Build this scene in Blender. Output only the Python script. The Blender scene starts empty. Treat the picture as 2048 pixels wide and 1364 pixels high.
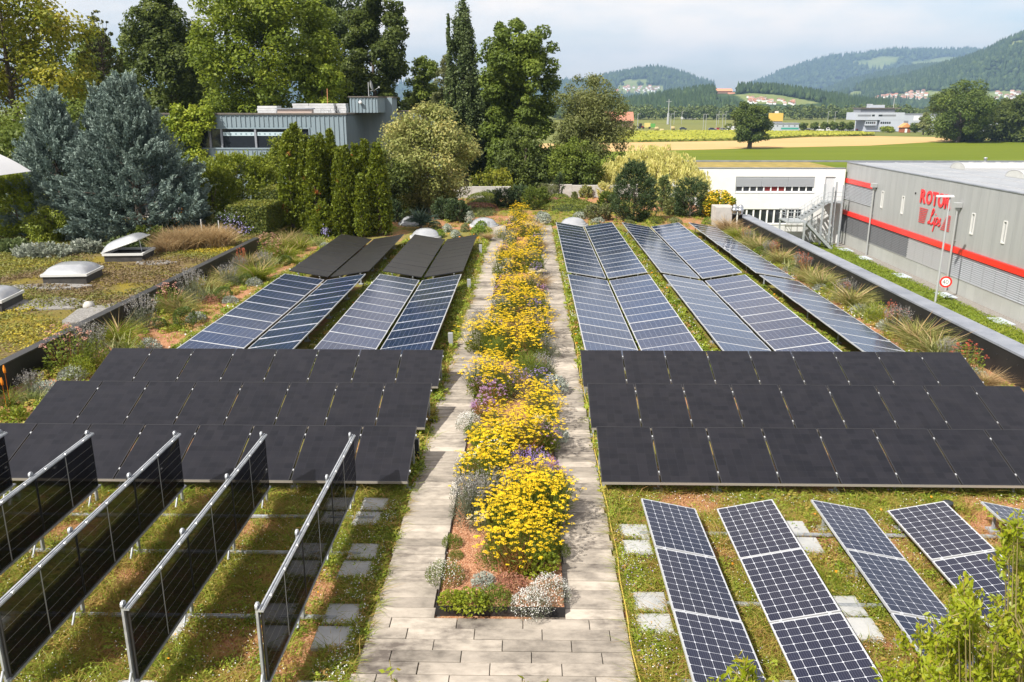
import bpy, math, random
import numpy as np
from mathutils import Vector, Matrix, Euler

S = bpy.context.scene
COL = S.collection
R = math.radians
rnd = random.Random(7)
rng = np.random.default_rng(11)

# ------------------------------------------------------------------ camera
CAM_H, FPX, PITCH, YAW = 7.2, 1660.0, 15.9044, 1.1285
cd = bpy.data.cameras.new('camera')
cam = bpy.data.objects.new('camera', cd)
COL.objects.link(cam)
cd.sensor_width = 36.0
cd.lens = FPX / 2048 * 36.0
cd.clip_start, cd.clip_end = 0.1, 30000
cam.location = (0, 0, CAM_H)
cam.rotation_euler = (R(90 - PITCH), 0, R(YAW))
S.camera = cam

# ------------------------------------------------------------------ sky, sun, exposure
SUN_ELEV, SUN_AZ = 47.0, 227.0           # azimuth of the sun, clockwise from +Y
w = bpy.data.worlds.new('World'); S.world = w; w.use_nodes = True
wn, wl = w.node_tree.nodes, w.node_tree.links
wn.clear()
wo = wn.new('ShaderNodeOutputWorld'); bg = wn.new('ShaderNodeBackground')
sky = wn.new('ShaderNodeTexSky'); sky.sky_type = 'NISHITA'; sky.sun_disc = False
sky.sun_elevation = R(SUN_ELEV); sky.sun_rotation = R(SUN_AZ)
sky.altitude = 500; sky.air_density = 1.0; sky.dust_density = 2.2; sky.ozone_density = 1.2
tc = wn.new('ShaderNodeTexCoord'); mp = wn.new('ShaderNodeMapping')
mp.inputs['Scale'].default_value = (1.0, 1.0, 3.2); mp.inputs['Location'].default_value = (1.3, 0.4, 0.2)
nz = wn.new('ShaderNodeTexNoise'); nz.inputs['Scale'].default_value = 3.2; nz.inputs['Detail'].default_value = 7
nz.inputs['Roughness'].default_value = 0.56
cr = wn.new('ShaderNodeValToRGB'); cr.color_ramp.elements[0].position = 0.32; cr.color_ramp.elements[1].position = 0.63
cr.color_ramp.elements[0].color = (0, 0, 0, 1); cr.color_ramp.elements[1].color = (0.92, 0.92, 0.92, 1)
mx = wn.new('ShaderNodeMix'); mx.data_type = 'RGBA'; mx.inputs['B'].default_value = (8.3, 7.4, 6.5, 1)
wl.new(tc.outputs['Generated'], mp.inputs['Vector']); wl.new(mp.outputs['Vector'], nz.inputs['Vector'])
wl.new(nz.outputs['Fac'], cr.inputs['Fac']); wl.new(cr.outputs['Color'], mx.inputs['Factor'])
wl.new(sky.outputs['Color'], mx.inputs['A']); wl.new(mx.outputs['Result'], bg.inputs['Color'])
bg.inputs['Strength'].default_value = 0.098
wl.new(bg.outputs['Background'], wo.inputs['Surface'])

sd = bpy.data.lights.new('sun', 'SUN'); sd.energy = 4.5; sd.angle = R(0.53); sd.color = (1.0, 0.955, 0.88)
sun = bpy.data.objects.new('sun', sd); COL.objects.link(sun)
ce, az = math.cos(R(SUN_ELEV)), R(SUN_AZ)
sun_vec = Vector((math.sin(az) * ce, math.cos(az) * ce, math.sin(R(SUN_ELEV))))
sun.rotation_euler = (-sun_vec).to_track_quat('-Z', 'Y').to_euler()
sun.location = (-60, -60, 80)

S.view_settings.view_transform = 'Standard'; S.view_settings.look = 'None'
S.view_settings.exposure = 0.85; S.view_settings.gamma = 1.0; S.view_settings.use_curve_mapping = False
S.render.engine = 'CYCLES'
S.cycles.max_bounces = 6; S.cycles.diffuse_bounces = 2; S.cycles.glossy_bounces = 2
S.cycles.transmission_bounces = 4; S.cycles.transparent_max_bounces = 8; S.cycles.volume_bounces = 0
S.cycles.caustics_reflective = False; S.cycles.caustics_refractive = False
S.cycles.sample_clamp_indirect = 4.0
S.cycles.use_denoising = True

# ------------------------------------------------------------------ surveying: photograph pixel -> place in the world
_th, _ps = R(PITCH), R(YAW)
_c, _s, _cy, _sy = math.cos(_th), math.sin(_th), math.cos(_ps), math.sin(_ps)
def ray(u, v):
    x, y = u - 1024, 682 - v
    f = FPX * _c + y * _s
    return (x * _cy - f * _sy, f * _cy + x * _sy, y * _c - FPX * _s)
def G(u, v, z=0.0):            # where that line of sight meets height z
    d = ray(u, v); k = (z - CAM_H) / d[2]
    return (d[0] * k, d[1] * k, z)
def D(u, v, Y):                # ... and where it meets the depth Y
    d = ray(u, v); k = Y / d[1]
    return (d[0] * k, Y, CAM_H + d[2] * k)

# ------------------------------------------------------------------ objects
def link(name, data, parent=None, loc=None, rot=None, scale=None, **props):
    o = bpy.data.objects.new(name, data)
    COL.objects.link(o)
    if parent is not None: o.parent = parent
    if loc is not None: o.location = loc
    if rot is not None: o.rotation_euler = rot
    if scale is not None: o.scale = scale
    for k, v in props.items(): o[k] = v
    return o
def thing(name, label, cat, loc=(0, 0, 0), rotz=0, group=None, data=None):
    o = link(name, data, None, loc, (0, 0, rotz))
    o['label'] = label; o['category'] = cat
    if group: o['group'] = group
    return o
def tag(o, label, cat, group=None):
    o['label'] = label; o['category'] = cat
    if group: o['group'] = group
    return o
ORD = ('first second third fourth fifth sixth seventh eighth ninth tenth eleventh twelfth thirteenth fourteenth fifteenth sixteenth '
       'seventeenth eighteenth nineteenth twentieth').split()
def nth(i):
    if i < 20: return ORD[i]
    t = {2: 'twenty', 3: 'thirty', 4: 'forty', 5: 'fifty'}[(i + 1) // 10]
    k = (i + 1) % 10
    return t + '-' + ORD[k - 1] if k else {3: 'thirtieth', 4: 'fortieth', 5: 'fiftieth'}[(i + 1) // 10]

def mesh_np(name, V, F, mat=None, tint=None, smooth=False, uv=None):
    V = np.asarray(V, np.float32); F = np.asarray(F, np.int32)
    me = bpy.data.meshes.new(name)
    n, k = F.shape
    me.vertices.add(len(V)); me.vertices.foreach_set('co', V.ravel())
    me.loops.add(n * k); me.loops.foreach_set('vertex_index', F.ravel())
    me.polygons.add(n); me.polygons.foreach_set('loop_start', np.arange(0, n * k, k, dtype=np.int32))
    if smooth: me.polygons.foreach_set('use_smooth', np.ones(n, bool))
    if tint is not None:
        a = me.attributes.new('tint', 'FLOAT', 'FACE' if len(tint) == n else 'POINT')
        a.data.foreach_set('value', np.asarray(tint, np.float32))
    if uv is not None:
        me.uv_layers.new(name='UVMap').data.foreach_set('uv', np.asarray(uv, np.float32).ravel())
    if mat is not None: me.materials.append(mat)
    me.update(calc_edges=True)
    return me

class MB:
    """collects boxes, bars and tubes into one mesh"""
    def __init__(s): s.v = []; s.f = []; s.sm = []
    def add(s, vs, fs, smooth=False, M=None):
        b = len(s.v)
        for p in vs: s.v.append(tuple(M @ Vector(p)) if M is not None else tuple(p))
        for f in fs: s.f.append([b + i for i in f]); s.sm.append(smooth)
        return s
    def box(s, x0, x1, y0, y1, z0, z1, M=None):
        vs = [(x, y, z) for z in (z0, z1) for y in (y0, y1) for x in (x0, x1)]
        return s.add(vs, [(0, 2, 3, 1), (4, 5, 7, 6), (0, 1, 5, 4), (2, 6, 7, 3), (0, 4, 6, 2), (1, 3, 7, 5)], M=M)
    def bbox(s, x0, x1, y0, y1, z0, z1, b=.01, M=None):
        vs = []
        for z, i in ((z0, 0), (z1 - b, 0), (z1, b)):
            vs += [(x0 + i, y0 + i, z), (x1 - i, y0 + i, z), (x1 - i, y1 - i, z), (x0 + i, y1 - i, z)]
        fs = [(3, 2, 1, 0), (8, 9, 10, 11)]
        for k in (0, 4):
            for i in range(4):
                j = (i + 1) % 4
                fs.append((k + i, k + j, k + 4 + j, k + 4 + i))
        return s.add(vs, fs, M=M)
    def tube(s, pts, r, n=6, smooth=True, cap=True, M=None):
        pts = [Vector(p) for p in pts]
        rs = r if isinstance(r, (list, tuple)) else [r] * len(pts)
        vs, fs = [], []
        for i, p in enumerate(pts):
            t = (pts[min(i + 1, len(pts) - 1)] - pts[max(i - 1, 0)]).normalized()
            a = t.cross(Vector((0, 0, 1)) if abs(t.z) < .9 else Vector((1, 0, 0))).normalized()
            c = t.cross(a)
            for k in range(n):
                q = 2 * math.pi * k / n
                vs.append(p + (a * math.cos(q) + c * math.sin(q)) * rs[i])
        for i in range(len(pts) - 1):
            for k in range(n):
                fs.append((i * n + k, i * n + (k + 1) % n, (i + 1) * n + (k + 1) % n, (i + 1) * n + k))
        s.add(vs, fs, smooth, M)
        if cap:
            m = (len(pts) - 1) * n
            s.add([vs[k] for k in range(n)], [tuple(range(n))[::-1]], False, M)
            s.add([vs[m + k] for k in range(n)], [tuple(range(n))], False, M)
        return s
    def lathe(s, prof, n=16, c=(0, 0, 0), smooth=True, M=None):
        vs, fs = [], []
        for r, z in prof:
            for k in range(n):
                q = 2 * math.pi * k / n
                vs.append((c[0] + r * math.cos(q), c[1] + r * math.sin(q), c[2] + z))
        for i in range(len(prof) - 1):
            for k in range(n):
                fs.append((i * n + k, i * n + (k + 1) % n, (i + 1) * n + (k + 1) % n, (i + 1) * n + k))
        return s.add(vs, fs, smooth, M)
    def prism(s, poly, z0, z1, M=None):
        n = len(poly)
        vs = [(x, y, z0) for x, y in poly] + [(x, y, z1) for x, y in poly]
        fs = [tuple(range(n))[::-1], tuple(range(n, 2 * n))] + [(i, (i + 1) % n, n + (i + 1) % n, n + i) for i in range(n)]
        return s.add(vs, fs, M=M)
    def mesh(s, name, mat, recalc=True):
        me = bpy.data.meshes.new(name)
        me.from_pydata(s.v, [], s.f)
        me.polygons.foreach_set('use_smooth', s.sm)
        if mat is not None: me.materials.append(mat)
        me.update()
        return me
    def obj(s, name, mat, parent=None, loc=None, rot=None, **p):
        return link(name, s.mesh(name, mat), parent, loc, rot, **p)

# ------------------------------------------------------------------ materials
def newmat(name):
    m = bpy.data.materials.new(name); m.use_nodes = True
    return m, m.node_tree.nodes, m.node_tree.links, m.node_tree.nodes['Principled BSDF']
def rgba(c): return (c[0], c[1], c[2], 1)
def ramp(n, stops):
    r = n.new('ShaderNodeValToRGB'); e = r.color_ramp.elements
    while len(e) < len(stops): e.new(0.5)
    for x, (p, c) in zip(e, stops): x.position = p; x.color = rgba(c)
    return r
def mat(name, c, c2=None, scale=4.0, rough=.65, metal=0.0, spec=.4, bump=0.0, bscale=None, detail=5, stretch=None, lo=.35, hi=.65, objrand=0.0, coat=0.0):
    """a surface with a mottled second colour, fine relief and, for repeats, a small shift per object"""
    m, n, l, b = newmat(name)
    b.inputs['Roughness'].default_value = rough; b.inputs['Metallic'].default_value = metal
    b.inputs['Specular IOR Level'].default_value = spec
    if coat: b.inputs['Coat Weight'].default_value = coat; b.inputs['Coat Roughness'].default_value = .08
    t = n.new('ShaderNodeTexCoord'); vec = t.outputs['Object']
    if stretch:
        mp = n.new('ShaderNodeMapping'); mp.inputs['Scale'].default_value = stretch
        l.new(vec, mp.inputs['Vector']); vec = mp.outputs['Vector']
    if objrand or True:
        oi = n.new('ShaderNodeObjectInfo'); ad = n.new('ShaderNodeVectorMath'); ad.operation = 'MULTIPLY_ADD'
        ad.inputs[1].default_value = (1, 1, 1)
        k = n.new('ShaderNodeMath'); k.operation = 'MULTIPLY'; k.inputs[1].default_value = 37.0
        l.new(oi.outputs['Random'], k.inputs[0]); l.new(vec, ad.inputs[0]); l.new(k.outputs[0], ad.inputs[2]); vec = ad.outputs[0]
    col = None
    if c2 is not None:
        z = n.new('ShaderNodeTexNoise'); z.inputs['Scale'].default_value = scale; z.inputs['Detail'].default_value = detail
        z.inputs['Roughness'].default_value = .6
        l.new(vec, z.inputs['Vector'])
        r = ramp(n, [(lo, c), (hi, c2)]); l.new(z.outputs['Fac'], r.inputs['Fac']); col = r.outputs['Color']
    if objrand:
        mr = n.new('ShaderNodeMapRange'); mr.inputs['To Min'].default_value = 1 - objrand; mr.inputs['To Max'].default_value = 1 + objrand
        oi2 = n.new('ShaderNodeObjectInfo'); l.new(oi2.outputs['Random'], mr.inputs['Value'])
        hv = n.new('ShaderNodeHueSaturation'); l.new(mr.outputs[0], hv.inputs['Value'])
        if col is not None: l.new(col, hv.inputs['Color'])
        else: hv.inputs['Color'].default_value = rgba(c)
        col = hv.outputs['Color']
    if col is not None: l.new(col, b.inputs['Base Color'])
    else: b.inputs['Base Color'].default_value = rgba(c)
    if bump:
        z2 = n.new('ShaderNodeTexNoise'); z2.inputs['Scale'].default_value = bscale or scale * 6; z2.inputs['Detail'].default_value = 4
        l.new(vec, z2.inputs['Vector'])
        bp = n.new('ShaderNodeBump'); bp.inputs['Strength'].default_value = bump; bp.inputs['Distance'].default_value = .02
        l.new(z2.outputs['Fac'], bp.inputs['Height']); l.new(bp.outputs['Normal'], b.inputs['Normal'])
    return m
def leafmat(name, stops, trans=.35, rough=.55, spec=.3, objrand=.12):
    """leaves: each face carries its own tint; light passes partly through"""
    m, n, l, b = newmat(name)
    a = n.new('ShaderNodeAttribute'); a.attribute_name = 'tint'
    k = len(stops)
    r = ramp(n, [(i / max(1, k - 1), c) for i, c in enumerate(stops)] if not isinstance(stops[0][1], (tuple, list)) else stops)
    l.new(a.outputs['Fac'], r.inputs['Fac'])
    oi = n.new('ShaderNodeObjectInfo'); mr = n.new('ShaderNodeMapRange')
    mr.inputs['To Min'].default_value = 1 - objrand; mr.inputs['To Max'].default_value = 1 + objrand
    l.new(oi.outputs['Random'], mr.inputs['Value'])
    hv = n.new('ShaderNodeHueSaturation'); l.new(r.outputs['Color'], hv.inputs['Color']); l.new(mr.outputs[0], hv.inputs['Value'])
    l.new(hv.outputs['Color'], b.inputs['Base Color'])
    b.inputs['Roughness'].default_value = rough; b.inputs['Specular IOR Level'].default_value = spec
    t = n.new('ShaderNodeBsdfTranslucent'); g = n.new('ShaderNodeGamma'); g.inputs['Gamma'].default_value = .9
    l.new(hv.outputs['Color'], g.inputs['Color']); l.new(g.outputs['Color'], t.inputs['Color'])
    x = n.new('ShaderNodeMixShader'); x.inputs[0].default_value = trans
    l.new(b.outputs[0], x.inputs[1]); l.new(t.outputs[0], x.inputs[2])
    l.new(x.outputs[0], n['Material Output'].inputs['Surface'])
    return m

# ------------------------------------------------------------------ noise and foliage in numpy
_perm = np.random.default_rng(3).random((256, 256))
def vnoise(x, y, sc=1.0, oct=4):
    x = np.asarray(x, float) * sc; y = np.asarray(y, float) * sc
    t = 0; a = .5; tot = 0
    for _ in range(oct):
        xi, yi = np.floor(x).astype(int), np.floor(y).astype(int); fx, fy = x - xi, y - yi
        fx, fy = fx * fx * (3 - 2 * fx), fy * fy * (3 - 2 * fy)
        p = lambda i, j: _perm[(xi + i) & 255, (yi + j) & 255]
        t = t + a * ((p(0, 0) * (1 - fx) + p(1, 0) * fx) * (1 - fy) + (p(0, 1) * (1 - fx) + p(1, 1) * fx) * fy)
        tot += a; a *= .5; x = x * 2.03 + 17.1; y = y * 2.03 + 9.7
    return t / tot
def unit(a): return a / np.maximum(np.linalg.norm(a, axis=-1, keepdims=True), 1e-9)
def rdir(n, r=rng): return unit(r.normal(size=(n, 3)))
def leaves(C, A, N, L, W):
    """diamond leaves: centres C, axis A, normal N, length L, width W -> V, F"""
    A = unit(A); B = unit(np.cross(N, A)); n = len(C)
    L = np.broadcast_to(np.asarray(L, float), (n,))[:, None]; W = np.broadcast_to(np.asarray(W, float), (n,))[:, None]
    V = np.stack([C - A * L * .5, C + B * W * .5 - A * L * .05, C + A * L * .5, C - B * W * .5 - A * L * .05], 1).reshape(-1, 3)
    return V, np.arange(4 * n).reshape(-1, 4)
def blades(P, Dv, L, W, bend=.4, seg=2):
    """grass blades from P along Dv, bending over; quads"""
    n = len(P); Dv = unit(Dv)
    side = unit(np.cross(Dv, rdir(n))); out = Dv * [1, 1, 0]; out = out / np.maximum(np.linalg.norm(out, axis=1, keepdims=True), .05)
    L = np.broadcast_to(np.asarray(L, float), (n,))[:, None]; W = np.broadcast_to(np.asarray(W, float), (n,))[:, None]
    rows = []
    for i in range(seg + 1):
        t = i / seg
        c = P + Dv * L * t + out * L * bend * t * t * .6 - np.array([0, 0, 1.]) * L * bend * t * t * .45
        ww = W * (1 - t) ** .7 * .5 + W * .04
        rows += [c - side * ww, c + side * ww]
    V = np.stack(rows, 1).reshape(-1, 3); k = 2 * (seg + 1)
    F = np.concatenate([np.stack([np.arange(n) * k + 2 * i + j for j in (0, 1, 3, 2)], 1) for i in range(seg)])
    return V, F
def join(parts):
    """[(V, F, tint)] -> one"""
    V, F, T, b = [], [], [], 0
    for v, f, t in parts:
        V.append(v); F.append(np.asarray(f) + b); b += len(v); T.append(np.broadcast_to(np.asarray(t, float), (len(f),)))
    return np.concatenate(V), np.concatenate(F), np.concatenate(T)
def clumps(cent, rad, n, L, W, r, up=.35, shell=.55, squash=.8, outw=.8, floor=None):
    """n leaves gathered round cluster centres; denser towards each clump's skin"""
    cent = np.asarray(cent, float); rad = np.asarray(rad, float)
    p = rad ** 2; k = r.choice(len(cent), n, p=p / p.sum())
    d = rdir(n, r); rr = rad[k] * (shell + (1 - shell) * r.random(n)) * (0.75 + .5 * r.random(n))
    C = cent[k] + d * rr[:, None] * [1, 1, squash]
    if floor is not None: C[:, 2] = np.maximum(C[:, 2], floor + r.random(n) * .1)
    N = unit(d * outw + [0, 0, up] + r.normal(size=(n, 3)) * .55)
    A = unit(np.cross(N, rdir(n, r)))
    s = .7 + .6 * r.random(n)
    V, F = leaves(C, A, N, L * s, W * s)
    tc = r.random(len(cent))
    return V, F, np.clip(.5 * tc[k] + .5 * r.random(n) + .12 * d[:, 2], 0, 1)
# ================================================================== LAND
GZ = -7.0
def st(name, me, parent=None, loc=None, **p):
    return link(name, me, parent, loc, kind='structure', **p)
def stuff(name, me, parent=None, loc=None, **p):
    return link(name, me, parent, loc, kind='stuff', **p)

M_meadow = mat('meadow_land', (.12, .145, .035), (.16, .165, .05), scale=.02, rough=.9, spec=.1, stretch=(1, 3, 1))
M_green = mat('green_crop', (.10, .135, .007), (.135, .165, .012), scale=.03, rough=.9, spec=.1, bump=.4, bscale=2.0, stretch=(.5, 4, 1))
M_stub = mat('stubble', (.42, .28, .12), (.52, .36, .17), scale=.06, rough=.95, spec=.05, stretch=(.25, 6, 1))
M_corn = mat('corn_land', (.12, .14, .03), (.19, .19, .05), scale=.05, rough=.9, spec=.1, stretch=(.3, 5, 1))
M_hay = mat('mown_meadow', (.19, .18, .06), (.14, .16, .045), scale=.04, rough=.95, spec=.05, stretch=(.4, 4, 1))
M_asph = mat('asphalt', (.10, .10, .10), (.14, .14, .135), scale=3, rough=.9, spec=.2)
M_lawn = mat('lawn', (.10, .14, .02), (.15, .175, .035), scale=.9, rough=.95, spec=.1, bump=.6, bscale=18)
M_pebble = mat('lane_gravel', (.16, .145, .13), (.33, .31, .28), scale=14, rough=.95, spec=.1, bump=.7, bscale=30)

def sheet(name, pts, z, m):
    """flat sheet through points given as photograph pixels on the plain (u, v) -> one polygon strip"""
    P = [G(u, v, GZ) for u, v in pts]
    me = bpy.data.meshes.new(name); me.from_pydata([(p[0], p[1], z) for p in P], [], [list(range(len(P)))])
    me.materials.append(m); me.update()
    return st(name, me)
def rect(name, x0, x1, y0, y1, z, m):
    me = bpy.data.meshes.new(name); me.from_pydata([(x0, y0, z), (x1, y0, z), (x1, y1, z), (x0, y1, z)], [], [(0, 1, 2, 3)])
    me.materials.append(m); me.update()
    return st(name, me)

rect('ground', -9000, 9000, -2500, 9000, GZ - .12, M_meadow)
sheet('green_field', [(900, 345), (2500, 345), (2500, 272), (2048, 278), (1862, 284), (1738, 291), (1573, 294.6), (1411, 299), (900, 309)], GZ - .06, M_green)
sheet('stubble_field', [(900, 309), (1411, 299), (1573, 294.6), (1738, 291), (1862, 284), (1987, 278.5), (1862, 274), (1746, 272), (1614, 274), (1490, 281), (1308, 284), (1000, 288)], GZ - .03, M_stub)
sheet('mown_field', [(900, 262), (2300, 262), (2300, 247), (900, 247)], GZ - .09, M_hay)
sheet('corn_strip', [(900, 246.5), (1620, 246.5), (1620, 238.5), (900, 238.5)], GZ - .06, M_corn)
sheet('road', [(1180, 264.2), (2300, 262.4), (2300, 260.9), (1180, 262.6)], GZ - .05, M_asph)
sheet('parking_lot', [(1540, 262.0), (1720, 261.8), (1720, 256), (1540, 256.5)], GZ - .045, M_asph)

# the tall yellow crop: counted by nobody, one stuff object
M_crop = leafmat('yellow_crop_leaf', [(.17, .20, .02), (.29, .295, .03), (.37, .35, .045)], trans=.2)
a = [(1170, 266, 285.5), (1283, 265.6, 284), (1465, 263.8, 281), (1614, 265, 274), (1700, 266.5, 272.5), (1746, 269, 271.5)]
n = 26000
uu = rng.uniform(1170, 1746, n)
v0 = np.interp(uu, [p[0] for p in a], [p[1] for p in a]); v1 = np.interp(uu, [p[0] for p in a], [p[2] for p in a])
t = rng.random(n)
Y0 = np.array([G(u, v, GZ)[1] for u, v in zip(uu, v1)]); Y1 = np.array([G(u, v, GZ)[1] for u, v in zip(uu, v0)])
YY = Y0 + (Y1 - Y0) * t
XX = np.array([G(u, 270, GZ)[0] / G(u, 270, GZ)[1] for u in uu]) * YY
C = np.stack([XX, YY, GZ + .8 + .12 * vnoise(XX, YY, .05) + rng.normal(size=n) * .07], 1)
Nn = unit(rng.normal(size=(n, 3)) * .3 + [0, -.2, 1])
V, F = leaves(C, np.cross(Nn, rdir(n)), Nn, 1.6, 1.3)
stuff('yellow_crop', mesh_np('yellow_crop', V, F, M_crop, np.clip(.65 * rng.random(n) + .35 * vnoise(XX, YY, .08), 0, 1)))
mb = MB()
q = [G(p[0], p[2], GZ) for p in a]
q2 = [G(p[0], p[1], GZ) for p in a]
for i in range(len(q) - 1):
    mb.add([(q[i][0], q[i][1], GZ - .1), (q[i + 1][0], q[i + 1][1], GZ - .1), (q[i + 1][0], q[i + 1][1], GZ + .85), (q[i][0], q[i][1], GZ + .85),
            (q2[i][0], q2[i][1], GZ + .85), (q2[i + 1][0], q2[i + 1][1], GZ + .85)], [(0, 1, 2, 3), (3, 2, 5, 4)])
mb.obj('crop_field', mat('crop_stems', (.16, .2, .04), (.34, .34, .06), scale=.4, rough=.95), kind='structure')

# hills
def proj(P):
    P = np.asarray(P, float); xc = P[:, 0] * _cy + P[:, 1] * _sy; fy = -P[:, 0] * _sy + P[:, 1] * _cy; zz = P[:, 2] - CAM_H
    dep = fy * _c - zz * _s; up = fy * _s + zz * _c
    return 1024 + FPX * xc / dep, 682 - FPX * up / dep
def inpoly(u, v, poly):
    r = np.zeros(len(u), bool); j = len(poly) - 1
    for i in range(len(poly)):
        (x1, y1), (x2, y2) = poly[i], poly[j]
        c = ((y1 > v) != (y2 > v)) & (u < (x2 - x1) * (v - y1) / ((y2 - y1) or 1e-9) + x1)
        r ^= c; j = i
    return r
def hillmat():
    m, n, l, b = newmat('hill_land'); b.inputs['Roughness'].default_value = .95; b.inputs['Specular IOR Level'].default_value = .05
    at = n.new('ShaderNodeAttribute'); at.attribute_name = 'tint'
    t = n.new('ShaderNodeTexCoord')
    z = n.new('ShaderNodeTexNoise'); z.inputs['Scale'].default_value = .02; z.inputs['Detail'].default_value = 8
    l.new(t.outputs['Object'], z.inputs['Vector'])
    f = ramp(n, [(.35, (.022, .042, .016)), (.65, (.05, .08, .028))]); g = ramp(n, [(.3, (.12, .165, .05)), (.7, (.20, .22, .085))])
    l.new(z.outputs['Fac'], f.inputs['Fac']); l.new(z.outputs['Fac'], g.inputs['Fac'])
    x = n.new('ShaderNodeMix'); x.data_type = 'RGBA'
    l.new(at.outputs['Fac'], x.inputs['Factor']); l.new(f.outputs['Color'], x.inputs['A']); l.new(g.outputs['Color'], x.inputs['B'])
    l.new(x.outputs['Result'], b.inputs['Base Color'])
    return m
M_hill = hillmat()
M_fir = leafmat('far_forest', [(.02, .036, .014), (.036, .06, .02), (.07, .10, .03)], trans=.0, spec=.05, objrand=0)
def hill(prof, Yf, Yr, meadows, ntree, size, seed, conifer=.7, nu=150, nt=40, sink=0, tmin=.0, gz=GZ, clear=()):
    r = np.random.default_rng(seed)
    us = np.linspace(prof[0][0], prof[-1][0], nu); vs = np.interp(us, [p[0] for p in prof], [p[1] for p in prof])
    ts = np.concatenate([np.linspace(0, 1, nt), np.linspace(1.1, 1.6, 6)])
    zr = np.array([D(u, v, Yr)[2] for u, v in zip(us, vs)]) - sink
    base = np.array([ray(u, 205)[0] / ray(u, 205)[1] for u in us])
    def surf(ui, t):
        z1 = np.interp(ui, us, zr); k = np.interp(ui, us, base)
        Y = Yf + (Yr - Yf) * t; X = k * Y
        e = np.where(t <= 1, np.sin(np.clip(t, 0, 1) * math.pi / 2) ** 1.25, 1 - (t - 1) ** 2 * 1.5)
        g = (vnoise(X, Y, 2.2 / (Yr - Yf) * 2.0, 3) - .5) * .5 * np.sin(np.clip(t, 0, 1) * math.pi)
        return np.stack([X, Y, gz - 3 + np.maximum((z1 + 7) * (e + g * .55), 0)], -1)
    UU, TT = np.meshgrid(us, ts)
    V = surf(UU.ravel(), TT.ravel())
    k = len(us); i = np.arange((len(ts) - 1) * k).reshape(-1, k)[:, :-1].ravel()
    F = np.stack([i, i + 1, i + k + 1, i + k], 1)
    pu, pv = proj(V); mk = np.zeros(len(V))
    for poly in meadows: mk[inpoly(pu, pv, poly)] = 1
    st('hill', mesh_np('hill', V, F, M_hill, mk, smooth=True))
    tu, tt = r.uniform(us[0], us[-1], ntree), tmin + (1.02 - tmin) * r.random(ntree) ** .8
    P = surf(tu, tt); pu, pv = proj(P); ok = np.ones(ntree, bool)
    for poly in list(meadows) + list(clear): ok &= ~inpoly(pu, pv, poly)
    P = P[ok]; n = len(P); con = r.random(n) < conifer
    s = size * (.7 + .7 * r.random(n))
    rows = []
    ang = np.arange(5) * 2 * math.pi / 5
    hh = np.where(con, 1.5, 1.0) * s; ww = np.where(con, .34, .6) * s
    ring = P[:, None, :] + np.stack([np.cos(ang), np.sin(ang), 0 * ang], 1)[None] * ww[:, None, None] + np.array([0, 0, 1.])[None, None] * (hh * np.where(con, .12, .45))[:, None, None]
    top = P + np.array([0, 0, 1.]) * hh[:, None]
    bot = P - np.array([0, 0, 1.]) * s[:, None] * .2
    V = np.concatenate([ring, top[:, None], bot[:, None]], 1).reshape(-1, 3)
    b = np.arange(n)[:, None] * 7
    F = np.concatenate([np.stack([b[:, 0] + j, b[:, 0] + (j + 1) % 5, b[:, 0] + 5], 1) for j in range(5)] + [np.stack([b[:, 0] + (j + 1) % 5, b[:, 0] + j, b[:, 0] + 6], 1) for j in range(5)])
    T = np.tile(np.clip(r.random(n) * .7 + np.where(con, 0, .3), 0, 1), 10)
    stuff('far_forest', mesh_np('far_forest', V, F, M_fir, T))
    return surf, us
HILL_L = hill([(1120, 172), (1180, 166), (1200, 158), (1240, 151), (1280, 144), (1310, 141), (1340, 147), (1370, 154), (1393, 164), (1425, 172)], 4300, 5400,
     [[(1235, 170), (1248, 160), (1300, 157), (1292, 170)], [(1225, 192), (1235, 171), (1330, 171), (1325, 192)]], 3500, 22, 1, .6)
hill([(-1500, 158), (-400, 150), (100, 157), (200, 163), (600, 168), (1000, 166), (1125, 163), (1180, 170), (1220, 178)], 5600, 6400, [], 3000, 26, 2, .6)
hill([(1490, 176), (1510, 168), (1560, 149), (1620, 126), (1660, 116), (1690, 114), (1730, 111), (1780, 106), (1850, 105), (1900, 105), (1955, 107), (2100, 108), (2600, 118)], 5600, 7400,
     [[(1700, 124), (1735, 121), (1762, 112), (1800, 114), (1790, 126), (1762, 140), (1735, 137)], [(1812, 128), (1850, 121), (1890, 114), (1930, 116), (1880, 134), (1840, 141)]], 9000, 26, 3, .6)
hill([(1640, 190), (1690, 168), (1760, 151), (1830, 137), (1900, 134), (2100, 132)], 4200, 4900, [], 6500, 20, 4, .7)
HILL_R = hill([(1655, 199), (1700, 184), (1730, 170), (1800, 160), (1850, 145), (1900, 129), (1960, 108), (2000, 87), (2048, 64), (2120, 45), (2220, 40), (2600, 60)], 2500, 3500,
     [[(1690, 203), (1699, 182), (1722, 182), (1727, 200)], [(2018, 97), (2022, 83), (2046, 80), (2052, 93)], [(1738, 206), (1760, 193), (1850, 182), (2100, 182), (2100, 206)]], 15000, 15, 5, .5)
HILL_M = hill([(1180, 198), (1240, 195), (1290, 190), (1340, 180), (1400, 172), (1480, 166), (1560, 170), (1640, 180), (1700, 192), (1780, 200)], 1250, 1750,
     [[(1470, 190), (1500, 186), (1560, 190), (1640, 206), (1590, 210), (1500, 206)], [(1262, 200), (1268, 192), (1300, 194), (1310, 204)]], 5200, 10, 6, .75, sink=13, tmin=.05, clear=[[(1465, 193), (1500, 187), (1560, 191), (1650, 207), (1640, 232), (1480, 232), (1470, 205)], [(1430, 214), (1474, 214), (1474, 182), (1430, 182)]])

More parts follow.
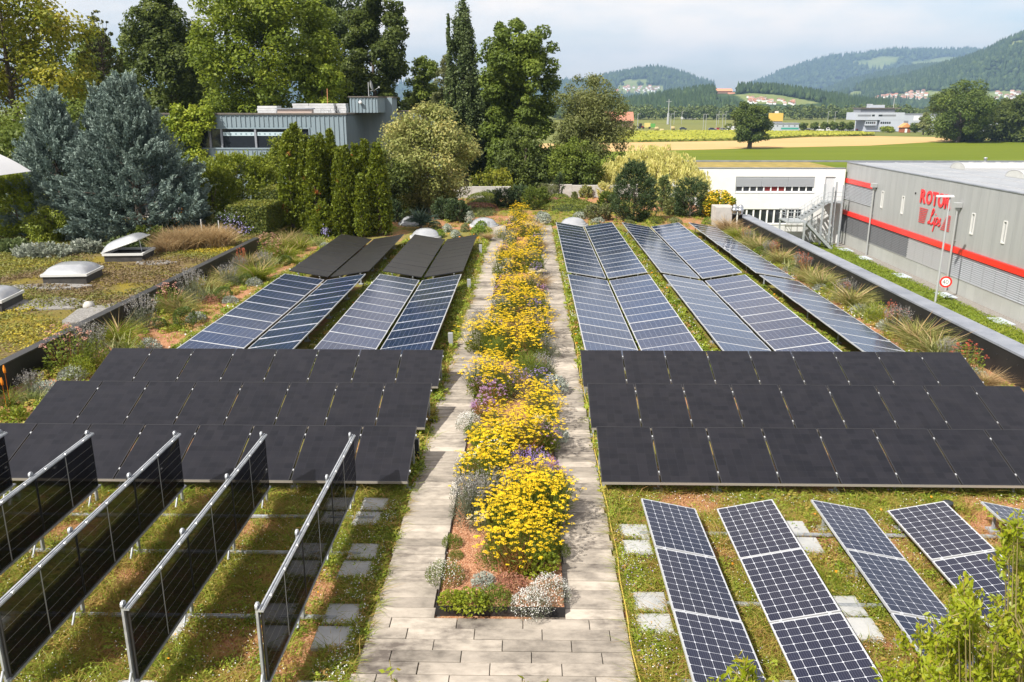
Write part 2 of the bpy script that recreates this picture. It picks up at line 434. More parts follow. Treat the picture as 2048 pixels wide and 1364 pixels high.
# the wood that closes the plain
r = np.random.default_rng(21)
cent, rad = [], []
for i in range(420):
    u = r.uniform(1080, 2350); Y = r.uniform(820, 900); h = r.uniform(8, 14)
    p = D(u, 215, Y)
    for k in range(5):
        cent.append((p[0] + r.normal() * 3, Y + r.normal() * 3, GZ + h * (.35 + .14 * k))); rad.append(h * .3 * (1.1 - .12 * k))
V, F, T = clumps(cent, rad, 52000, 1.9, 1.5, r, shell=.7)
M_wood = leafmat('wood_leaf', [(.04, .065, .014), (.085, .12, .025), (.15, .18, .045)], trans=.15, objrand=0)
stuff('far_wood', mesh_np('far_wood', V, F, M_wood, T))

# air
m, n, l, b = newmat('haze'); n.remove(b)
pv = n.new('ShaderNodeVolumePrincipled'); pv.inputs['Color'].default_value = (.36, .54, .80, 1); pv.inputs['Density'].default_value = HAZE = 1.2e-4
pv.inputs['Anisotropy'].default_value = .0
l.new(pv.outputs[0], n['Material Output'].inputs['Volume'])
mb = MB(); mb.box(-8800, 8800, -2300, 8900, GZ - 5, 520)
hz = mb.obj('haze', m, kind='stuff')
hz.display_type = 'WIRE'

# ================================================================== ROOF TERRACE
X_L, X_R, Y_N, Y_F = -13.6, 13.0, 2.0, 68.0
def xr(y): return 13.3 - .014 * y             # inner face of the capped parapet
M_conc = mat('concrete', (.36, .34, .31), (.46, .44, .41), scale=2.2, rough=.85, bump=.25, bscale=40)
M_concg = mat('slab_concrete', (.33, .34, .34), (.43, .43, .42), scale=3, rough=.8, bump=.06, bscale=60, objrand=.08)
mb = MB(); mb.box(X_L - 20, 13.75, Y_N, Y_F + 1.2, GZ - .2, -.15)
mb.obj('roof_slab', M_conc, kind='structure')

def substrate_mat():
    m, n, l, b = newmat('roof_substrate'); b.inputs['Roughness'].default_value = .95; b.inputs['Specular IOR Level'].default_value = .1
    t = n.new('ShaderNodeTexCoord'); at = n.new('ShaderNodeAttribute'); at.attribute_name = 'tint'
    z1 = n.new('ShaderNodeTexNoise'); z1.inputs['Scale'].default_value = 70; z1.inputs['Detail'].default_value = 3
    vo = n.new('ShaderNodeTexVoronoi'); vo.inputs['Scale'].default_value = 55
    z2 = n.new('ShaderNodeTexNoise'); z2.inputs['Scale'].default_value = 2.2; z2.inputs['Detail'].default_value = 9; z2.inputs['Roughness'].default_value = .7
    for x in (z1, vo, z2): l.new(t.outputs['Object'], x.inputs['Vector'])
    g1 = ramp(n, [(.15, (.21, .09, .045)), (.5, (.36, .17, .085)), (.85, (.46, .27, .16))])
    l.new(vo.outputs['Color'], g1.inputs['Fac'])
    g2 = ramp(n, [(.3, (.10, .12, .02)), (.5, (.19, .17, .045)), (.7, (.27, .20, .08))]); l.new(z1.outputs['Fac'], g2.inputs['Fac'])
    ad = n.new('ShaderNodeMath'); ad.operation = 'ADD'; l.new(at.outputs['Fac'], ad.inputs[0]); l.new(z2.outputs['Fac'], ad.inputs[1])
    rr = ramp(n, [(.86, (0, 0, 0)), (1.06, (1, 1, 1))]); l.new(ad.outputs[0], rr.inputs['Fac'])
    x = n.new('ShaderNodeMix'); x.data_type = 'RGBA'
    l.new(rr.outputs['Color'], x.inputs['Factor']); l.new(g1.outputs['Color'], x.inputs['A']); l.new(g2.outputs['Color'], x.inputs['B'])
    l.new(x.outputs['Result'], b.inputs['Base Color'])
    bp = n.new('ShaderNodeBump'); bp.inputs['Strength'].default_value = .6; bp.inputs['Distance'].default_value = .015
    l.new(vo.outputs['Distance'], bp.inputs['Height']); l.new(bp.outputs['Normal'], b.inputs['Normal'])
    return m
M_sub = substrate_mat()
def lush(x, y):
    """how grown-over the substrate is, 0 bare crushed brick .. 1 meadow"""
    x = np.asarray(x, float); y = np.asarray(y, float)
    g = .52 + .55 * (vnoise(x, y, .55) - .5)
    g = np.where((y > 12.6) & (y < 14.6) & (x > 2.2), .40 + .8 * (vnoise(x, y, .7) - .5), g)
    g = np.where((y < 12.6) | ((y < 14.3) & (x < 2.2)), .50 + .80 * (vnoise(x, y, .62) - .5), g)
    g = np.where((y > 21.8) & (y < 49.5) & (x > -6.8) & (x < 9.5), .85, g)
    g = np.where((y > 15) & ((x < -11.0) | (x > 10.9)), .35 + .7 * (vnoise(x, y, .7) - .5), g)
    g = np.where((y > 49.5), .45 + .7 * (vnoise(x, y, .4) - .5), g)
    g = np.where((x > 1.45) & (x < 2.0) & (y < 14.3), .55, g)
    g = np.where((np.abs(x + 2.3) < .12), .30, g)
    return np.clip(g, 0, 1)
gx = np.arange(X_L, 13.31, .3); gy = np.concatenate([np.arange(Y_N, 16, .25), np.arange(16, Y_F + .1, .5)])
GX, GY = np.meshgrid(gx, gy); k = len(gx)
GXc = np.minimum(GX, xr(GY))
ZZ = .03 * (vnoise(GXc, GY, 1.7) - .5)
i = np.arange((len(gy) - 1) * k).reshape(-1, k)[:, :-1].ravel()
st('roof_substrate', mesh_np('roof_substrate', np.stack([GXc.ravel(), GY.ravel(), ZZ.ravel()], 1), np.stack([i, i + 1, i + k + 1, i + k], 1), M_sub, lush(GXc.ravel(), GY.ravel()), smooth=True))

# ---- walkway of long concrete planks round the flower bed
def plankmat():
    m, n, l, b = newmat('paving_plank'); b.inputs['Roughness'].default_value = .82; b.inputs['Specular IOR Level'].default_value = .3
    t = n.new('ShaderNodeTexCoord'); oi = n.new('ShaderNodeObjectInfo')
    k = n.new('ShaderNodeMath'); k.operation = 'MULTIPLY'; k.inputs[1].default_value = 91; l.new(oi.outputs['Random'], k.inputs[0])
    ad = n.new('ShaderNodeVectorMath'); l.new(t.outputs['Object'], ad.inputs[0]); l.new(k.outputs[0], ad.inputs[1])
    ge = n.new('ShaderNodeNewGeometry')
    z0 = n.new('ShaderNodeTexNoise'); z0.inputs['Scale'].default_value = .75; z0.inputs['Detail'].default_value = 4; l.new(ge.outputs['Position'], z0.inputs['Vector'])
    mp = n.new('ShaderNodeMapping'); mp.inputs['Scale'].default_value = (2.4, 4.2, 3); l.new(ad.outputs[0], mp.inputs['Vector'])
    z1 = n.new('ShaderNodeTexNoise'); z1.inputs['Scale'].default_value = 1.6; z1.inputs['Detail'].default_value = 7; z1.inputs['Roughness'].default_value = .65; l.new(mp.outputs[0], z1.inputs['Vector'])
    z2 = n.new('ShaderNodeTexNoise'); z2.inputs['Scale'].default_value = 90; l.new(ad.outputs[0], z2.inputs['Vector'])
    s = n.new('ShaderNodeMath'); s.operation = 'MULTIPLY_ADD'; s.inputs[1].default_value = .55; l.new(z0.outputs['Fac'], s.inputs[0])
    h = n.new('ShaderNodeMath'); h.operation = 'MULTIPLY'; h.inputs[1].default_value = .45; l.new(z1.outputs['Fac'], h.inputs[0]); l.new(h.outputs[0], s.inputs[2])
    r = ramp(n, [(.37, (.12, .10, .085)), (.44, (.24, .21, .175)), (.53, (.37, .325, .27)), (.64, (.48, .42, .35))]); l.new(s.outputs[0], r.inputs['Fac'])
    mr = n.new('ShaderNodeMapRange'); mr.inputs['To Min'].default_value = .66; mr.inputs['To Max'].default_value = 1.12; l.new(oi.outputs['Random'], mr.inputs['Value'])
    hv = n.new('ShaderNodeHueSaturation'); l.new(r.outputs['Color'], hv.inputs['Color']); l.new(mr.outputs[0], hv.inputs['Value'])
    l.new(hv.outputs['Color'], b.inputs['Base Color'])
    bp = n.new('ShaderNodeBump'); bp.inputs['Strength'].default_value = .25; bp.inputs['Distance'].default_value = .004
    l.new(z2.outputs['Fac'], bp.inputs['Height']); l.new(bp.outputs['Normal'], b.inputs['Normal'])
    return m
M_plank = plankmat()
walk = link('walkway', None, kind='structure', loc=(0, 0, 0))
BX0, BX1, BY0, BY1 = -1.32, .57, 10.55, 60.0
WX0, WX1 = -2.22, 1.44
pd, gap = .25, .011
pm = {}
def plank_mesh(wd):
    if wd not in pm:
        pm[wd] = MB().bbox(0, wd - gap, 0, pd - gap, 0, .05, .004).mesh('paving_slab', M_plank)
    return pm[wd]
spots, y, row = [], 7.2, 0
while y < BY0 - .12:
    x = WX0 - rnd.uniform(0, .12); off = [.0, .55, .28, .8, .4][row % 5]
    xs = [x] + [xx for xx in np.arange(WX0 - .95 + off, WX1, .95) if xx > x + .12 and xx < WX1 - .1] + [WX1]
    for a0, a1 in zip(xs, xs[1:]): spots.append((a0, y, round(a1 - a0, 2)))
    y += pd; row += 1
yb = y; rows_far = []
while y < 51.2:
    rows_far.append(y); y += pd
for yy in rows_far:
    spots.append((WX0 - .01, yy, .89)); spots.append((BX1 + .012, yy, .86))
spots.sort(key=lambda s: s[1])
far = MB()
for j, (x, yy, wd) in enumerate(spots):
    dz, dy = rnd.uniform(-.006, .006), rnd.uniform(-.002, .002)
    jx = rnd.uniform(-.022, .022) if yy > yb - .1 else 0
    if j < 299:
        link('paving_slab', plank_mesh(wd), walk, (x + jx, yy + dy, .005 + dz))
    else:
        far.bbox(x + jx, x + jx + wd - gap, yy, yy + pd - gap * 1.5, .005 + dz, .055 + dz, .004)
far.obj('paving_slab', M_plank, walk, kind='stuff')
mb = MB(); mb.box(WX0 + .02, WX1 - .02, 7.2, 51.2, -.04, .004)
mb.obj('sand_bed', mat('joint_sand', (.12, .10, .08), (.18, .15, .12), scale=20, rough=.95), walk)

# ---- central bed
M_steel_dk = mat('dark_edging', (.022, .022, .024), (.05, .045, .04), scale=3, rough=.45, metal=.3)
mb = MB()
mb.box(BX0, BX1, BY0, BY0 + .012, .0, .17); mb.box(BX0, BX0 + .012, BY0 + .012, 53, .0, .17); mb.box(BX1 - .012, BX1, BY0 + .012, 53, .0, .17)
tag(mb.obj('bed_edging', M_steel_dk), 'thin dark steel edging round the long central flower bed', 'edging')
def gravelmat():
    m, n, l, b = newmat('brick_gravel'); b.inputs['Roughness'].default_value = .92; b.inputs['Specular IOR Level'].default_value = .15
    t = n.new('ShaderNodeTexCoord'); vo = n.new('ShaderNodeTexVoronoi'); vo.inputs['Scale'].default_value = 45
    z = n.new('ShaderNodeTexNoise'); z.inputs['Scale'].default_value = 3; z.inputs['Detail'].default_value = 6
    l.new(t.outputs['Object'], vo.inputs['Vector']); l.new(t.outputs['Object'], z.inputs['Vector'])
    r = ramp(n, [(.1, (.24, .10, .05)), (.5, (.40, .19, .10)), (.9, (.52, .31, .19))]); l.new(vo.outputs['Color'], r.inputs['Fac'])
    l.new(r.outputs['Color'], b.inputs['Base Color'])
    bp = n.new('ShaderNodeBump'); bp.inputs['Strength'].default_value = 1.0; bp.inputs['Distance'].default_value = .02
    l.new(vo.outputs['Distance'], bp.inputs['Height']); l.new(bp.outputs['Normal'], b.inputs['Normal'])
    return m
M_grav = gravelmat()
gx = np.linspace(BX0 + .014, BX1 - .014, 14); gy = np.linspace(BY0 + .014, 53, 300); GX, GY = np.meshgrid(gx, gy); k = 14
i = np.arange(299 * k).reshape(-1, k)[:, :-1].ravel()
st('bed_gravel', mesh_np('bed_gravel', np.stack([GX.ravel(), GY.ravel(), .12 + .05 * (vnoise(GX, GY, 1.5).ravel() - .5)], 1), np.stack([i, i + 1, i + k + 1, i + k], 1), M_grav, smooth=True))
# loose stones on it near the front, and on the bare substrate
n = 16000
px_ = np.concatenate([rng.uniform(BX0 + .03, BX1 - .03, 9000), rng.uniform(-13.3, -10.9, 3500), rng.uniform(10.9, 12.9, 3500)])
py_ = np.concatenate([BY0 + .03 + 8 * rng.random(9000) ** 1.6, rng.uniform(15, 34, 3500), rng.uniform(18, 36, 3500)])
pz_ = np.concatenate([np.full(9000, .125), np.full(7000, .005)])
sz = np.concatenate([rng.uniform(.008, .017, 9000), rng.uniform(.012, .03, 7000)])
o8 = np.array([(1, 0, 0), (0, 1, 0), (-1, 0, 0), (0, -1, 0), (0, 0, .8), (0, 0, -.6)])
V = np.stack([px_, py_, pz_], 1)[:, None] + (o8[None] * (.7 + .6 * rng.random((n, 6, 1)))) * sz[:, None, None]
fb = np.array([(0, 1, 4), (1, 2, 4), (2, 3, 4), (3, 0, 4)])
F = (np.arange(n)[:, None, None] * 6 + fb[None]).reshape(-1, 3)
M_chip = leafmat('brick_chip', [(.22, .09, .045), (.40, .19, .10), (.54, .34, .22)], trans=0, rough=.9, objrand=0)
stuff('brick_chips', mesh_np('brick_chips', V.reshape(-1, 3), F, M_chip, np.repeat(rng.random(n), 4)))

# ---- parapets
M_black = mat('black_sheet', (.012, .012, .013), (.022, .021, .021), scale=1.2, rough=.5, bump=.05)
M_cap = mat('zinc_cap', (.20, .215, .245), (.28, .295, .325), scale=1.5, rough=.5, metal=.2, objrand=.06)
p = thing('parapet_wall', 'low black sheet parapet with pale grey metal capping facing the grey factory', 'parapet')
ys = list(np.arange(13, 50.1, 4.0)) + [50.2]
bolt = MB().lathe([(.0, 0), (.022, 0), (.022, -.012), (0, -.014)], 8, smooth=False).mesh('bolt', mat('bolt', (.03, .03, .03), rough=.4))
for y0, y1 in zip(ys, ys[1:]):
    x0, x1 = xr(y0), xr(y1)
    mb = MB(); wv = [(x0, y0 + .004), (x1, y1 - .004), (x1 + .6, y1 - .004), (x0 + .6, y0 + .004)]
    mb.prism(wv, -.1, .82).obj('wall_panel', M_black, p)
    mb = MB(); mb.prism([(x0 - .03, y0 + .006), (x1 - .03, y1 - .006), (x1 + .63, y1 - .006), (x0 + .63, y0 + .006)], .823, .86)
    mb.prism([(x0 - .034, y0 + .006), (x1 - .034, y1 - .006), (x1 - .03, y1 - .006), (x0 - .03, y0 + .006)], .80, .857)
    mb.obj('coping_sheet', M_cap, p)
    for yy in np.arange(y0 + .25, y1, .5):
        for zz in (.2, .55):
            link('bolt', bolt, p, (xr(yy) - .001, yy, zz), (0, R(90), 0))
p2 = thing('parapet_wall', 'low matt black parapet wall bordering the mossy sedum roof', 'parapet')
ys = list(np.arange(11, 41.0, 2.5)) + [41.5]
for y0, y1 in zip(ys, ys[1:]):
    MB().box(X_L - .2, X_L, y0 + .003, y1 - .003, -.1, .70).obj('wall_panel', M_black, p2)
    for yy in np.arange(y0 + .3, y1, .62):
        for zz in (.22, .5):
            link('bolt', bolt, p2, (X_L + .001, yy, zz), (0, R(90), R(180)))
MB().box(X_L - .26, X_L + .03, 11, 41.5, .703, .74).obj('coping_sheet', mat('black_cap', (.028, .028, .03), (.045, .044, .044), scale=2, rough=.4), p2)

# ================================================================== SEDUM ROOF next door
SZ = .42
def sedum_mat():
    m, n, l, b = newmat('sedum_mat'); b.inputs['Roughness'].default_value = .95; b.inputs['Specular IOR Level'].default_value = .1
    t = n.new('ShaderNodeTexCoord')
    z = n.new('ShaderNodeTexNoise'); z.inputs['Scale'].default_value = .55; z.inputs['Detail'].default_value = 8; z.inputs['Roughness'].default_value = .65
    z2 = n.new('ShaderNodeTexNoise'); z2.inputs['Scale'].default_value = 25; z2.inputs['Detail'].default_value = 3
    for q in (z, z2): l.new(t.outputs['Object'], q.inputs['Vector'])
    r = ramp(n, [(.30, (.21, .15, .10)), (.42, (.18, .14, .06)), (.52, (.18, .15, .04)), (.64, (.25, .195, .03)), (.78, (.15, .15, .03))]); l.new(z.outputs['Fac'], r.inputs['Fac'])
    x = n.new('ShaderNodeMix'); x.data_type = 'RGBA'; x.blend_type = 'MULTIPLY'; x.inputs['Factor'].default_value = .7
    g = ramp(n, [(.3, (.45, .45, .42)), (.7, (1.25, 1.2, 1.1))]); l.new(z2.outputs['Fac'], g.inputs['Fac'])
    l.new(r.outputs['Color'], x.inputs['A']); l.new(g.outputs['Color'], x.inputs['B']); l.new(x.outputs['Result'], b.inputs['Base Color'])
    bp = n.new('ShaderNodeBump'); bp.inputs['Strength'].default_value = .8; bp.inputs['Distance'].default_value = .05
    l.new(z2.outputs['Fac'], bp.inputs['Height']); l.new(bp.outputs['Normal'], b.inputs['Normal'])
    return m
gx = np.arange(-36, X_L - .2, .3); gx[-1] = X_L - .205; gy = np.arange(10, 52, .3); GX, GY = np.meshgrid(gx, gy); k = len(gx)
hgt = lambda x, y: SZ + .22 * (vnoise(x, y, .35) - .5) + .08 * (vnoise(x, y, 2.0) - .5)
i = np.arange((len(gy) - 1) * k).reshape(-1, k)[:, :-1].ravel()
st('green_roof', mesh_np('green_roof', np.stack([GX.ravel(), GY.ravel(), hgt(GX, GY).ravel()], 1), np.stack([i, i + 1, i + k + 1, i + k], 1), sedum_mat(), smooth=True))
n = 110000
sx, sy = rng.uniform(-31, X_L - .3, n), 18 + 27 * rng.random(n) ** .9
dn = vnoise(sx, sy, .45); keep = dn + .25 * rng.random(n) > .50
for (cx, cy) in ((-18.3, 32.3), (-18.4, 37.0), (-18.9, 27.6)): keep &= ~((np.abs(sx - cx) < 1.1) & (np.abs(sy - cy) < 1.1))
sx, sy, dn = sx[keep], sy[keep], dn[keep]; n = len(sx)
C = np.stack([sx, sy, hgt(sx, sy) + .03 + .06 * rng.random(n)], 1); Nn = unit(rng.normal(size=(n, 3)) * .6 + [0, 0, 1])
V, F = leaves(C, np.cross(Nn, rdir(n)), Nn, .10, .06)
hue = vnoise(sx + 40, sy, .28)
M_sed = leafmat('sedum_leaf', [(0, (.17, .12, .06)), (.3, (.14, .15, .03)), (.6, (.20, .20, .03)), (.82, (.33, .27, .025)), (1, (.45, .34, .025))], trans=.2, objrand=0)
stuff('sedum', mesh_np('sedum', V, F, M_sed, np.clip((hue - .5) * 1.9 + .30 + .42 * (rng.random(n) - .5), 0, 1)))
# pebble patches
M_peb = mat('grey_pebble', (.14, .13, .12), (.29, .28, .26), scale=18, rough=.9, bump=.8, bscale=30)
for cx, cy, ax, ay in ((-17.1, 28.2, 1.7, 1.0), (-14.5, 26.8, .8, 1.4), (-18.3, 31.0, 1.6, .5), (-16.6, 36.2, .9, .5)):
    pts = [(cx + ax * math.cos(q) * rnd.uniform(.8, 1.15), cy + ay * math.sin(q) * rnd.uniform(.8, 1.15)) for q in np.linspace(0, 6.1, 16)]
    m0 = MB(); zz = float(max(hgt(np.array([p[0] for p in pts] + [cx]), np.array([p[1] for p in pts] + [cy])))) + .02
    m0.prism(pts, zz - .3, zz); m0.obj('gravel_patch', M_peb, kind='structure')
# ================================================================== SOLAR PANELS
def cellmat(name, nx, ny, cell, cell2, line, lw, rough=.12, diamonds=0.0, lineang=0.0, bus=0, buscol=None, objrand=.12, cellvar=.25, spec=.5, mask_x=1.0, mask_y=1.0, dust=.0):
    """cells laminated under flush glass: u across, v along"""
    m, n, l, b = newmat(name)
    b.inputs['Roughness'].default_value = rough; b.inputs['Specular IOR Level'].default_value = spec
    uv = n.new('ShaderNodeUVMap'); sp = n.new('ShaderNodeSeparateXYZ'); l.new(uv.outputs['UV'], sp.inputs[0])
    def M(op, a, b2=None):
        q = n.new('ShaderNodeMath'); q.operation = op
        for i, x in enumerate((a, b2)):
            if x is None: continue
            if isinstance(x, (int, float)): q.inputs[i].default_value = x
            else: l.new(x, q.inputs[i])
        return q.outputs[0]
    us, vs = M('MULTIPLY', sp.outputs[0], float(nx)), M('MULTIPLY', sp.outputs[1], float(ny))
    def edge(x): return M('SUBTRACT', .5, M('ABSOLUTE', M('SUBTRACT', M('FRACT', x), .5)))
    eu, ev = edge(us), edge(vs)
    lu, lv = M('LESS_THAN', eu, lw * nx / 6), M('LESS_THAN', ev, lw * ny / 10)
    lu, lv = M('MULTIPLY', lu, mask_x), M('MULTIPLY', lv, mask_y)
    mask = M('MAXIMUM', lu, lv)
    if diamonds: mask = M('MAXIMUM', mask, M('LESS_THAN', M('ADD', eu, ev), diamonds))
    fl = n.new('ShaderNodeCombineXYZ'); l.new(M('FLOOR', us), fl.inputs[0]); l.new(M('FLOOR', vs), fl.inputs[1])
    oi = n.new('ShaderNodeObjectInfo'); l.new(M('MULTIPLY', oi.outputs['Random'], 77.0), fl.inputs[2])
    wn_ = n.new('ShaderNodeTexWhiteNoise'); wn_.noise_dimensions = '3D'; l.new(fl.outputs[0], wn_.inputs['Vector'])
    c = n.new('ShaderNodeMix'); c.data_type = 'RGBA'; c.inputs['A'].default_value = rgba(cell); c.inputs['B'].default_value = rgba(cell2)
    t2 = M('ADD', M('MULTIPLY', wn_.outputs['Value'], cellvar), M('MULTIPLY', oi.outputs['Random'], 1 - cellvar)); l.new(t2, c.inputs['Factor'])
    col = c.outputs['Result']
    if bus:
        eb = edge(M('MULTIPLY', us, float(bus))); bm = M('MULTIPLY', M('LESS_THAN', eb, .11), .35)
        x = n.new('ShaderNodeMix'); x.data_type = 'RGBA'; l.new(bm, x.inputs['Factor']); l.new(col, x.inputs['A']); x.inputs['B'].default_value = rgba(buscol or line); col = x.outputs['Result']
    x = n.new('ShaderNodeMix'); x.data_type = 'RGBA'; l.new(mask, x.inputs['Factor']); l.new(col, x.inputs['A']); x.inputs['B'].default_value = rgba(line); col = x.outputs['Result']
    if dust:
        ge = n.new('ShaderNodeNewGeometry'); z = n.new('ShaderNodeTexNoise'); z.inputs['Scale'].default_value = 3.1; z.inputs['Detail'].default_value = 7
        l.new(ge.outputs['Position'], z.inputs['Vector']); dr = ramp(n, [(.45, (0, 0, 0)), (.85, (dust, dust, dust))]); l.new(z.outputs['Fac'], dr.inputs['Fac'])
        x = n.new('ShaderNodeMix'); x.data_type = 'RGBA'; l.new(dr.outputs['Color'], x.inputs['Factor']); l.new(col, x.inputs['A']); x.inputs['B'].default_value = (.30, .27, .23, 1); col = x.outputs['Result']
    l.new(col, b.inputs['Base Color'])
    return m
M_poly = cellmat('poly_cells', 10, 6, (.005, .013, .046), (.011, .028, .082), (.20, .23, .29), .011, rough=.13, cellvar=.35, dust=.06)
M_mono = cellmat('mono_cells', 6, 10, (.004, .006, .018), (.008, .010, .028), (.56, .58, .63), .014, rough=.10, diamonds=.11, bus=5, buscol=(.08, .085, .12), cellvar=.5, dust=.02)
M_blk = cellmat('black_cells', 6, 10, (.0055, .0060, .0092), (.0120, .0118, .0160), (.020, .020, .025), .012, rough=.36, bus=0, cellvar=.85, spec=.28, dust=.018)
M_blk2 = cellmat('black_far_cells', 10, 6, (.015, .014, .014), (.020, .018, .017), (.012, .012, .012), .016, rough=.4, cellvar=.5, spec=.35, dust=.04)
M_bif = cellmat('bifacial_cells', 6, 1, (.006, .006, .008), (.008, .008, .01), (.34, .33, .30), .013, rough=.06, cellvar=.5, mask_y=0.0, spec=.5)
M_alu = mat('aluminium', (.60, .61, .62), (.68, .69, .70), scale=3, rough=.38, metal=.55)
M_galv = mat('galvanised', (.36, .38, .40), (.50, .52, .54), scale=9, rough=.5, metal=.45)
M_blkf = mat('black_frame', (.032, .032, .035), rough=.4, metal=.2)
M_gap = mat('pale_gap', (.33, .33, .31), rough=.3)
M_brnf = mat('grey_brown_frame', (.30, .27, .23), rough=.5, metal=.2)

def module_meshes(lx, ly, fm, gm, fw=.032, th=.035, lip=.0):
    """frame of four bars + backing, and the glass a hair below the frame's rim; origin at the middle of the top face"""
    a, b = lx / 2, ly / 2
    f = MB(); f.box(-a, a, -b, -b + fw, -th, 0); f.box(-a, a, b - fw, b, -th, 0)
    f.box(-a, -a + fw, -b + fw, b - fw, -th, 0); f.box(a - fw, a, -b + fw, b - fw, -th, 0)
    f.box(-a + fw, a - fw, -b + fw, b - fw, -.022, -.016)
    g = mesh_np('glass_sheet', [(-a + fw, -b + fw, -.003), (a - fw, -b + fw, -.003), (a - fw, b - fw, -.003), (-a + fw, b - fw, -.003)], [(0, 1, 2, 3)], gm, uv=[(0, 0), (1, 0), (1, 1), (0, 1)])
    return f.mesh('solar_module', fm), g
MM = dict(poly=module_meshes(1.62, .985, M_alu, M_poly, .026), black_far=module_meshes(1.62, .985, M_blkf, M_blk2, .018),
          black=module_meshes(1.10, 1.62, M_blkf, M_blk, .016), mono=module_meshes(.98, 1.655, M_alu, M_mono, .02),
          bif=module_meshes(.98, 1.765, M_blkf, M_bif, .014))
clamp_me = MB().bbox(-.012, .012, -.022, .022, -.03, .008, .004).mesh('clamp', M_alu)
leg_cache = {}
def leg(parent, x, y, z):
    k = round(z, 2)
    if k not in leg_cache: leg_cache[k] = MB().box(-.02, .02, -.02, .02, .04, k).box(-.09, .09, -.09, .09, 0, .04).mesh('support_leg', M_galv)
    link('support_leg', leg_cache[k], parent, (x, y, 0))
def strip(label, x0, z0, x1, z1, y0, n, kind, group, along=.99, cat='solar array'):
    """a strip of modules running away from the camera, tilted about its long axis"""
    root = thing('solar_array', label, cat, ((x0 + x1) / 2, y0, 0), 0, group)
    th = -math.atan2(z1 - z0, x1 - x0); zc = (z0 + z1) / 2; f, g = MM[kind]
    for i in range(n):
        o = link('solar_module', f, root, (0, along * (i + .5), zc + rnd.uniform(-.004, .004)), (rnd.uniform(-.006, .006), th + rnd.uniform(-.007, .007), 0))
        link('glass_sheet', g, o)
        if i and kind != 'black_far':
            for sx in (-.42, .42):
                link('clamp', clamp_me, o, (sx * (1 if kind == 'mono' else 1.7) * .8, -along / 2, .0), (0, 0, R(90)))
    L = along * n
    hw = abs(x1 - x0) / 2
    r = MB()
    for sx in (-.55, .55):
        zz = zc + sx * (z1 - z0) / 2
        r.box(sx * hw - .02, sx * hw + .02, .02, L - .02, zz - .085, zz - .042)
    r.obj('mounting_rail', M_galv, root)
    for k in range(0, n + 1, 3 if kind != 'mono' else 1):
        yy = min(max(along * k, .12), L - .12)
        for sx in (-.55, .55): leg(root, sx * hw, yy, round(zc + sx * (z1 - z0) / 2 - .085, 2))
    return root
HI, LO = .60, .35
gA = 'strips of solar modules running away from the camera'
near, farr = 'nearer', 'farther'
for i, (xa, za, xb, zb) in enumerate(((-9.88, HI, -8.30, LO), (-8.16, LO, -6.60, HI), (-5.98, HI, -4.43, LO), (-4.28, LO, -2.71, HI))):
    nm = ('outermost', 'second outermost', 'third outermost', 'innermost')[i]
    strip(f'{nm} strip of blue framed modules between the sedum roof parapet and the bollards', xa, za, xb, zb, 22.15, 11, 'poly', gA, along=.985)
    strip(f'{nm} strip of plain black modules in front of the tall conifer columns', xa, za, xb, zb, 33.65, 10, 'black_far', gA, along=1.0)
for i, (xa, za, xb, zb) in enumerate(((1.64, HI, 3.17, LO), (3.31, LO, 4.86, HI), (5.48, HI, 7.02, LO), (7.15, LO, 8.75, HI), (9.38, HI, 10.86, LO))):
    nm = ('first', 'second', 'third', 'fourth', 'fifth')[i]
    strip(f'{nm} blue module strip out from the yellow cord, directly behind the black rows', xa, za, xb, zb, 22.25, 11, 'poly', gA, along=.985)
    strip(f'{nm} blue module strip out from the yellow cord, farther block by the dome', xa, za, xb, zb, 33.62, 15, 'poly', gA, along=.995)
for i, (xa, za, xb, zb) in enumerate(((2.02, .52, 2.98, .33), (3.37, .33, 4.30, .52), (4.99, .52, 5.96, .33), (6.38, .33, 7.28, .52), (7.96, .52, 8.9, .33))):
    nm = ('first', 'second', 'third', 'fourth', 'fifth')[i]
    strip(f'{nm} near strip of dark square-celled white-lined modules counted from the yellow cord', xa, za, xb, zb, 6.66, 4, 'mono', 'near strips of white-lined dark modules', along=1.68)

def black_row(label, xs, n, y0, group):
    root = thing('solar_array', label, 'solar array', (xs, y0, 0), 0, group)
    ph = math.atan2(.50, 1.5); L = 1.62; f, g = MM['black']
    for i in range(n):
        c = (1.13 * i + .55, L / 2 * math.cos(ph), .32 + L / 2 * math.sin(ph))
        o = link('solar_module', f, root, c, (ph + rnd.uniform(-.004, .004), rnd.uniform(-.003, .003), 0)); link('glass_sheet', g, o)
        for sy in (-.52, .52): link('clamp', clamp_me, o, (.565, sy, 0))
    w_ = 1.13 * n
    r = MB()
    for t in (.18, .82):
        r.box(.0, w_ - .03, L * t * math.cos(ph) - .02, L * t * math.cos(ph) + .02, .32 + L * t * math.sin(ph) - .085, .32 + L * t * math.sin(ph) - .042)
    r.obj('mounting_rail', M_galv, root)
    MB().box(.0, w_ - .03, -.006, -.001, .27, .318).obj('front_trim', M_brnf, root)
    for k in range(n + 1):
        xx = min(max(1.13 * k - .015, .06), w_ - .08)
        for t in (.18, .82): leg(root, xx, L * t * math.cos(ph), round(.32 + L * t * math.sin(ph) - .085, 2))
    return root
for j, (y0, nm) in enumerate(((14.38, 'frontmost'), (17.12, 'middle'), (19.9, 'rearmost'))):
    black_row(f'{nm} row of tilted black modules beside the bollards, behind the upright panel rows', -11.28, 8, y0, 'rows of tilted black modules')
    black_row(f'{nm} row of tilted black modules beside the yellow cord', 1.42, 9, y0 + .05, 'rows of tilted black modules')

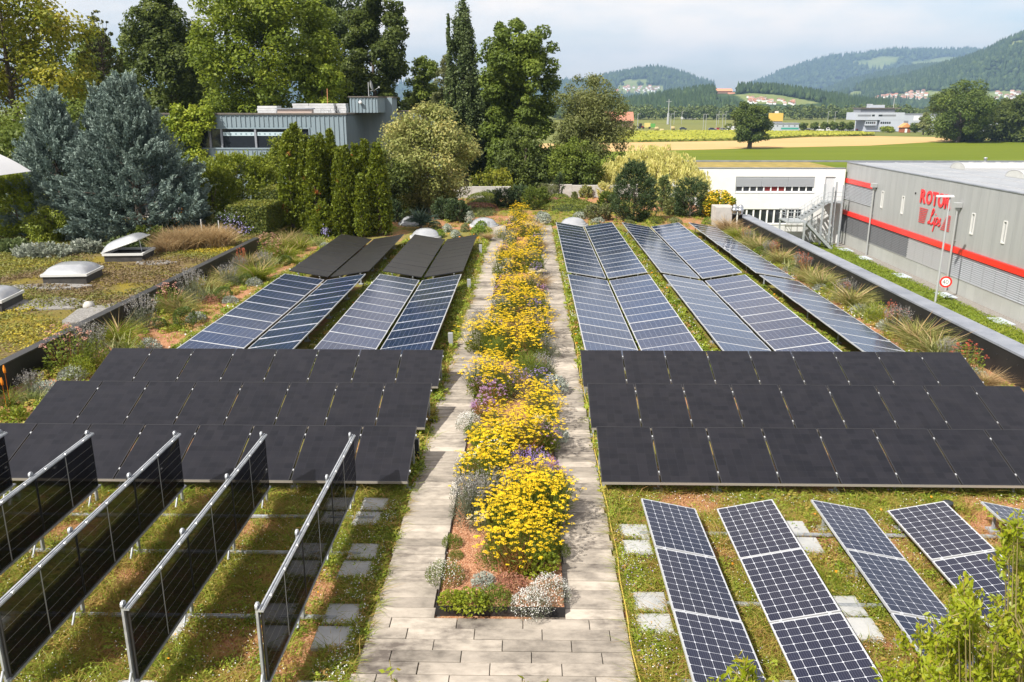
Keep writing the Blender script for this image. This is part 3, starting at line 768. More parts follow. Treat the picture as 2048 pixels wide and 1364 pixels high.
# upright two-sided panel rows
for i, x in enumerate((-9.6, -7.99, -6.38, -4.79, -3.17)):
    lb = ('outermost upright black panel row, only its far end in view', 'fourth upright black panel row out from the paved walkway', 'third upright black panel row out from the paved walkway',
          'second upright black panel row out from the paved walkway', 'upright black panel row closest to the paved walkway')[i]
    root = thing('solar_fence', lb, 'solar fence', (x, 8.60, 0), 0, 'upright rows of black solar panels')
    f, g = MM['bif']
    for k in range(3):
        o = link('solar_module', f, root, (.018, 1.79 * k + .90, .87), (0, R(90), 0)); link('glass_sheet', g, o)
        MB().box(-.47, .47, -.011, .011, -.004, -.0005).obj('cell_gap_strip', M_gap, o)
        for yy in (-.6, .0, .6):
            link('clamp', clamp_me, root, (.03, 1.79 * k + .90 + yy, 1.405), (0, 0, 0))
    r = MB(); r.box(-.035, .035, -.02, 5.45, 1.37, 1.395); r.box(-.028, -.008, -.02, 5.45, 1.395, 1.412); r.box(.008, .022, -.02, 5.45, 1.395, 1.405)
    r.obj('top_rail', M_galv, root)
    MB().box(-.035, .022, -.02, 5.45, .335, .365).obj('bottom_rail', M_galv, root)
    for k in range(4):
        y = 1.79 * k + (.0 if k else .02)
        MB().box(-.065, -.036, y - .035, y + .035, .08, 1.42).obj('post', M_galv, root)
        b = MB(); M = Matrix.Translation((-.05, y, 1.43)) @ Matrix.Rotation(R(90), 4, 'Y')
        b.lathe([(.0, -.014), (.05, -.014), (.05, .014), (0, .014)], 12, smooth=False, M=M); b.obj('post_cap', M_galv, root)
        b = MB(); b.tube([(-.05, y - .30, .1), (-.05, y - .04, .5)], .018, 5); b.obj('brace', M_galv, root)
for y, lb in ((8.62, 'near'), (10.4, 'second'), (12.18, 'third'), (13.42, 'farthest')):
    tag(MB().box(-9.8, -2.74, y - .03, y + .03, .05, .085).box(-9.8, -2.74, y - .006, y + .006, .085, .1).obj('ground_rail', M_galv),
        f'{lb} flat metal rail across the grass under the upright panels', 'rail', 'rails under the upright panels')
for y, lb in ((12.95, 'far'), (10.85, 'middle'), (9.1, 'near')):
    tag(MB().box(1.95, 9.2, y - .03, y + .03, .05, .085).box(1.95, 9.2, y - .006, y + .006, .085, .1).obj('ground_rail', M_galv),
        f'{lb} flat metal rail across the grass under the white-lined modules', 'rail', 'rails under the near strips')

# ---- concrete slabs that weigh the racks down
slab_me = MB().bbox(-.25, .25, -.25, .25, 0, .055, .006).mesh('concrete_slab', M_concg)
for (x, y), lb in zip(((-2.82, 13.95), (-2.86, 13.40), (-2.70, 12.26), (-2.73, 11.71), (-2.68, 10.5), (-2.70, 9.95), (-2.70, 8.78), (-5.1, 10.1), (-5.0, 8.75)),
                      ('farthest square grey slab beside the walkway, crossed by a sunlit wedge', 'square grey slab second farthest beside the walkway, rail end on it',
                       'upper slab of the middle pair beside the walkway', 'lower slab of the middle pair beside the walkway',
                       'upper slab of the near pair beside the walkway', 'lower slab of the near pair beside the walkway',
                       'slab cut off by the picture edge closest to the walkway', 'half overgrown slab between the two nearest upright rows', 'slab at the foot of the second upright row, cut by the picture edge')):
    tag(link('concrete_slab', slab_me, None, (x, y, .01), (0, 0, R(rnd.uniform(-2, 2)))), lb, 'paving slab', 'slabs beside the upright panels')
for (x, y), lb in zip(((1.86, 13.02), (1.85, 12.47), (1.84, 10.9), (1.84, 10.34), (4.66, 13.2), (4.70, 12.62), (4.72, 10.85), (4.74, 10.3)),
                      ('farthest pale slab beside the yellow cord', 'second farthest pale slab beside the yellow cord', 'third pale slab from the black rows beside the yellow cord', 'nearest pale slab beside the yellow cord',
                       'pale slab by the top corner of the second white-lined strip', 'pale slab between the second and third white-lined strips', 'overgrown slab halfway along the second and third strips', 'weedy slab nearest the orange flowers')):
    tag(link('concrete_slab', slab_me, None, (x, y, .01), (0, 0, R(rnd.uniform(-2, 2)))), lb, 'paving slab', 'slabs under the near strips')

# ---- bollards and cord
M_bol = mat('bollard_grey', (.36, .37, .38), rough=.5, metal=.3); M_bold = mat('bollard_dark', (.03, .035, .04), rough=.4)
M_lens = mat('bollard_lens', (.55, .56, .55), rough=.2)
for i, (x, y) in enumerate(((-2.33, 16.05), (-2.36, 24.4), (-2.36, 32.5), (-2.38, 41.0), (-2.38, 49.6))):
    lb = ('dark slim bollard light beside the frontmost black row', 'grey box bollard light near the blue module strips', 'grey box bollard light at the middle of the walkway',
          'grey box bollard light next to the plain black strips', 'small grey bollard light at the far end of the walkway')[i]
    t = thing('bollard_light', lb, 'bollard', (x, y, 0), 0, 'bollard lights along the walkway')
    MB().bbox(-.07, .07, -.05, .05, 0, .50, .008).obj('post', M_bold if i == 0 else M_bol, t)
    MB().box(.071, .075, -.04, .04, .36, .46).obj('lens', M_lens, t)
M_cord = mat('yellow_cord', (.50, .36, .05), (.60, .46, .12), scale=20, rough=.5)
pts = [(1.47 + .02 * math.sin(y * 1.1) + .012 * math.sin(y * 3.7) + (.10 if y > 34 else 0) * 1, y, .075) for y in np.arange(7.2, 38.6, .35)]
pts += [(1.45, 39.4, .07), (1.3, 40.2, .07), (1.42, 40.6, .07)]
tag(MB().tube(pts, .010, 5).obj('yellow_rope', M_cord), 'long thin yellow cord lying along the walkway edge', 'cord')
t = thing('vent_pipe', 'short black vent pipe standing in the grass before the tilted black row', 'vent pipe', (7.65, 13.85, 0))
MB().lathe([(.075, 0), (.075, .2), (.09, .2), (.09, .26), (0, .27)], 14).obj('pipe', M_bold, t)
MB().lathe([(.095, .1), (.095, .14), (.078, .14)], 14).obj('collar', M_bold, t)

# ---- skylights on the sedum roof
M_dome = mat('acrylic_dome', (.27, .28, .30), (.34, .35, .36), scale=2, rough=.25, spec=.6, coat=.4)
M_white = mat('white_frame', (.58, .58, .56), rough=.4)
M_grey_t = mat('curb_membrane', (.035, .033, .033), (.06, .055, .05), scale=4, rough=.6)
def dome_mesh(a, h, n=14):
    q = np.linspace(-1, 1, n); A, B = np.meshgrid(q, q)
    z = h * ((1 - A ** 4) * (1 - B ** 4)) ** .6
    i = np.arange((n - 1) * n).reshape(-1, n)[:, :-1].ravel()
    return mesh_np('dome', np.stack([A.ravel() * a, B.ravel() * a, z.ravel()], 1), np.stack([i, i + 1, i + n + 1, i + n], 1), M_dome, smooth=True)
dm = dome_mesh(.83, .30)
for i, (x, y, rz, lb) in enumerate(((-18.3, 32.5, 6, 'middle closed roof window with a bulging grey dome on the sedum roof'),
                                    (-18.2, 37.2, 6, 'open roof window with its dome tilted up near the dry grasses'),
                                    (-18.85, 27.85, 8, 'nearest grey-domed roof window, cut by the picture edge'))):
    t = thing('roof_window', lb, 'skylight', (x, y, SZ - .12), R(rz), 'square roof windows on the sedum roof')
    c = MB(); a = .82
    for s in ((-a, a, -a, -a + .06), (-a, a, a - .06, a), (-a, -a + .06, -a + .06, a - .06), (a - .06, a, -a + .06, a - .06)): c.box(*s, 0, .40)
    c.obj('curb', M_grey_t, t)
    fr = MB(); a = .88
    for s in ((-a, a, -a, -a + .1), (-a, a, a - .1, a), (-a, -a + .1, -a + .1, a - .1), (a - .1, a, -a + .1, a - .1)): fr.box(*s, .403, .50)
    fr.obj('frame', M_white, t)
    if i == 1:
        MB().box(-.8, .8, -.8, .8, .30, .31).obj('inner_pane', mat('inner_pane', (.40, .40, .38), rough=.15), t)
        o = link('dome', dm, t, (-.14, .07, .82), (0, R(-19), 0))
        fr = MB(); a = .87
        for s in ((-a, a, -a, -a + .06), (-a, a, a - .06, a), (-a, -a + .06, -a + .06, a - .06), (a - .06, a, -a + .06, a - .06)): fr.box(*s, -.05, .0)
        link('lid_frame', fr.mesh('lid_frame', M_white), o)
        MB().tube([(.55, 0, .45), (.5, 0, .95)], .02, 6).obj('strut', M_alu, t)
    else:
        link('dome', dm, t, (0, 0, .502))
# round domes in the far garden
rd = MB().lathe([(.80, 0), (.80, .14), (.76, .145), (.70, .25), (.55, .38), (.32, .47), (0, .50)], 24).mesh('dome', M_dome)
rc = MB().lathe([(.90, -.05), (.90, .07), (.80, .08)], 24).mesh('curb', M_concg)
for (x, y, lb) in ((-2.72, 50.9, 'round clear dome skylight at the end of the bollard-side walkway'), (2.78, 51.2, 'round clear dome skylight behind the blue module strips'),
                   (-5.75, 46.3, 'round dome skylight behind the plain black strips, near the yucca'), (-7.2, 51.6, 'round dome skylight half hidden behind the yucca')):
    t = thing('dome_skylight', lb, 'skylight', (x, y, .05), 0, 'round dome skylights')
    link('curb', rc, t); link('dome', rd, t)

# ================================================================== GROUND PLANTS BETWEEN THE PANELS (stuff)
M_mead = leafmat('meadow_leaf', [(0, (.42, .25, .09)), (.18, (.40, .32, .07)), (.42, (.27, .31, .03)), (.75, (.15, .22, .018)), (1, (.34, .40, .045))], trans=.35, objrand=0)
SLABS = [tuple(o.location[:2]) for o in bpy.data.objects if o.name.startswith('concrete_slab')]
def meadow(name, x0, x1, y0, y1, nleaf, nblade, sz, bl, dens=None, seed=0, thresh=.35, green=.0, tufts=0, tsc=1.0):
    r = np.random.default_rng(seed)
    x, y = r.uniform(x0, x1, nleaf), r.uniform(y0, y1, nleaf)
    f = lush(x, y) + .5 * (vnoise(x, y, 3.0) - .5) + .35 * (r.random(nleaf) - .5); k = f > thresh
    x, y, f = x[k], y[k], f[k]; n = len(x)
    h = sz * 2.2 * np.clip(vnoise(x + 9, y, 2.3) * 2 - .5, .1, 1.4) * r.random(n)
    Nn = unit(r.normal(size=(n, 3)) * .7 + [0, -.1, 1])
    s = .6 + .8 * r.random(n)
    a = leaves(np.stack([x, y, .02 + h], 1), np.cross(Nn, rdir(n, r)), Nn, sz * s, sz * .6 * s)
    tn = np.clip(.36 + green + .9 * (vnoise(x, y, .9) - .45) + .5 * (f - .4) + .4 * (r.random(n) - .5), 0, 1)
    parts = [(a[0], a[1], tn)]
    x, y = r.uniform(x0, x1, nblade), r.uniform(y0, y1, nblade)
    f = lush(x, y) + .6 * (vnoise(x + 3, y, 2.0) - .5) + .3 * (r.random(nblade) - .5); k = f > thresh + .05
    x, y = x[k], y[k]; n = len(x)
    b = blades(np.stack([x, y, np.full(n, .0)], 1), r.normal(size=(n, 3)) * [.5, .5, .2] + [0, 0, 1], bl * (.4 + .9 * r.random(n)), sz * .28, .9)
    tb = np.clip(.36 + green + .9 * (vnoise(x, y, .9) - .45) + .5 * (r.random(n) - .4), 0, 1)
    parts.append((b[0], b[1], np.tile(tb, 2)))
    for k in range(tufts):                                              # tufts that stand up: broad-leaved, grassy, dry
        cx, cy = r.uniform(x0, x1), r.uniform(y0, y1)
        if lush(cx, cy) + .5 * (vnoise(cx, cy, 3.0) - .5) < thresh - .12: continue
        R_ = r.uniform(.07, .17) * tsc; H_ = r.uniform(.06, .20) * tsc; ty = r.random(); tone = np.clip(.60 + .34 * r.normal(), 0, 1)
        if ty < .62:
            m = int(34 * (R_ / .12 / tsc) ** 1.5) + 10; d = rdir(m, r); d[:, 2] = np.abs(d[:, 2]); C = np.array([cx, cy, .01]) + d * [R_, R_, H_] * (.6 + .4 * r.random((m, 1)))
            N = unit(d + r.normal(size=(m, 3)) * .5 + [0, 0, .3]); q = sz * r.uniform(.9, 1.7); v_, f_ = leaves(C, np.cross(N, rdir(m, r)), N, q * (.7 + .6 * r.random(m)), q * .55)
            parts.append((v_, f_, np.clip(tone + .25 * (r.random(m) - .5), 0, 1)))
        else:
            m = 22; dd = r.normal(size=(m, 3)) * [.5, .5, .1] + [0, 0, 1]; v_, f_ = blades(np.array([cx, cy, 0]) + r.normal(size=(m, 3)) * [R_ * .4, R_ * .4, 0], dd, bl * r.uniform(.8, 1.5) * (.6 + .6 * r.random(m)), sz * .3, .8)
            parts.append((v_, f_, np.tile(np.clip((tone if ty < .85 else .1) + .2 * (r.random(m) - .5), 0, 1), 2)))
    V, F, T = join(parts)
    c = V[F].mean(1); keep = np.ones(len(F), bool)
    for sx_, sy_ in SLABS: keep &= ~((np.abs(c[:, 0] - sx_) < .235) & (np.abs(c[:, 1] - sy_) < .235) & (c[:, 2] < .16))
    F, T = F[keep], T[keep]
    return stuff(name, mesh_np(name, V, F, M_mead, T))
meadow('meadow_grass', -11.5, -2.34, 7.4, 14.6, 70000, 60000, .034, .30, seed=1, thresh=.44, tufts=2600)
meadow('meadow_grass', 1.52, 10.5, 7.4, 14.8, 70000, 50000, .034, .29, seed=2, thresh=.44, tufts=2600)
for (a, b, c, d, nl, nb, s) in ((-6.75, -5.8, 22, 45, 5000, 3500, 3), (-4.6, -4.15, 22, 45, 1500, 1500, 4), (-2.75, -2.28, 15, 50, 9000, 9000, 5), (1.50, 2.0, 14.6, 49, 11000, 7000, 6),
                               (4.75, 5.65, 22, 49, 9000, 7000, 7), (8.6, 9.6, 22, 49, 9000, 8000, 8), (3.1, 3.4, 22, 49, 2500, 1500, 9), (-10.9, -9.6, 21, 46, 5000, 4000, 10), (10.5, 11.8, 21.5, 50, 9000, 6500, 11), (-13.5, -11.2, 14.5, 46, 11000, 6500, 12), (11.6, 12.8, 17, 50, 8000, 4500, 13),
                               (-12, 12, 49.5, 67.5, 14000, 5000, 14)):
    meadow('meadow_grass', a, b, c, d, nl, nb, .075, .22, seed=s, thresh=.42, green=.25 if a > -7 and b < 10 else 0.02, tufts=int(nl / 18), tsc=1.5)
meadow('meadow_grass', -2.78, -2.24, 7.4, 14.6, 3000, 4600, .036, .24, seed=31, thresh=.22, green=.2, tufts=420)
meadow('meadow_grass', 1.56, 1.84, 7.4, 14.6, 2600, 3200, .036, .24, seed=32, thresh=.34, green=.2, tufts=230)
meadow('meadow_grass', -2.6, -2.17, 14.6, 49, 3000, 5000, .06, .26, seed=33, thresh=.3, green=.15, tufts=420, tsc=1.4)
meadow('meadow_grass', -11.5, -2.34, 7.4, 14.6, 16000, 26000, .034, .22, seed=41, thresh=.16, green=-.36, tufts=500)
meadow('meadow_grass', 1.6, 10.5, 7.4, 14.8, 16000, 26000, .034, .22, seed=42, thresh=.16, green=-.36, tufts=500)
# small flowers in the grass
M_fw = leafmat('white_specks', [(.62, .62, .58), (.80, .80, .76)], trans=.2, objrand=0)
M_fo = leafmat('orange_specks', [(.75, .22, .02), (.85, .38, .02)], trans=.2, objrand=0)
M_fv = leafmat('violet_specks', [(.24, .16, .42), (.40, .28, .58)], trans=.2, objrand=0)
def specks(name, m, boxes, seed, clump=.55):
    r = np.random.default_rng(seed); P = []
    for (x0, x1, y0, y1, n, s) in boxes:
        x, y = r.uniform(x0, x1, n * 3), r.uniform(y0, y1, n * 3); k = vnoise(x + 31, y + 7, 1.5) > clump - .15 * r.random(n * 3)
        x, y = x[k][:n], y[k][:n]; k = np.ones(len(x), bool)
        for sx_, sy_ in SLABS: k &= ~((np.abs(x - sx_) < .27) & (np.abs(y - sy_) < .27))
        x, y = x[k], y[k]; P.append(np.stack([x, y, .07 + .10 * r.random(len(x)), np.full(len(x), s)], 1))
    P = np.concatenate(P); n = len(P); Nn = unit(r.normal(size=(n, 3)) * .4 + [0, -.3, 1]); s = P[:, 3] * (.7 + .6 * r.random(n))
    V, F = leaves(P[:, :3], np.cross(Nn, rdir(n, r)), Nn, s, s * .9)
    stuff(name, mesh_np(name, V, F, m, r.random(n)))
specks('white_flowers', M_fw, ((-2.8, -2.3, 7.6, 14.4, 420, .018), (1.55, 1.9, 7.6, 14.4, 260, .018), (-10, -2.3, 8, 14.4, 2600, .017), (1.5, 10, 7.5, 14.4, 3200, .017), (-2.75, -2.35, 8, 14, 900, .02), (1.5, 2.1, 14.6, 49, 2300, .032), (4.8, 5.6, 22, 49, 900, .035), (-6.7, -5.9, 22, 44, 500, .045), (-2.7, -2.3, 33, 50, 350, .035), (-11, -10, 22, 40, 250, .05), (10.9, 12, 22, 45, 400, .05)), 1)
specks('orange_flowers', M_fo, ((-10, -2.3, 8, 14.4, 30, .04), (1.5, 9, 8, 14.4, 26, .05), (4.8, 5.6, 22, 49, 20, .09), (8.7, 9.6, 22, 49, 16, .09), (-6.6, -5.9, 22, 44, 22, .09), (-6.5, -2.6, 44.3, 47, 60, .11), (1.5, 2, 20, 49, 16, .08)), 2, .2)
specks('violet_flowers', M_fv, ((-2.7, -2.35, 8, 13, 160, .016), (1.5, 2.0, 8, 14, 240, .02), (1.5, 8, 8, 14, 120, .018)), 3)
# ================================================================== GREY FACTORY with the red bands
FX = 33.3
M_fac = mat('factory_panel', (.345, .35, .352), (.395, .40, .40), scale=1.4, rough=.5, metal=.25, stretch=(1, 1, .12), detail=6, objrand=.025)
M_facl = mat('factory_base_panel', (.36, .365, .35), (.41, .415, .395), scale=.5, rough=.5, metal=.15, objrand=.03)
M_red = mat('red_band', (.72, .022, .014), rough=.35, coat=.2)
M_slat = mat('blind_slat', (.56, .58, .61), rough=.4, metal=.4)
M_slatg = mat('louvre_slat', (.50, .50, .50), rough=.45, metal=.3)
M_dark = mat('dark_interior', (.018, .018, .02), rough=.5)
M_glass = mat('window_glass', (.02, .024, .03), rough=.05, spec=.8)
M_pipe = mat('pipe_grey', (.40, .41, .41), rough=.45, metal=.3)
M_roofw = mat('pale_roof', (.25, .265, .285), (.31, .325, .345), scale=.4, rough=.7)
fy0, fy1, fz0, fz1 = 30.0, 89.2, -7.08, 1.42
fac = thing('factory_building', 'long grey metal factory with red bands and red lettering', 'factory', (FX, 60, GZ))
def FP(o): o.location.y -= 60; o.location.z -= GZ; o.location.x -= FX; return o        # parts are written in site coordinates
def fpart(mb, name, m): return FP(mb.obj(name, m, fac))
mb = MB(); mb.box(FX + .06, 70, fy0, fy1 - .02, fz0, fz1 - .1); fpart(mb, 'core', M_fac)
# cladding panels: upper field (1.2 m wide sheets), each its own part; openings for the tall slim windows
slim = [79.45, 75.0, 62.9, 58.58, 50.4, 46.1, 38.0, 34.0]
ys = np.arange(fy0, fy1, 1.2)
for y0 in ys:
    y1 = min(y0 + 1.2, fy1)
    wz = [(fz1 - .02, -3.44)]
    top, bot = fz1 - .02, -3.44
    hit = [s for s in slim if y0 - .35 < s < y1 + .35]
    if y0 > 81.2: wz = [(top, -.2), (-2.36, -3.44)]
    elif hit:
        s = hit[0]; mbp = MB(); a, b = s - .24, s + .24
        mbp.box(FX, FX + .05, y0 + .008, y1 - .008, -.6, top); mbp.box(FX, FX + .05, y0 + .008, y1 - .008, bot, -2.2)
        if a > y0 + .02: mbp.box(FX, FX + .05, y0 + .008, min(a, y1 - .008), -2.199, -.601)
        if b < y1 - .02: mbp.box(FX, FX + .05, max(b, y0 + .008), y1 - .008, -2.199, -.601)
        fpart(mbp, 'wall_panel', M_fac); wz = []
    for (a, b) in wz: fpart(MB().box(FX, FX + .05, y0 + .008, y1 - .008, b, a), 'wall_panel', M_fac)
    fpart(MB().box(FX - .01, FX + .05, y0 + .006, y1 - .006, fz0 + .12, -5.8), 'base_panel', M_facl)
for s in slim:
    f = MB(); a, b = s - .24, s + .24
    f.box(FX - .05, FX + .14, a, a + .07, -2.2, -.6).box(FX - .05, FX + .14, b - .07, b, -2.2, -.6)
    f.box(FX - .05, FX + .14, a + .07, b - .07, -.68, -.6).box(FX - .07, FX + .14, a + .07, b - .07, -2.2, -2.1)
    o = fpart(f, 'window_frame', M_white)
    link('pane', MB().box(FX + .10, FX + .12, a + .07, b - .07, -2.1, -.68).mesh('pane', M_glass), o)
# red bands
for y0 in np.arange(fy0, fy1 + .2, 6.0):
    fpart(MB().bbox(FX - .16, FX + .05, y0, min(y0 + 5.995, fy1 + .25), -3.9, -3.46, .015), 'red_band', M_red)
fpart(MB().bbox(FX - .14, FX + .05, 81.3, fy1 + .22, -.64, -.22, .015), 'red_band', M_red)
# blinds and louvres: each field a frame with its slats
def slats(y0, y1, z0, z1, pitch, m, name, back):
    fpart(MB().box(FX + .03, FX + .058, y0, y1, z0, z1), 'recess', back)
    yy = y0
    while yy < y1 - .1:
        ye = min(yy + 1.6, y1); mb = MB(); z = z0
        while z < z1 - pitch * .5:
            M = Matrix.Translation((FX - .02, 0, z + pitch / 2)) @ Matrix.Rotation(R(-38), 4, 'Y')
            mb.box(-.075, .075, yy + .02, ye - .02, -.004, .004, M=M); z += pitch
        mb.box(FX - .03, FX - .015, yy + .0, yy + .018, z0, z1)
        fpart(mb, name, m); yy = ye
M_recg = mat('blind_recess', (.22, .225, .235), rough=.5)
slats(81.3, fy1 - .1, -2.34, -.66, .14, M_slat, 'blind_slats', M_recg)
slats(73.05, fy1 - .1, -5.74, -3.93, .15, mat('dark_louvre', (.22, .225, .235), rough=.45, metal=.3), 'louvre_slats', M_dark)
slats(65.1, 73.0, -5.74, -3.93, .15, M_slatg, 'louvre_slats', M_slatg)
slats(fy0, 65.05, -5.74, -3.93, .15, M_slat, 'blind_slats', M_recg)
fpart(MB().box(FX - .05, FX + .05, fy0, fy1, fz0, fz0 + .1), 'plinth', M_dark)
fpart(MB().box(FX - .04, FX + .05, fy0, fy1, -5.80, -5.76), 'sill', M_slatg)
# parapet cap, end wall, roof
fpart(MB().box(FX - .06, FX + .22, fy0, fy1 + .06, fz1 - .03, fz1 + .04), 'roof_cap', M_cap)
fpart(MB().box(FX + .22, 70, fy1 - .2, fy1 + .06, fz1 - .03, fz1 + .04), 'roof_cap', M_cap)
fpart(MB().box(FX, 70, fy1, fy1 + .04, fz0, fz1 - .03), 'end_wall', M_facl)
fpart(MB().box(FX + .22, 70, fy0, fy1 - .2, fz1 - .12, fz1 - .04), 'roof', M_roofw)
for xx in np.arange(FX + 1.8, 68, 3.0): fpart(MB().box(xx, xx + .06, fy0, fy1 - .3, fz1 - .039, fz1 + .0), 'roof_seam', M_slatg)
# barrel rooflights across the roof
M_poly_l = mat('rooflight_sheet', (.40, .40, .37), (.48, .48, .45), scale=1, rough=.35)
for yb_ in (80.0, 70.5, 61.0, 51.5):
    cv = MB(); vs = []; fs = []; r0 = 1.1; x0, x1 = FX + 6.9, 66
    n_ = 9
    for xx in (x0, x1):
        for q in np.linspace(0, math.pi, n_): vs.append((xx, yb_ + 1.45 * math.cos(q), fz1 - .03 + .6 * math.sin(q)))
    cv.add(vs, [(i, i + 1, n_ + i + 1, n_ + i) for i in range(n_ - 1)], True); cv.add(vs[:n_], [tuple(range(n_))]); 
    o = fpart(cv, 'rooflight', M_poly_l)
    rb = MB()
    for xx in np.arange(x0, x1, 1.25):
        rb.tube([(xx, yb_ + 1.47 * math.cos(q), fz1 - .03 + .62 * math.sin(q)) for q in np.linspace(0, math.pi, n_)], .035, 4)
    link('rib', rb.mesh('rib', M_slatg), o)
    fpart(MB().box(x0 - .1, x1, yb_ - 1.6, yb_ - 1.47, fz1 - .04, fz1 + .16), 'rooflight_curb', M_slatg)
fpart(MB().lathe([(.12, 0), (.12, .5), (.18, .52), (.18, .62), (0, .66)], 10, c=(FX + 13.8, 88.4, fz1 - .1)), 'roof_vent', M_pipe)
# downpipes with hoppers
for yp in (81.1, 64.98, 49.0):
    fpart(MB().bbox(FX - .48, FX - .02, yp - .26, yp + .26, -.42, -.04, .03).bbox(FX - .34, FX - .12, yp - .14, yp + .14, -.62, -.42, .02), 'rain_hopper', M_pipe)
    fpart(MB().tube([(FX - .24, yp, -.6), (FX - .24, yp, fz0 - .05)], .085, 8).box(FX - .24, FX, yp - .03, yp + .03, -3.0, -2.95).box(FX - .24, FX, yp - .03, yp + .03, -6, -5.95), 'downpipe', M_pipe)
fpart(MB().box(FX - .06, FX, 72.72, 72.86, -.22, -.06), 'wall_sensor', M_dark)
# lettering
def text_mesh(body, name, m, size=1, off=.0, ext=.02):
    cu = bpy.data.curves.new(name, 'FONT'); cu.body = body; cu.size = size; cu.offset = off; cu.extrude = ext
    o = bpy.data.objects.new('tmp', cu); COL.objects.link(o)
    dg = bpy.context.evaluated_depsgraph_get(); me = bpy.data.meshes.new_from_object(o.evaluated_get(dg))
    bpy.data.objects.remove(o); me.name = name; me.materials.clear(); me.materials.append(m)
    return me
M_letter = mat('red_letter', (.68, .03, .035), rough=.45)
sign = thing('factory_lettering', 'red ROTOR Lips lettering with stripes high on the grey factory wall', 'wall sign', (FX - .045, 69, -1.2))
adv = 0
for ch in 'ROTOR':
    me = text_mesh(ch, 'letter', M_letter, 1, .035, .03)
    co = np.empty(len(me.vertices) * 3, np.float32); me.vertices.foreach_get('co', co); co = co.reshape(-1, 3)
    x0, x1, y0, y1 = co[:, 0].min(), co[:, 0].max(), co[:, 1].min(), co[:, 1].max()
    wd = {'R': .98, 'O': 1.02, 'T': .86}[ch]
    X = (co[:, 0] - x0) / (x1 - x0) * wd; Z = (co[:, 1] - y0) / (y1 - y0) * 1.12
    out = np.stack([-(co[:, 2]), 71.75 - (adv + X) - 69, Z - .80 + 1.2], 1)
    me.vertices.foreach_set('co', out.astype(np.float32).ravel()); me.update()
    link('letter', me, sign); adv += wd + .09
def stroke(pts, name, r=.085):
    P = []
    for i in range(len(pts) - 1):                                   # Catmull-Rom through the drawn points
        p0, p1, p2, p3 = pts[max(i - 1, 0)], pts[i], pts[i + 1], pts[min(i + 2, len(pts) - 1)]
        for t in np.linspace(0, 1, 6)[:-1]:
            P.append(tuple(.5 * (2 * p1[k] + (p2[k] - p0[k]) * t + (2 * p0[k] - 5 * p1[k] + 4 * p2[k] - p3[k]) * t * t + (3 * p1[k] - p0[k] - 3 * p2[k] + p3[k]) * t ** 3) for k in (0, 1)))
    P.append(pts[-1])
    M = Matrix.Diagonal((.3, 1, 1, 1))
    return link(name, MB().tube([(0, -a, b) for a, b in P], r, 6, M=M).mesh(name, M_letter), sign)
ox = lambda P: [(a - .75, b + .02) for a, b in P]     # x to the reader's right from mid sign, z
stroke(ox([(.40, -.42), (.62, -.22), (.72, .02), (.60, .14), (.46, .0), (.36, -.34), (.26, -.72), (.14, -1.02), (-.02, -1.14), (-.10, -1.04), (.04, -.98), (.30, -1.08), (.54, -1.12), (.76, -.94)]), 'letter')
stroke(ox([(.98, -.52), (.86, -.86), (.86, -1.04), (.96, -1.08), (1.08, -.96)]), 'letter'); stroke(ox([(1.06, -.28), (1.08, -.24)]), 'letter', .10)
stroke(ox([(1.28, -.50), (1.10, -1.00), (.86, -1.66)]), 'letter'); stroke(ox([(1.20, -.66), (1.42, -.50), (1.58, -.60), (1.52, -.86), (1.34, -1.06), (1.18, -1.02)]), 'letter')
stroke(ox([(1.62, -.92), (1.86, -.64), (1.96, -.48), (1.90, -.72), (1.98, -.94), (1.84, -1.10), (1.64, -1.06)]), 'letter', .08)
for k in range(9):
    z = -.02 - .145 * k; a0 = 2.62 - .01 * k; a1 = 1.13 + .042 * k
    link('stripe', MB().box(-.012, .012, a1, a0, z - .026, z + .026).mesh('stripe', M_letter), sign)
    b0 = -.42 + .13 * k - 1.22; b1 = -2.82 - .005 * k + .1
    zz = -.10 - .145 * k
    link('stripe', MB().box(-.012, .012, -2.78, -2.14 + .10 * k, zz - .026, zz + .026).mesh('stripe', M_letter), sign)
# grass lane, gravel strip and drain slabs along its foot
rect('lawn', 13.9, 32.3, 6, 120, GZ + .02, M_lawn)
rect('gravel_strip', 31.9, FX, 28, 90, GZ + .035, M_pebble)
M_dslab = mat('drain_slab', (.40, .46, .52), (.48, .53, .57), scale=2, rough=.8)
ds = MB().bbox(-.5, .5, -.9, .9, 0, .06, .01).mesh('drain_slab', M_dslab)
for i, y in enumerate((84.0, 79.4, 70.8, 63.2, 55.2, 47)):
    tag(link('drain_slab', ds, None, (32.1 + .1 * (i % 2), y, GZ + .03)), 'pale bluish slab in the gravel at the factory foot, %s from the fire stairs' % nth(i), 'paving slab', 'slabs along the factory foot')
r = np.random.default_rng(5); n = 26000
x, y = r.uniform(26, 32.2, n), r.uniform(40, 92, n); k = vnoise(x, y, .5) > .33; x, y = x[k], y[k]; n = len(x)
V, F = blades(np.stack([x, y, np.full(n, GZ + .02)], 1), r.normal(size=(n, 3)) * [.5, .5, .2] + [0, 0, 1], .18 + .15 * r.random(n), .06, .8)
stuff('lawn_grass', mesh_np('lawn_grass', V, F, M_mead, np.tile(np.clip(.62 + .35 * (r.random(n) - .5) + .5 * (vnoise(x, y, .3) - .5), 0, 1), 2)))

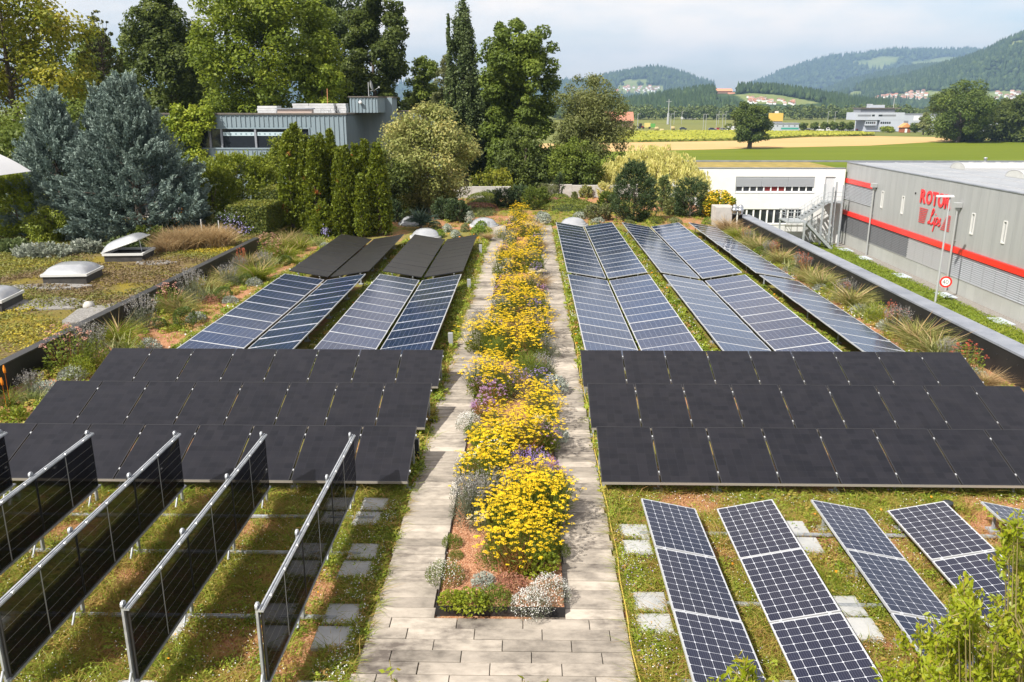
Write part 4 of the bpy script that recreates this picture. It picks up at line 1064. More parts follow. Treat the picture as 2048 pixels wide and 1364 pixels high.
# ---- street lamp and speed sign in the lane
lx, ly = 30.4, 61.0
t = thing('street_lamp', 'slim pale street lamp with flat head in front of the red lettering', 'street lamp', (lx, ly, GZ))
M_lamp = mat('lamp_grey', (.50, .52, .54), rough=.4, metal=.4)
top = D(1913, 393, ly)[2] - GZ
mb = MB(); mb.tube([(0, 0, 0), (0, 0, top)], [.085, .055], 10); mb.obj('pole', M_lamp, t)
MB().bbox(-.95, .22, -.16, .16, top - .04, top + .09, .05).obj('lamp_head', mat('lamp_head', (.62, .64, .65), rough=.4), t)
sz_ = D(1902, 563, ly)[2]
t = thing('speed_sign', 'round white and red 40 speed sign bracketed to the lamp pole', 'road sign', (lx + .50, ly - .12, sz_), R(-14))
Mr = Matrix.Rotation(R(90), 4, 'X')
MB().lathe([(0, 0), (.42, 0), (.42, .03), (0, .03)], 28, smooth=False, M=Mr).obj('disc', mat('sign_white', (.76, .76, .75), rough=.4), t)
MB().lathe([(.30, .032), (.30, .04), (.425, .04), (.425, .032)], 28, smooth=False, M=Mr).obj('red_ring', M_red, t)
me = text_mesh('40', 'numerals', mat('sign_black', (.01, .01, .01), rough=.5), .44, -.004, .003); o = link('numerals', me, t, (-.245, -.036, -.15), (R(90), 0, 0))
MB().box(-.62, .02, .02, .06, -.03, .03).box(-.52, -.36, -.01, .01, -.24, .24).obj('bracket', M_lamp, t)

# ================================================================== WHITE BUILDING
WY = 88.6
M_wall = mat('white_render', (.66, .66, .65), (.72, .72, .71), scale=.6, rough=.85)
M_wfr = mat('white_window_frame', (.78, .78, .77), rough=.5)
wb = thing('white_building', 'low white rendered building with strip windows behind the fire stairs', 'building', (25, WY, GZ))
def WPt(mb, name, m, par=None):
    o = mb.obj(name, m, par or wb)
    if par is None: o.location = (-25, -WY, -GZ)
    return o
wx0, wx1, wz1 = 16.6, 33.0, .80
# wall as pieces round the openings
ux0, ux1, uz0, uz1 = 21.7, 29.9, -1.66, -.06
lx0, lx1, lz0, lz1 = 22.3, 28.95, -4.98, -3.42
dx0, dx1, dz0, dz1 = 31.0, 32.05, -2.55, .02
mb = MB()
def wbox(x0, x1, z0, z1): mb.box(x0, x1, WY, WY + .35, z0, z1)
wbox(wx0, wx1, uz1, wz1); wbox(wx0, ux0, uz0, uz1); wbox(ux1, dx0, uz0, uz1); wbox(dx1, wx1, uz0, uz1)
wbox(wx0, dx0, lz1, uz0); wbox(dx1, wx1, lz1, uz0); wbox(dx0, dx1, lz1, dz0)
wbox(wx0, lx0, lz0, lz1); wbox(lx1, wx1, lz0, lz1); wbox(wx0, wx1, GZ - .1, lz0)
mb.box(wx0, wx0 + .3, WY + .35, WY + 12, GZ - .1, wz1)
WPt(mb, 'wall', M_wall)
WPt(MB().box(wx0 + .3, wx1, WY + .35, WY + 12, wz1 - .4, wz1 - .12), 'roof', mat('sedum_flat', (.20, .16, .04), (.34, .25, .07), scale=.8, rough=.95, bump=.8, bscale=8))
WPt(MB().box(wx0 - .05, wx1, WY - .05, WY + .4, wz1 + .003, wz1 + .06).box(wx0 - .05, 60, WY + 11.8, WY + 12.2, wz1 - .1, wz1 + .06), 'roof_edge', M_cap)
wf = WPt(MB().box(ux0, ux1, WY + .12, WY + .3, uz0, uz0 + .1).box(ux0, ux1, WY + .12, WY + .3, uz1 - .08, uz1), 'window_frame', M_wfr)
nP = 11
for k in range(nP + 1):
    xx = ux0 + (ux1 - ux0 - .1) * k / nP
    link('mullion', MB().box(xx, xx + .12, WY + .12, WY + .26, uz0 + .1, uz1 - .08).mesh('mullion', M_wfr), wf)
    if k < nP: link('pane', MB().box(xx + .12, xx + (ux1 - ux0 - .1) / nP, WY + .2, WY + .22, uz0 + .1, uz1 - .08).mesh('pane', M_glass if k not in (4, 5, 6) else mat('pane_red_curtain', (.16, .02, .02), rough=.08, spec=.8)), wf)
for k in range(3):
    a = ux0 + (ux1 - ux0) * k / 3
    bl = MB()
    for z in np.arange(-1.04, uz1 - .05, .085):
        M = Matrix.Translation((0, WY + .05, z)) @ Matrix.Rotation(R(35), 4, 'X')
        bl.box(a + .02, a + (ux1 - ux0) / 3 - .02, -.04, .04, -.004, .004, M=M)
    bl.box(a + .01, a + (ux1 - ux0) / 3 - .01, WY + .09, WY + .1, -1.05, uz1 - .05)
    WPt(bl, 'blind_slats', mat('pale_blind', (.52, .54, .57), rough=.45, metal=.2))
WPt(MB().box(ux0 - .06, ux1 + .04, WY - .05, WY + .12, uz0 - .06, uz0 - .003), 'sill', M_wfr)
wf = WPt(MB().box(lx0, lx1, WY + .1, WY + .3, lz0, lz0 + .08).box(lx0, lx1, WY + .1, WY + .3, lz1 - .06, lz1), 'window_frame', M_wfr)
nP = 9
for k in range(nP + 1):
    xx = lx0 + (lx1 - lx0 - .14) * k / nP
    link('mullion', MB().box(xx, xx + .15, WY + .08, WY + .26, lz0 + .08, lz1 - .06).mesh('mullion', M_wfr), wf)
    if k < nP: link('pane', MB().box(xx + .15, xx + (lx1 - lx0 - .14) / nP, WY + .2, WY + .22, lz0 + .08, lz1 - .06).mesh('pane', M_glass), wf)
WPt(MB().box(lx0 - .06, lx1 + .06, WY - .06, WY + .08, lz0 - .07, lz0 - .003), 'sill', M_wfr)
WPt(MB().box(dx0, dx1, WY + .1, WY + .16, dz0, dz1), 'door', mat('door_grey', (.55, .57, .58), rough=.5))
WPt(MB().box(29.3, 30.4, WY - .003, WY - .001, GZ + .05, -4.6), 'ground_door', M_pipe)

# ---- fire stairs
t = thing('fire_stairs', 'galvanised fire stairs with landing between white building and factory', 'stairs', (29, 85, GZ))
def SP(mb, name): o = mb.obj(name, M_galvs, t); o.location = (-29, -85, -GZ); return o
M_galvs = mat('galvanised_stair', (.34, .37, .39), (.44, .47, .49), scale=5, rough=.5, metal=.35)
ly0, ly1 = 84.4, 86.2
LX0, LX1, LZ = 26.2, 28.1, -4.2
SP(MB().box(LX0, LX1, ly0, ly1 + 1.4, LZ - .12, LZ), 'landing')
DXL, DZL = 30.9, -2.45
SP(MB().box(DXL - .25, 32.6, 86.6, 88.5, DZL - .12, DZL), 'top_landing')
def flight(xa, za, xb, zb, y0, y1, nst):
    for yy in (y0, y1):
        d = Vector((xb - xa, 0, zb - za)); L = d.length; M = Matrix.Translation((xa, yy, za)) @ Matrix.Rotation(-math.atan2(d.z, d.x), 4, 'Y')
        SP(MB().box(0, L, -.025, .025, -.16, .10, M=M), 'stringer')
        up = MB(); up.tube([(xa, yy, za + 1.0), (xb, yy, zb + 1.0)], .028, 6); up.tube([(xa, yy, za + .55), (xb, yy, zb + .55)], .018, 5)
        for k in range(5):
            q = k / 4; up.tube([(xa + (xb - xa) * q, yy, za + (zb - za) * q), (xa + (xb - xa) * q, yy, za + (zb - za) * q + 1.0)], .022, 5)
        SP(up, 'handrail')
    tread = MB().box(-.14, .14, y0 + .03, y1 - .03, -.02, .02)
    me = tread.mesh('tread', M_galvs)
    for k in range(nst):
        q = (k + .5) / nst; o = link('tread', me, t, (xa + (xb - xa) * q - 29, -85, za + (zb - za) * q + .03 - GZ))
flight(LX1, LZ, DXL - .2, DZL, 86.5, 87.5, 8)
flight(LX1, LZ, 30.95, GZ, 84.5, 85.5, 13)
for (xx, yy, zt) in ((27.9, 84.4, LZ - .12), (26.3, 87.4, LZ - .12), (30.3, 86.5, -.6), (31.1, 86.3, -.9), (31.5, 86.6, -.4), (32.2, 86.5, -.7), (29.6, 87.5, DZL - .3)):
    SP(MB().box(xx - .08, xx + .08, yy - .08, yy + .08, GZ, zt), 'post')
rl = MB()
for (a, b) in (((LX0, ly0), (LX1, ly0)), ((LX0, ly0), (LX0, ly1 + 1.4)), ((LX0, ly1 + 1.4), (LX1, ly1 + 1.4))):
    for h in (1.0, .55): rl.tube([(a[0], a[1], LZ + h), (b[0], b[1], LZ + h)], .026, 6)
    for k in range(4):
        q = k / 3; rl.tube([(a[0] + (b[0] - a[0]) * q, a[1] + (b[1] - a[1]) * q, LZ), (a[0] + (b[0] - a[0]) * q, a[1] + (b[1] - a[1]) * q, LZ + 1.0)], .024, 5)
SP(rl, 'railing')
rl = MB()
for h in (1.0, .55): rl.tube([(DXL - .2, 86.6, DZL + h), (32.6, 86.6, DZL + h)], .026, 6); rl.tube([(25.6 - .6, 86.8, GZ + h), (28.4, 86.8, GZ + h)], .026, 6)
for xx in (25, 26.7, 28.4): rl.tube([(xx, 86.8, GZ), (xx, 86.8, GZ + 1)], .026, 6)
SP(rl, 'railing')
# steel flues and the concrete block at the end of the capped parapet
M_inox = mat('stainless', (.55, .56, .58), rough=.22, metal=.9)
t = thing('flue_pair', 'pair of black vent flues with shiny steel caps at the parapet corner', 'flue', (12.15, 49.4, 0))
for dx in (0, .32):
    MB().lathe([(.13, 0), (.13, .95), (.15, .95), (.15, 1.0)], 14, c=(dx, -.1 * (dx > 0), 0)).obj('pipe', M_bold, t)
    MB().lathe([(.15, 1.0), (.15, 1.12), (.2, 1.16), (.2, 1.28), (.14, 1.33), (.17, 1.4), (.10, 1.52), (0, 1.56)], 14, c=(dx, -.1 * (dx > 0), 0)).obj('cap', M_inox, t)
tag(MB().bbox(11.35, 12.45, 50.6, 52.0, 0, 1.25, .02).obj('concrete_block', M_conc), 'pale concrete block beside the black vent flues', 'concrete block')
# garden wall at the back of the terrace
for (x0, x1, y, h, lb) in ((-6.4, -1.4, 66.6, .95, 'shaded grey concrete garden wall behind the heather'), (1.6, 8.8, 67.6, 1.0, 'sunlit pale garden wall behind the low conifers')):
    t = thing('garden_wall', lb, 'wall', (x0, y, 0))
    k = 0; xx = 0
    while xx < x1 - x0 - .1:
        wd = min(1.9, x1 - x0 - xx); MB().bbox(xx + .006, xx + wd - .006, 0, .22, 0, h + rnd.uniform(-.04, .05), .015).obj('wall_panel', M_conc, t); xx += wd

# ================================================================== BLUE BOARDED BUILDING
BY = 62.0
M_blue = mat('blue_boards', (.185, .24, .27), (.215, .27, .30), scale=1.5, rough=.6, stretch=(3, 3, .3), objrand=.03)
bb = thing('boarded_building', 'blue-grey board and batten building with strip window and flat roof', 'building', (-13.3, BY, GZ))
def BP(mb, name, m, par=None):
    o = mb.obj(name, m, par or bb)
    if par is None: o.location = (13.3, -BY, -GZ)
    return o
bx0, bx1, bz1 = -30.6, -13.3, 6.5
wx0_, wx1_, wz0_, wz1_ = -24.4, -15.95, 4.05, 5.58
mb = MB()
mb.box(bx0, bx1, BY, BY + .25, wz1_, bz1); mb.box(bx0, wx0_, BY, BY + .25, wz0_, wz1_); mb.box(wx1_, bx1, BY, BY + .25, wz0_, wz1_); mb.box(bx0, bx1, BY, BY + .25, GZ, wz0_)
mb.box(bx1 - .25, bx1, BY + .25, BY + 13, GZ, bz1); mb.box(bx0, bx0 + .25, BY + .25, BY + 13, GZ, bz1); mb.box(bx0 + .25, bx1 - .25, BY + 12.7, BY + 13, GZ, bz1)
BP(mb, 'wall', M_blue)
bat = {}
def batten(x, z0, z1, y=None, side=False):
    k = (round(z1 - z0, 2), side)
    if k not in bat: bat[k] = (MB().box(0, .045, -.025, .025, 0, z1 - z0) if side else MB().box(-.03, .03, -.05, 0, 0, z1 - z0)).mesh('batten', M_blue)
    link('batten', bat[k], bb, (x + 13.3, (y if y is not None else BY) - BY, z0 - GZ))
for x in np.arange(bx0 + .1, bx1 - .05, .34):
    if wx0_ - .1 < x < wx1_ + .1: batten(x, wz1_ + .08, bz1 - .02); batten(x, .5, wz0_ - .1)
    else: batten(x, .5, bz1 - .02)
for y in np.arange(BY + .3, BY + 12.9, .34): batten(bx1 + .001, .5, bz1 - .02, y, True)
M_fas = mat('brown_fascia', (.10, .085, .075), (.15, .13, .11), scale=3, rough=.6)
BP(MB().box(bx0 - .1, bx1 + .12, BY - .12, BY + .3, bz1 + .003, bz1 + .11).box(bx1 - .2, bx1 + .12, BY + .3, BY + 13.1, bz1 + .003, bz1 + .11), 'fascia', M_fas)
BP(MB().box(bx0, bx1, BY + .25, BY + 12.9, bz1 - .1, bz1 - .02), 'roof', M_roofw)
BP(MB().box(bx1 - .08, bx1 + .03, BY - .03, BY - .001, GZ, bz1), 'corner_board', M_blue)
BP(MB().box(wx0_ + .02, wx1_ - .02, BY + .3, BY + 2, wz0_ - .3, wz1_ + .3), 'dark_backing', M_dark)  # dark box added behind the panes; its colour stands in for the unlit room
BP(MB().box(wx0_ - 1, wx1_ + 1.6, BY - .35, BY - .01, 2.85, 2.98), 'ledge', M_white)
wf = BP(MB().box(wx0_, wx1_, BY - .06, BY + .2, wz0_, wz0_ + .1).box(wx0_, wx1_, BY - .06, BY + .2, wz1_ - .09, wz1_).box(wx0_, wx0_ + .08, BY - .06, BY + .2, wz0_ + .1, wz1_ - .09).box(wx1_ - .08, wx1_, BY - .06, BY + .2, wz0_ + .1, wz1_ - .09), 'window_frame', M_blue)
xs_ = [wx0_ + .08, -23.3, -22.45, -19.95, -17.35, -16.9, wx1_ - .08]
for k, (a, b) in enumerate(zip(xs_, xs_[1:])):
    if k: link('mullion', MB().box(a - .07, a + .07, BY - .03, BY + .15, wz0_ + .1, wz1_ - .09).mesh('mullion', M_cap), wf)
    link('pane', MB().box(a + .07, b - .07, BY + .08, BY + .1, wz0_ + .1, wz1_ - .09).mesh('pane', M_glass), wf)
    if k in (2, 3):
        bl = MB().box(a + .1, b - .1, BY + .05, BY + .06, 5.0, 5.26)
        o = link('blind', bl.mesh('blind', mat('pale_blue_blind', (.42, .52, .56), rough=.5)), wf)
        dd = MB()
        for j in range(6):
            dd.lathe([(0, 0), (.075, 0)], 12, smooth=False, M=Matrix.Translation((a + .3 + j * .38, BY + .047, 5.13)) @ Matrix.Rotation(R(90), 4, 'X'))
        link('blind_dots', dd.mesh('blind_dots', mat('blind_dot', (.20, .27, .31), rough=.5)), wf)
# roof house, dish, lamp and builders' stuff on the roof
BP(MB().box(-13.55, -11.45, BY + 3, BY + 6.5, bz1 + .1, 7.72).box(-13.3, -10.9, BY + 6.5, BY + 9, GZ, 7.72), 'roof_house', M_blue)
BP(MB().box(-13.65, -11.35, BY + 2.9, BY + 6.6, 7.723, 7.80).box(-13.4, -10.8, BY + 6.6, BY + 9.1, 7.723, 7.80), 'roof_house_cap', M_fas)
for x in np.arange(-13.45, -11.5, .26): batten(x, bz1 + .12, 7.7, BY + 3)
BP(MB().box(-11.0, -7.2, BY + 9, BY + 13, GZ, 6.6), 'rear_wing', M_blue)
BP(MB().box(-11.0, -7.1, BY + 8.9, BY + 13.1, 6.603, 6.7), 'fascia', M_fas)
t = thing('satellite_dish', 'small satellite dish on a mast above the blue roof house', 'satellite dish', (-12.35, BY + 4.5, 7.8))
MB().tube([(0, 0, 0), (0, 0, 1.05)], .035, 6).obj('mast', M_pipe, t)
M = Matrix.Translation((.14, 0, .75)) @ Matrix.Rotation(R(78), 4, 'Y')
MB().lathe([(0, .0), (.2, .03), (.4, .11), (.42, .13), (.2, .05), (0, .02)], 18, M=M).obj('dish', M_pipe, t)
MB().tube([(.1, 0, .4), (.45, 0, .45), (.78, 0, .66)], .018, 5).bbox(.74, .86, -.05, .05, .62, .74).obj('feed_arm', M_pipe, t)
t = thing('globe_lamp', 'white globe lamp on the front of the blue roof house', 'lamp', (-12.7, BY + 2.8, 7.35))
MB().lathe([(.13 * math.sin(q), -.13 * math.cos(q)) for q in np.linspace(0.01, math.pi - .01, 9)], 12).obj('globe', M_wfr, t)
MB().tube([(0, .2, -.1), (0, 0, -.1)], .02, 5).obj('arm', M_pipe, t)
M_blk_w = mat('white_pack', (.42, .42, .42), (.52, .52, .52), scale=2, rough=.7)
for (x, y, w_, d_, nl_, lb) in ((-20.0, BY + 4.0, 1.5, 1.2, 3, 'low white stack of packs on the blue building roof, farthest from the dish'), (-17.6, BY + 4.5, 1.2, 1.0, 4, 'small white stack of packs in the middle of the blue building roof'),
                               (-15.9, BY + 4.3, 1.9, 1.2, 4, 'wide white stack of packs on the blue building roof'), (-14.45, BY + 4.6, .7, 1.0, 4, 'narrow white stack of packs next to the roof house')):
    t = thing('pack_stack', lb, 'stack', (x, y, bz1 - .02), 0, 'stacks on the blue building roof')
    for k in range(nl_):
        MB().bbox(-w_ / 2 + rnd.uniform(-.06, .06), w_ / 2 + rnd.uniform(-.06, .06), -d_ / 2, d_ / 2, .08 + .18 * k, .08 + .18 * k + .168, .02).obj('pack', M_blk_w, t)
    MB().box(-w_ / 2, w_ / 2, -d_ / 2, d_ / 2, 0, .075).obj('pallet', M_fas, t)
t = thing('roof_bench', 'long low tray with white edge on the blue building roof', 'tray', (-17.6, BY + 2.6, bz1 - .02))
MB().box(-1.4, 1.4, -.4, .4, .38, .46).obj('top', M_cap, t); MB().box(-1.3, 1.3, -.3, .3, 0, .378).obj('base', mat('pink_base', (.42, .33, .28), rough=.7), t)
r_ = MB(); rr_ = random.Random(3)
for k in range(9):
    x = -15.6 + k * .17; r_.tube([(x + rr_.uniform(-.1, .1), BY + 2.4 + rr_.uniform(-.3, .3), bz1), (x + rr_.uniform(-.1, .1), BY + 2.4, bz1 + rr_.uniform(.25, .5)), (x + .3, BY + 2.4, bz1 + .02)], .018, 4)
tag(r_.obj('wire_tangle', M_pipe), 'tangle of grey wire loops in front of the white stacks', 'wire')
tag(MB().tube([(-15.95, BY + 6, bz1), (-15.9, BY + 6, bz1 + 1.9)], .03, 5).obj('marker_pole', mat('orange_pole', (.55, .25, .12), rough=.6)), 'thin orange pole rising behind the white roof stacks', 'pole')
# white tent, and a white shed seen through the leaves
t = thing('tent_canopy', 'white fabric canopy roof behind the blue conifer', 'canopy', (-28.1, 41, 3.9))
n_ = 10; vs = []
for i in range(n_):
    for j in range(n_):
        a, b = i / (n_ - 1), j / (n_ - 1)
        vs.append((a * 5 - 2.5, b * 4 - 2, 1.35 * (1 - abs(2 * a - 1) ** 1.5) * (1 - .15 * abs(2 * b - 1))))
MB().add(vs, [(i * n_ + j, (i + 1) * n_ + j, (i + 1) * n_ + j + 1, i * n_ + j + 1) for i in range(n_ - 1) for j in range(n_ - 1)], True).obj('canopy', mat('white_fabric', (.60, .60, .61), rough=.8), t)
for a in (-2.4,):
    for b in (-1.9, 1.9): MB().tube([(a, b, -3.9 + .42), (a, b, .0)], .02, 6).obj('pole', M_pipe, t)
t = thing('white_shed', 'long white flat-roofed hall glimpsed through the trees', 'building', (-78, 150, GZ))
MB().box(-13, 13, 0, 10, 0, 14.2).obj('wall', M_wall, t); MB().box(-13.2, 13.2, -.2, 10.2, 14.203, 14.6).obj('roof', M_cap, t)
MB().box(-6, 6, -.03, -.002, 11.6, 12.8).obj('window', M_glass, t)

# ================================================================== FAR BUILDINGS AND VEHICLES ON THE PLAIN
M_off = mat('office_cladding', (.40, .43, .48), (.44, .47, .52), scale=.2, rough=.6)
M_offd = mat('office_dark', (.20, .21, .23), rough=.5)
M_tile = mat('red_tiles', (.34, .14, .085), (.42, .20, .13), scale=1.5, rough=.85)
M_tile2 = mat('brown_tiles', (.20, .12, .085), (.28, .18, .13), scale=1.5, rough=.8)
def far_origin(u, v, Y): x, _, _ = D(u, v, Y); return (x, Y, GZ)
sc = 475 / FPX * 1.0
o0 = far_origin(1757, 262, 475)
t = thing('office_building', 'grey three-storey office with recessed top floor beyond the fields', 'office', o0)
def bx(name, m, x0, x1, y0, y1, z0, z1, par=None): return MB().box(x0, x1, y0, y1, z0, z1).obj(name, m, par or t)
bx('wall', M_off, -7.5, 13.2, 2, 14, 0, 9.9); bx('wall', M_off, -13.3, 13.2, 0, 14, 6.0, 9.95)
bx('wall', M_off, -7.5, -1.2, .4, 2, 3.1, 6.0); bx('wall', M_off, .3, 13.2, .05, 2, 0, 6.0)
bx('top_floor', M_offd, -10.4, 8.5, 2, 12, 9.95, 12.0); bx('roof', M_fas, -11, 11, 1, 13, 12.0, 12.5)
bx('roof_plant', M_off, -4.5, 3.5, 4, 9, 12.5, 14.0); bx('roof_plant', M_off, -4.6, -3.2, 4, 9, 14.0, 14.5)
MB().tube([(8.7, 5, 12.4), (8.7, 5, 17.4)], .2, 5).obj('mast', M_pipe, t)
for (x0, x1, z0, z1) in ((-12.2, -5, 7.9, 8.9), (-4.5, -3.0, 7.9, 8.9), (-1, 1.2, 7.9, 8.9), (1.3, 8.5, 7.9, 8.9)):
    y_ = -.03 if z0 > 6 else .37
    w_ = bx('window', M_glass if x1 - x0 < 3 else M_offd, x0, x1, y_, y_ + .02, z0, z1)
for k in range(5): bx('window', M_glass, -7.3 + 1.1 * k, -6.5 + 1.1 * k, .35, .37, 4.0, 5.1)
for k in range(5): bx('window', M_glass, .6 + 1.15 * k, 1.45 + 1.15 * k, .0, .03, 4.0, 5.1)
for k in range(4): bx('window', M_glass, .6 + 1.15 * k, 1.45 + 1.15 * k, .0, .03, 1.0, 2.3)
for k in range(5): bx('window', M_offd, -9.8 + 3.6 * k, -7.2 + 3.6 * k, 1.93, 1.98, 10.3, 11.6)
MB().tube([(-12.8, .6, 0), (-12.8, .6, 6)], .25, 6).obj('column', M_off, t)
o0 = far_origin(1826, 262, 500)
t = thing('warehouse', 'low pale grey warehouse with a white panel beside the office', 'warehouse', o0)
bx('wall', M_off, -8, 12, 0, 14, 0, 8.6); bx('roof', M_cap, -8.2, 12.2, -.2, 14.2, 8.6, 9.0); bx('sign_panel', M_wfr, -.5, 2.6, -.06, -.01, 5.4, 7.9); bx('door', M_offd, -6, -3.4, -.05, -.01, 0, 5.2)
o0 = far_origin(1812, 263, 455)
t = thing('garden_hut', 'small hut with orange gable roof in front of the warehouse', 'hut', o0)
bx('wall', mat('hut_wood', (.30, .10, .05), rough=.7), -2.2, 2.2, 0, 4, 0, 2.6); MB().prism([(-2.9, 0), (2.9, 0), (0, 2.2)], 0, 5, M=Matrix.Translation((0, 4.5, 2.6)) @ Matrix.Rotation(R(90), 4, 'X')).obj('roof', mat('hut_roof', (.60, .27, .10), rough=.7), t)
bx('door', M_wfr, -.7, .5, -.05, -.01, 0, 2.0)
o0 = far_origin(1575, 264, 450)
t = thing('depot_building', 'low silver depot with a teal band behind the lone tree', 'building', o0)
bx('wall', M_off, -7, 6.4, 0, 9, 0, 4.4); bx('roof', M_cap, -7.2, 6.6, -.2, 9.2, 4.4, 4.9); bx('window', mat('teal_glass', (.06, .30, .25), rough=.2), -3.5, 5.6, -.05, -.01, 1.7, 2.6)
for k in range(4): bx('window', M_glass, -5.8 + 3 * k, -5.2 + 3 * k, -.05, -.01, 3.2, 3.7)
o0 = far_origin(1553, 250, 520)
t = thing('yellow_container', 'yellow cube-shaped container block above the silver depot', 'container', o0)
bx('body', mat('container_yellow', (.62, .42, .09), rough=.5), -3.5, 3.6, 0, 6, 4.5, 9.2); bx('base', M_offd, -3.3, 3.4, .2, 5.8, 0, 4.5); bx('roof_vent', M_white, -.8, 1.2, 2, 3, 9.2, 10.4)
o0 = far_origin(1238, 246, 560)
t = thing('farm_barn', 'barn with a red tiled roof half hidden by the olive willow', 'barn', o0)
bx('wall', M_tile2, -9, 9, 0, 10, 0, 4.0); MB().prism([(-1, 4), (11, 4), (5, 9.6)], -9.6, 9.6, M=Matrix(((0, 0, 1, 0), (1, 0, 0, 0), (0, 1, 0, 0), (0, 0, 0, 1)))).obj('roof', M_tile, t); bx('door', M_offd, -2, 2, -.05, -.01, 0, 3.4)
_q = np.random.default_rng(1); _p = HILL_M[0](_q.uniform(1420, 1480, 4000), _q.random(4000)); _u, _v = proj(_p); _i = np.argmin((_u - 1450) ** 2 + 4 * (_v - 187) ** 2); o0 = tuple(_p[_i])
t = thing('hill_farm', 'big farmhouse with long orange roofs on the wooded rise', 'farmhouse', (o0[0], o0[1], o0[2]))
bx('wall', M_tile2, -14, 13, 0, 14, 0, 4.6); MB().prism([(-1, 4.4), (15, 4.4), (7, 8.9)], -15, 14, M=Matrix(((0, 0, 1, 0), (1, 0, 0, 0), (0, 1, 0, 0), (0, 0, 0, 1)))).obj('roof', mat('orange_tiles', (.62, .25, .13), rough=.8), t)
bx('wall', M_tile2, 4, 15, -14, -2, -5.5, -1.2); MB().prism([(-15, -1.4), (-1, -1.4), (-8, 2)], 3, 16, M=Matrix(((0, 0, 1, 0), (1, 0, 0, 0), (0, 1, 0, 0), (0, 0, 0, 1)))).obj('roof', M_tile, t)
o0 = far_origin(1405, 246, 800)
t = thing('white_block', 'white flat block showing between the trees of the far wood', 'building', (o0[0], 870, GZ))
bx('wall', M_wall, -7, 7, 0, 6, 0, 8.6); bx('roof', M_cap, -7.2, 7.2, -.2, 6.2, 8.6, 9.2); bx('window', M_offd, -5, 5, -.06, -.01, 5.8, 6.9)
o0 = far_origin(1978, 262, 470)
t = thing('red_roof_shop', 'low building with a red roof edge between the oak and dark trees', 'building', o0)
bx('wall', M_off, -9, 9, 0, 9, 0, 5.2); bx('roof', mat('shop_red', (.50, .06, .04), rough=.5), -9.4, 9.4, -.6, 9.4, 5.2, 6.0); bx('window', M_glass, -6, 6, -.05, -.01, 1, 3.4)
# hillside villages: tiny houses, one each
hm = []
for m_, wall_ in ((M_tile, M_wall), (M_tile2, M_wall), (mat('salmon_tiles', (.40, .24, .18), rough=.8), M_wall)):
    mb = MB(); mb.box(-5, 5, -4, 4, -4, 5.2); b_ = len(mb.f); mb.prism([(-4.8, 5.2), (4.8, 5.2), (0, 9)], -5.6, 5.6, M=Matrix(((0, 0, 1, 0), (1, 0, 0, 0), (0, 1, 0, 0), (0, 0, 0, 1))))
    me = mb.mesh('village_house', wall_); me.materials.append(m_)
    for i, p in enumerate(me.polygons): p.material_index = 1 if i >= b_ else 0
    hm.append(me)
def village(n, poly, hs, sc, labs, grps, seed):
    surf, us = hs; q = np.random.default_rng(seed); k = n * 60
    uu, tt = q.uniform(min(p[0] for p in poly) - 30, max(p[0] for p in poly) + 30, k), q.random(k)
    P = surf(uu, tt); pu, pv = proj(P); P = P[inpoly(pu, pv, poly)]
    if len(P) < n: print('village: only', len(P), 'sites')
    done = []
    for p in P:
        if len(done) >= n: break
        if any((p[0] - d[0]) ** 2 + (p[1] - d[1]) ** 2 < (9 * sc) ** 2 for d in done): continue
        done.append(p); j = int(q.choice([0, 1, 1, 2, 2]))
        tag(link('village_house', hm[j], None, tuple(p), (0, 0, R(float(q.choice([0, 90, 25, -20, 70])))), (sc, sc, sc)), labs[j], 'house', grps[j])
cols = ('a red', 'a brown', 'a salmon')
def vl(fmt): return [fmt % c for c in cols]
village(80, [(1715, 207), (1745, 198), (1780, 190), (1852, 182), (1852, 207)], HILL_R, 1.0, vl('tiny white house with %s roof in the hillside village past the office'), vl('houses with %s roof in the farther hillside village'), 1)
village(24, [(1940, 208), (1950, 188), (2060, 184), (2060, 208)], HILL_R, 1.0, vl('tiny white house with %s roof seen past the big oak'), vl('houses with %s roof behind the oak'), 2)
village(46, [(1484, 196), (1500, 194), (1590, 204), (1592, 212), (1500, 207)], HILL_M, .5, vl('tiny white house with %s roof below the bright hill meadow'), vl('houses with %s roof below the bright meadow'), 3)
village(26, [(1228, 188), (1238, 174), (1325, 174), (1325, 186)], HILL_L, 1.5, vl('tiny pale house with %s roof at the foot of the rounded hill'), vl('houses with %s roof below the rounded hill'), 4)
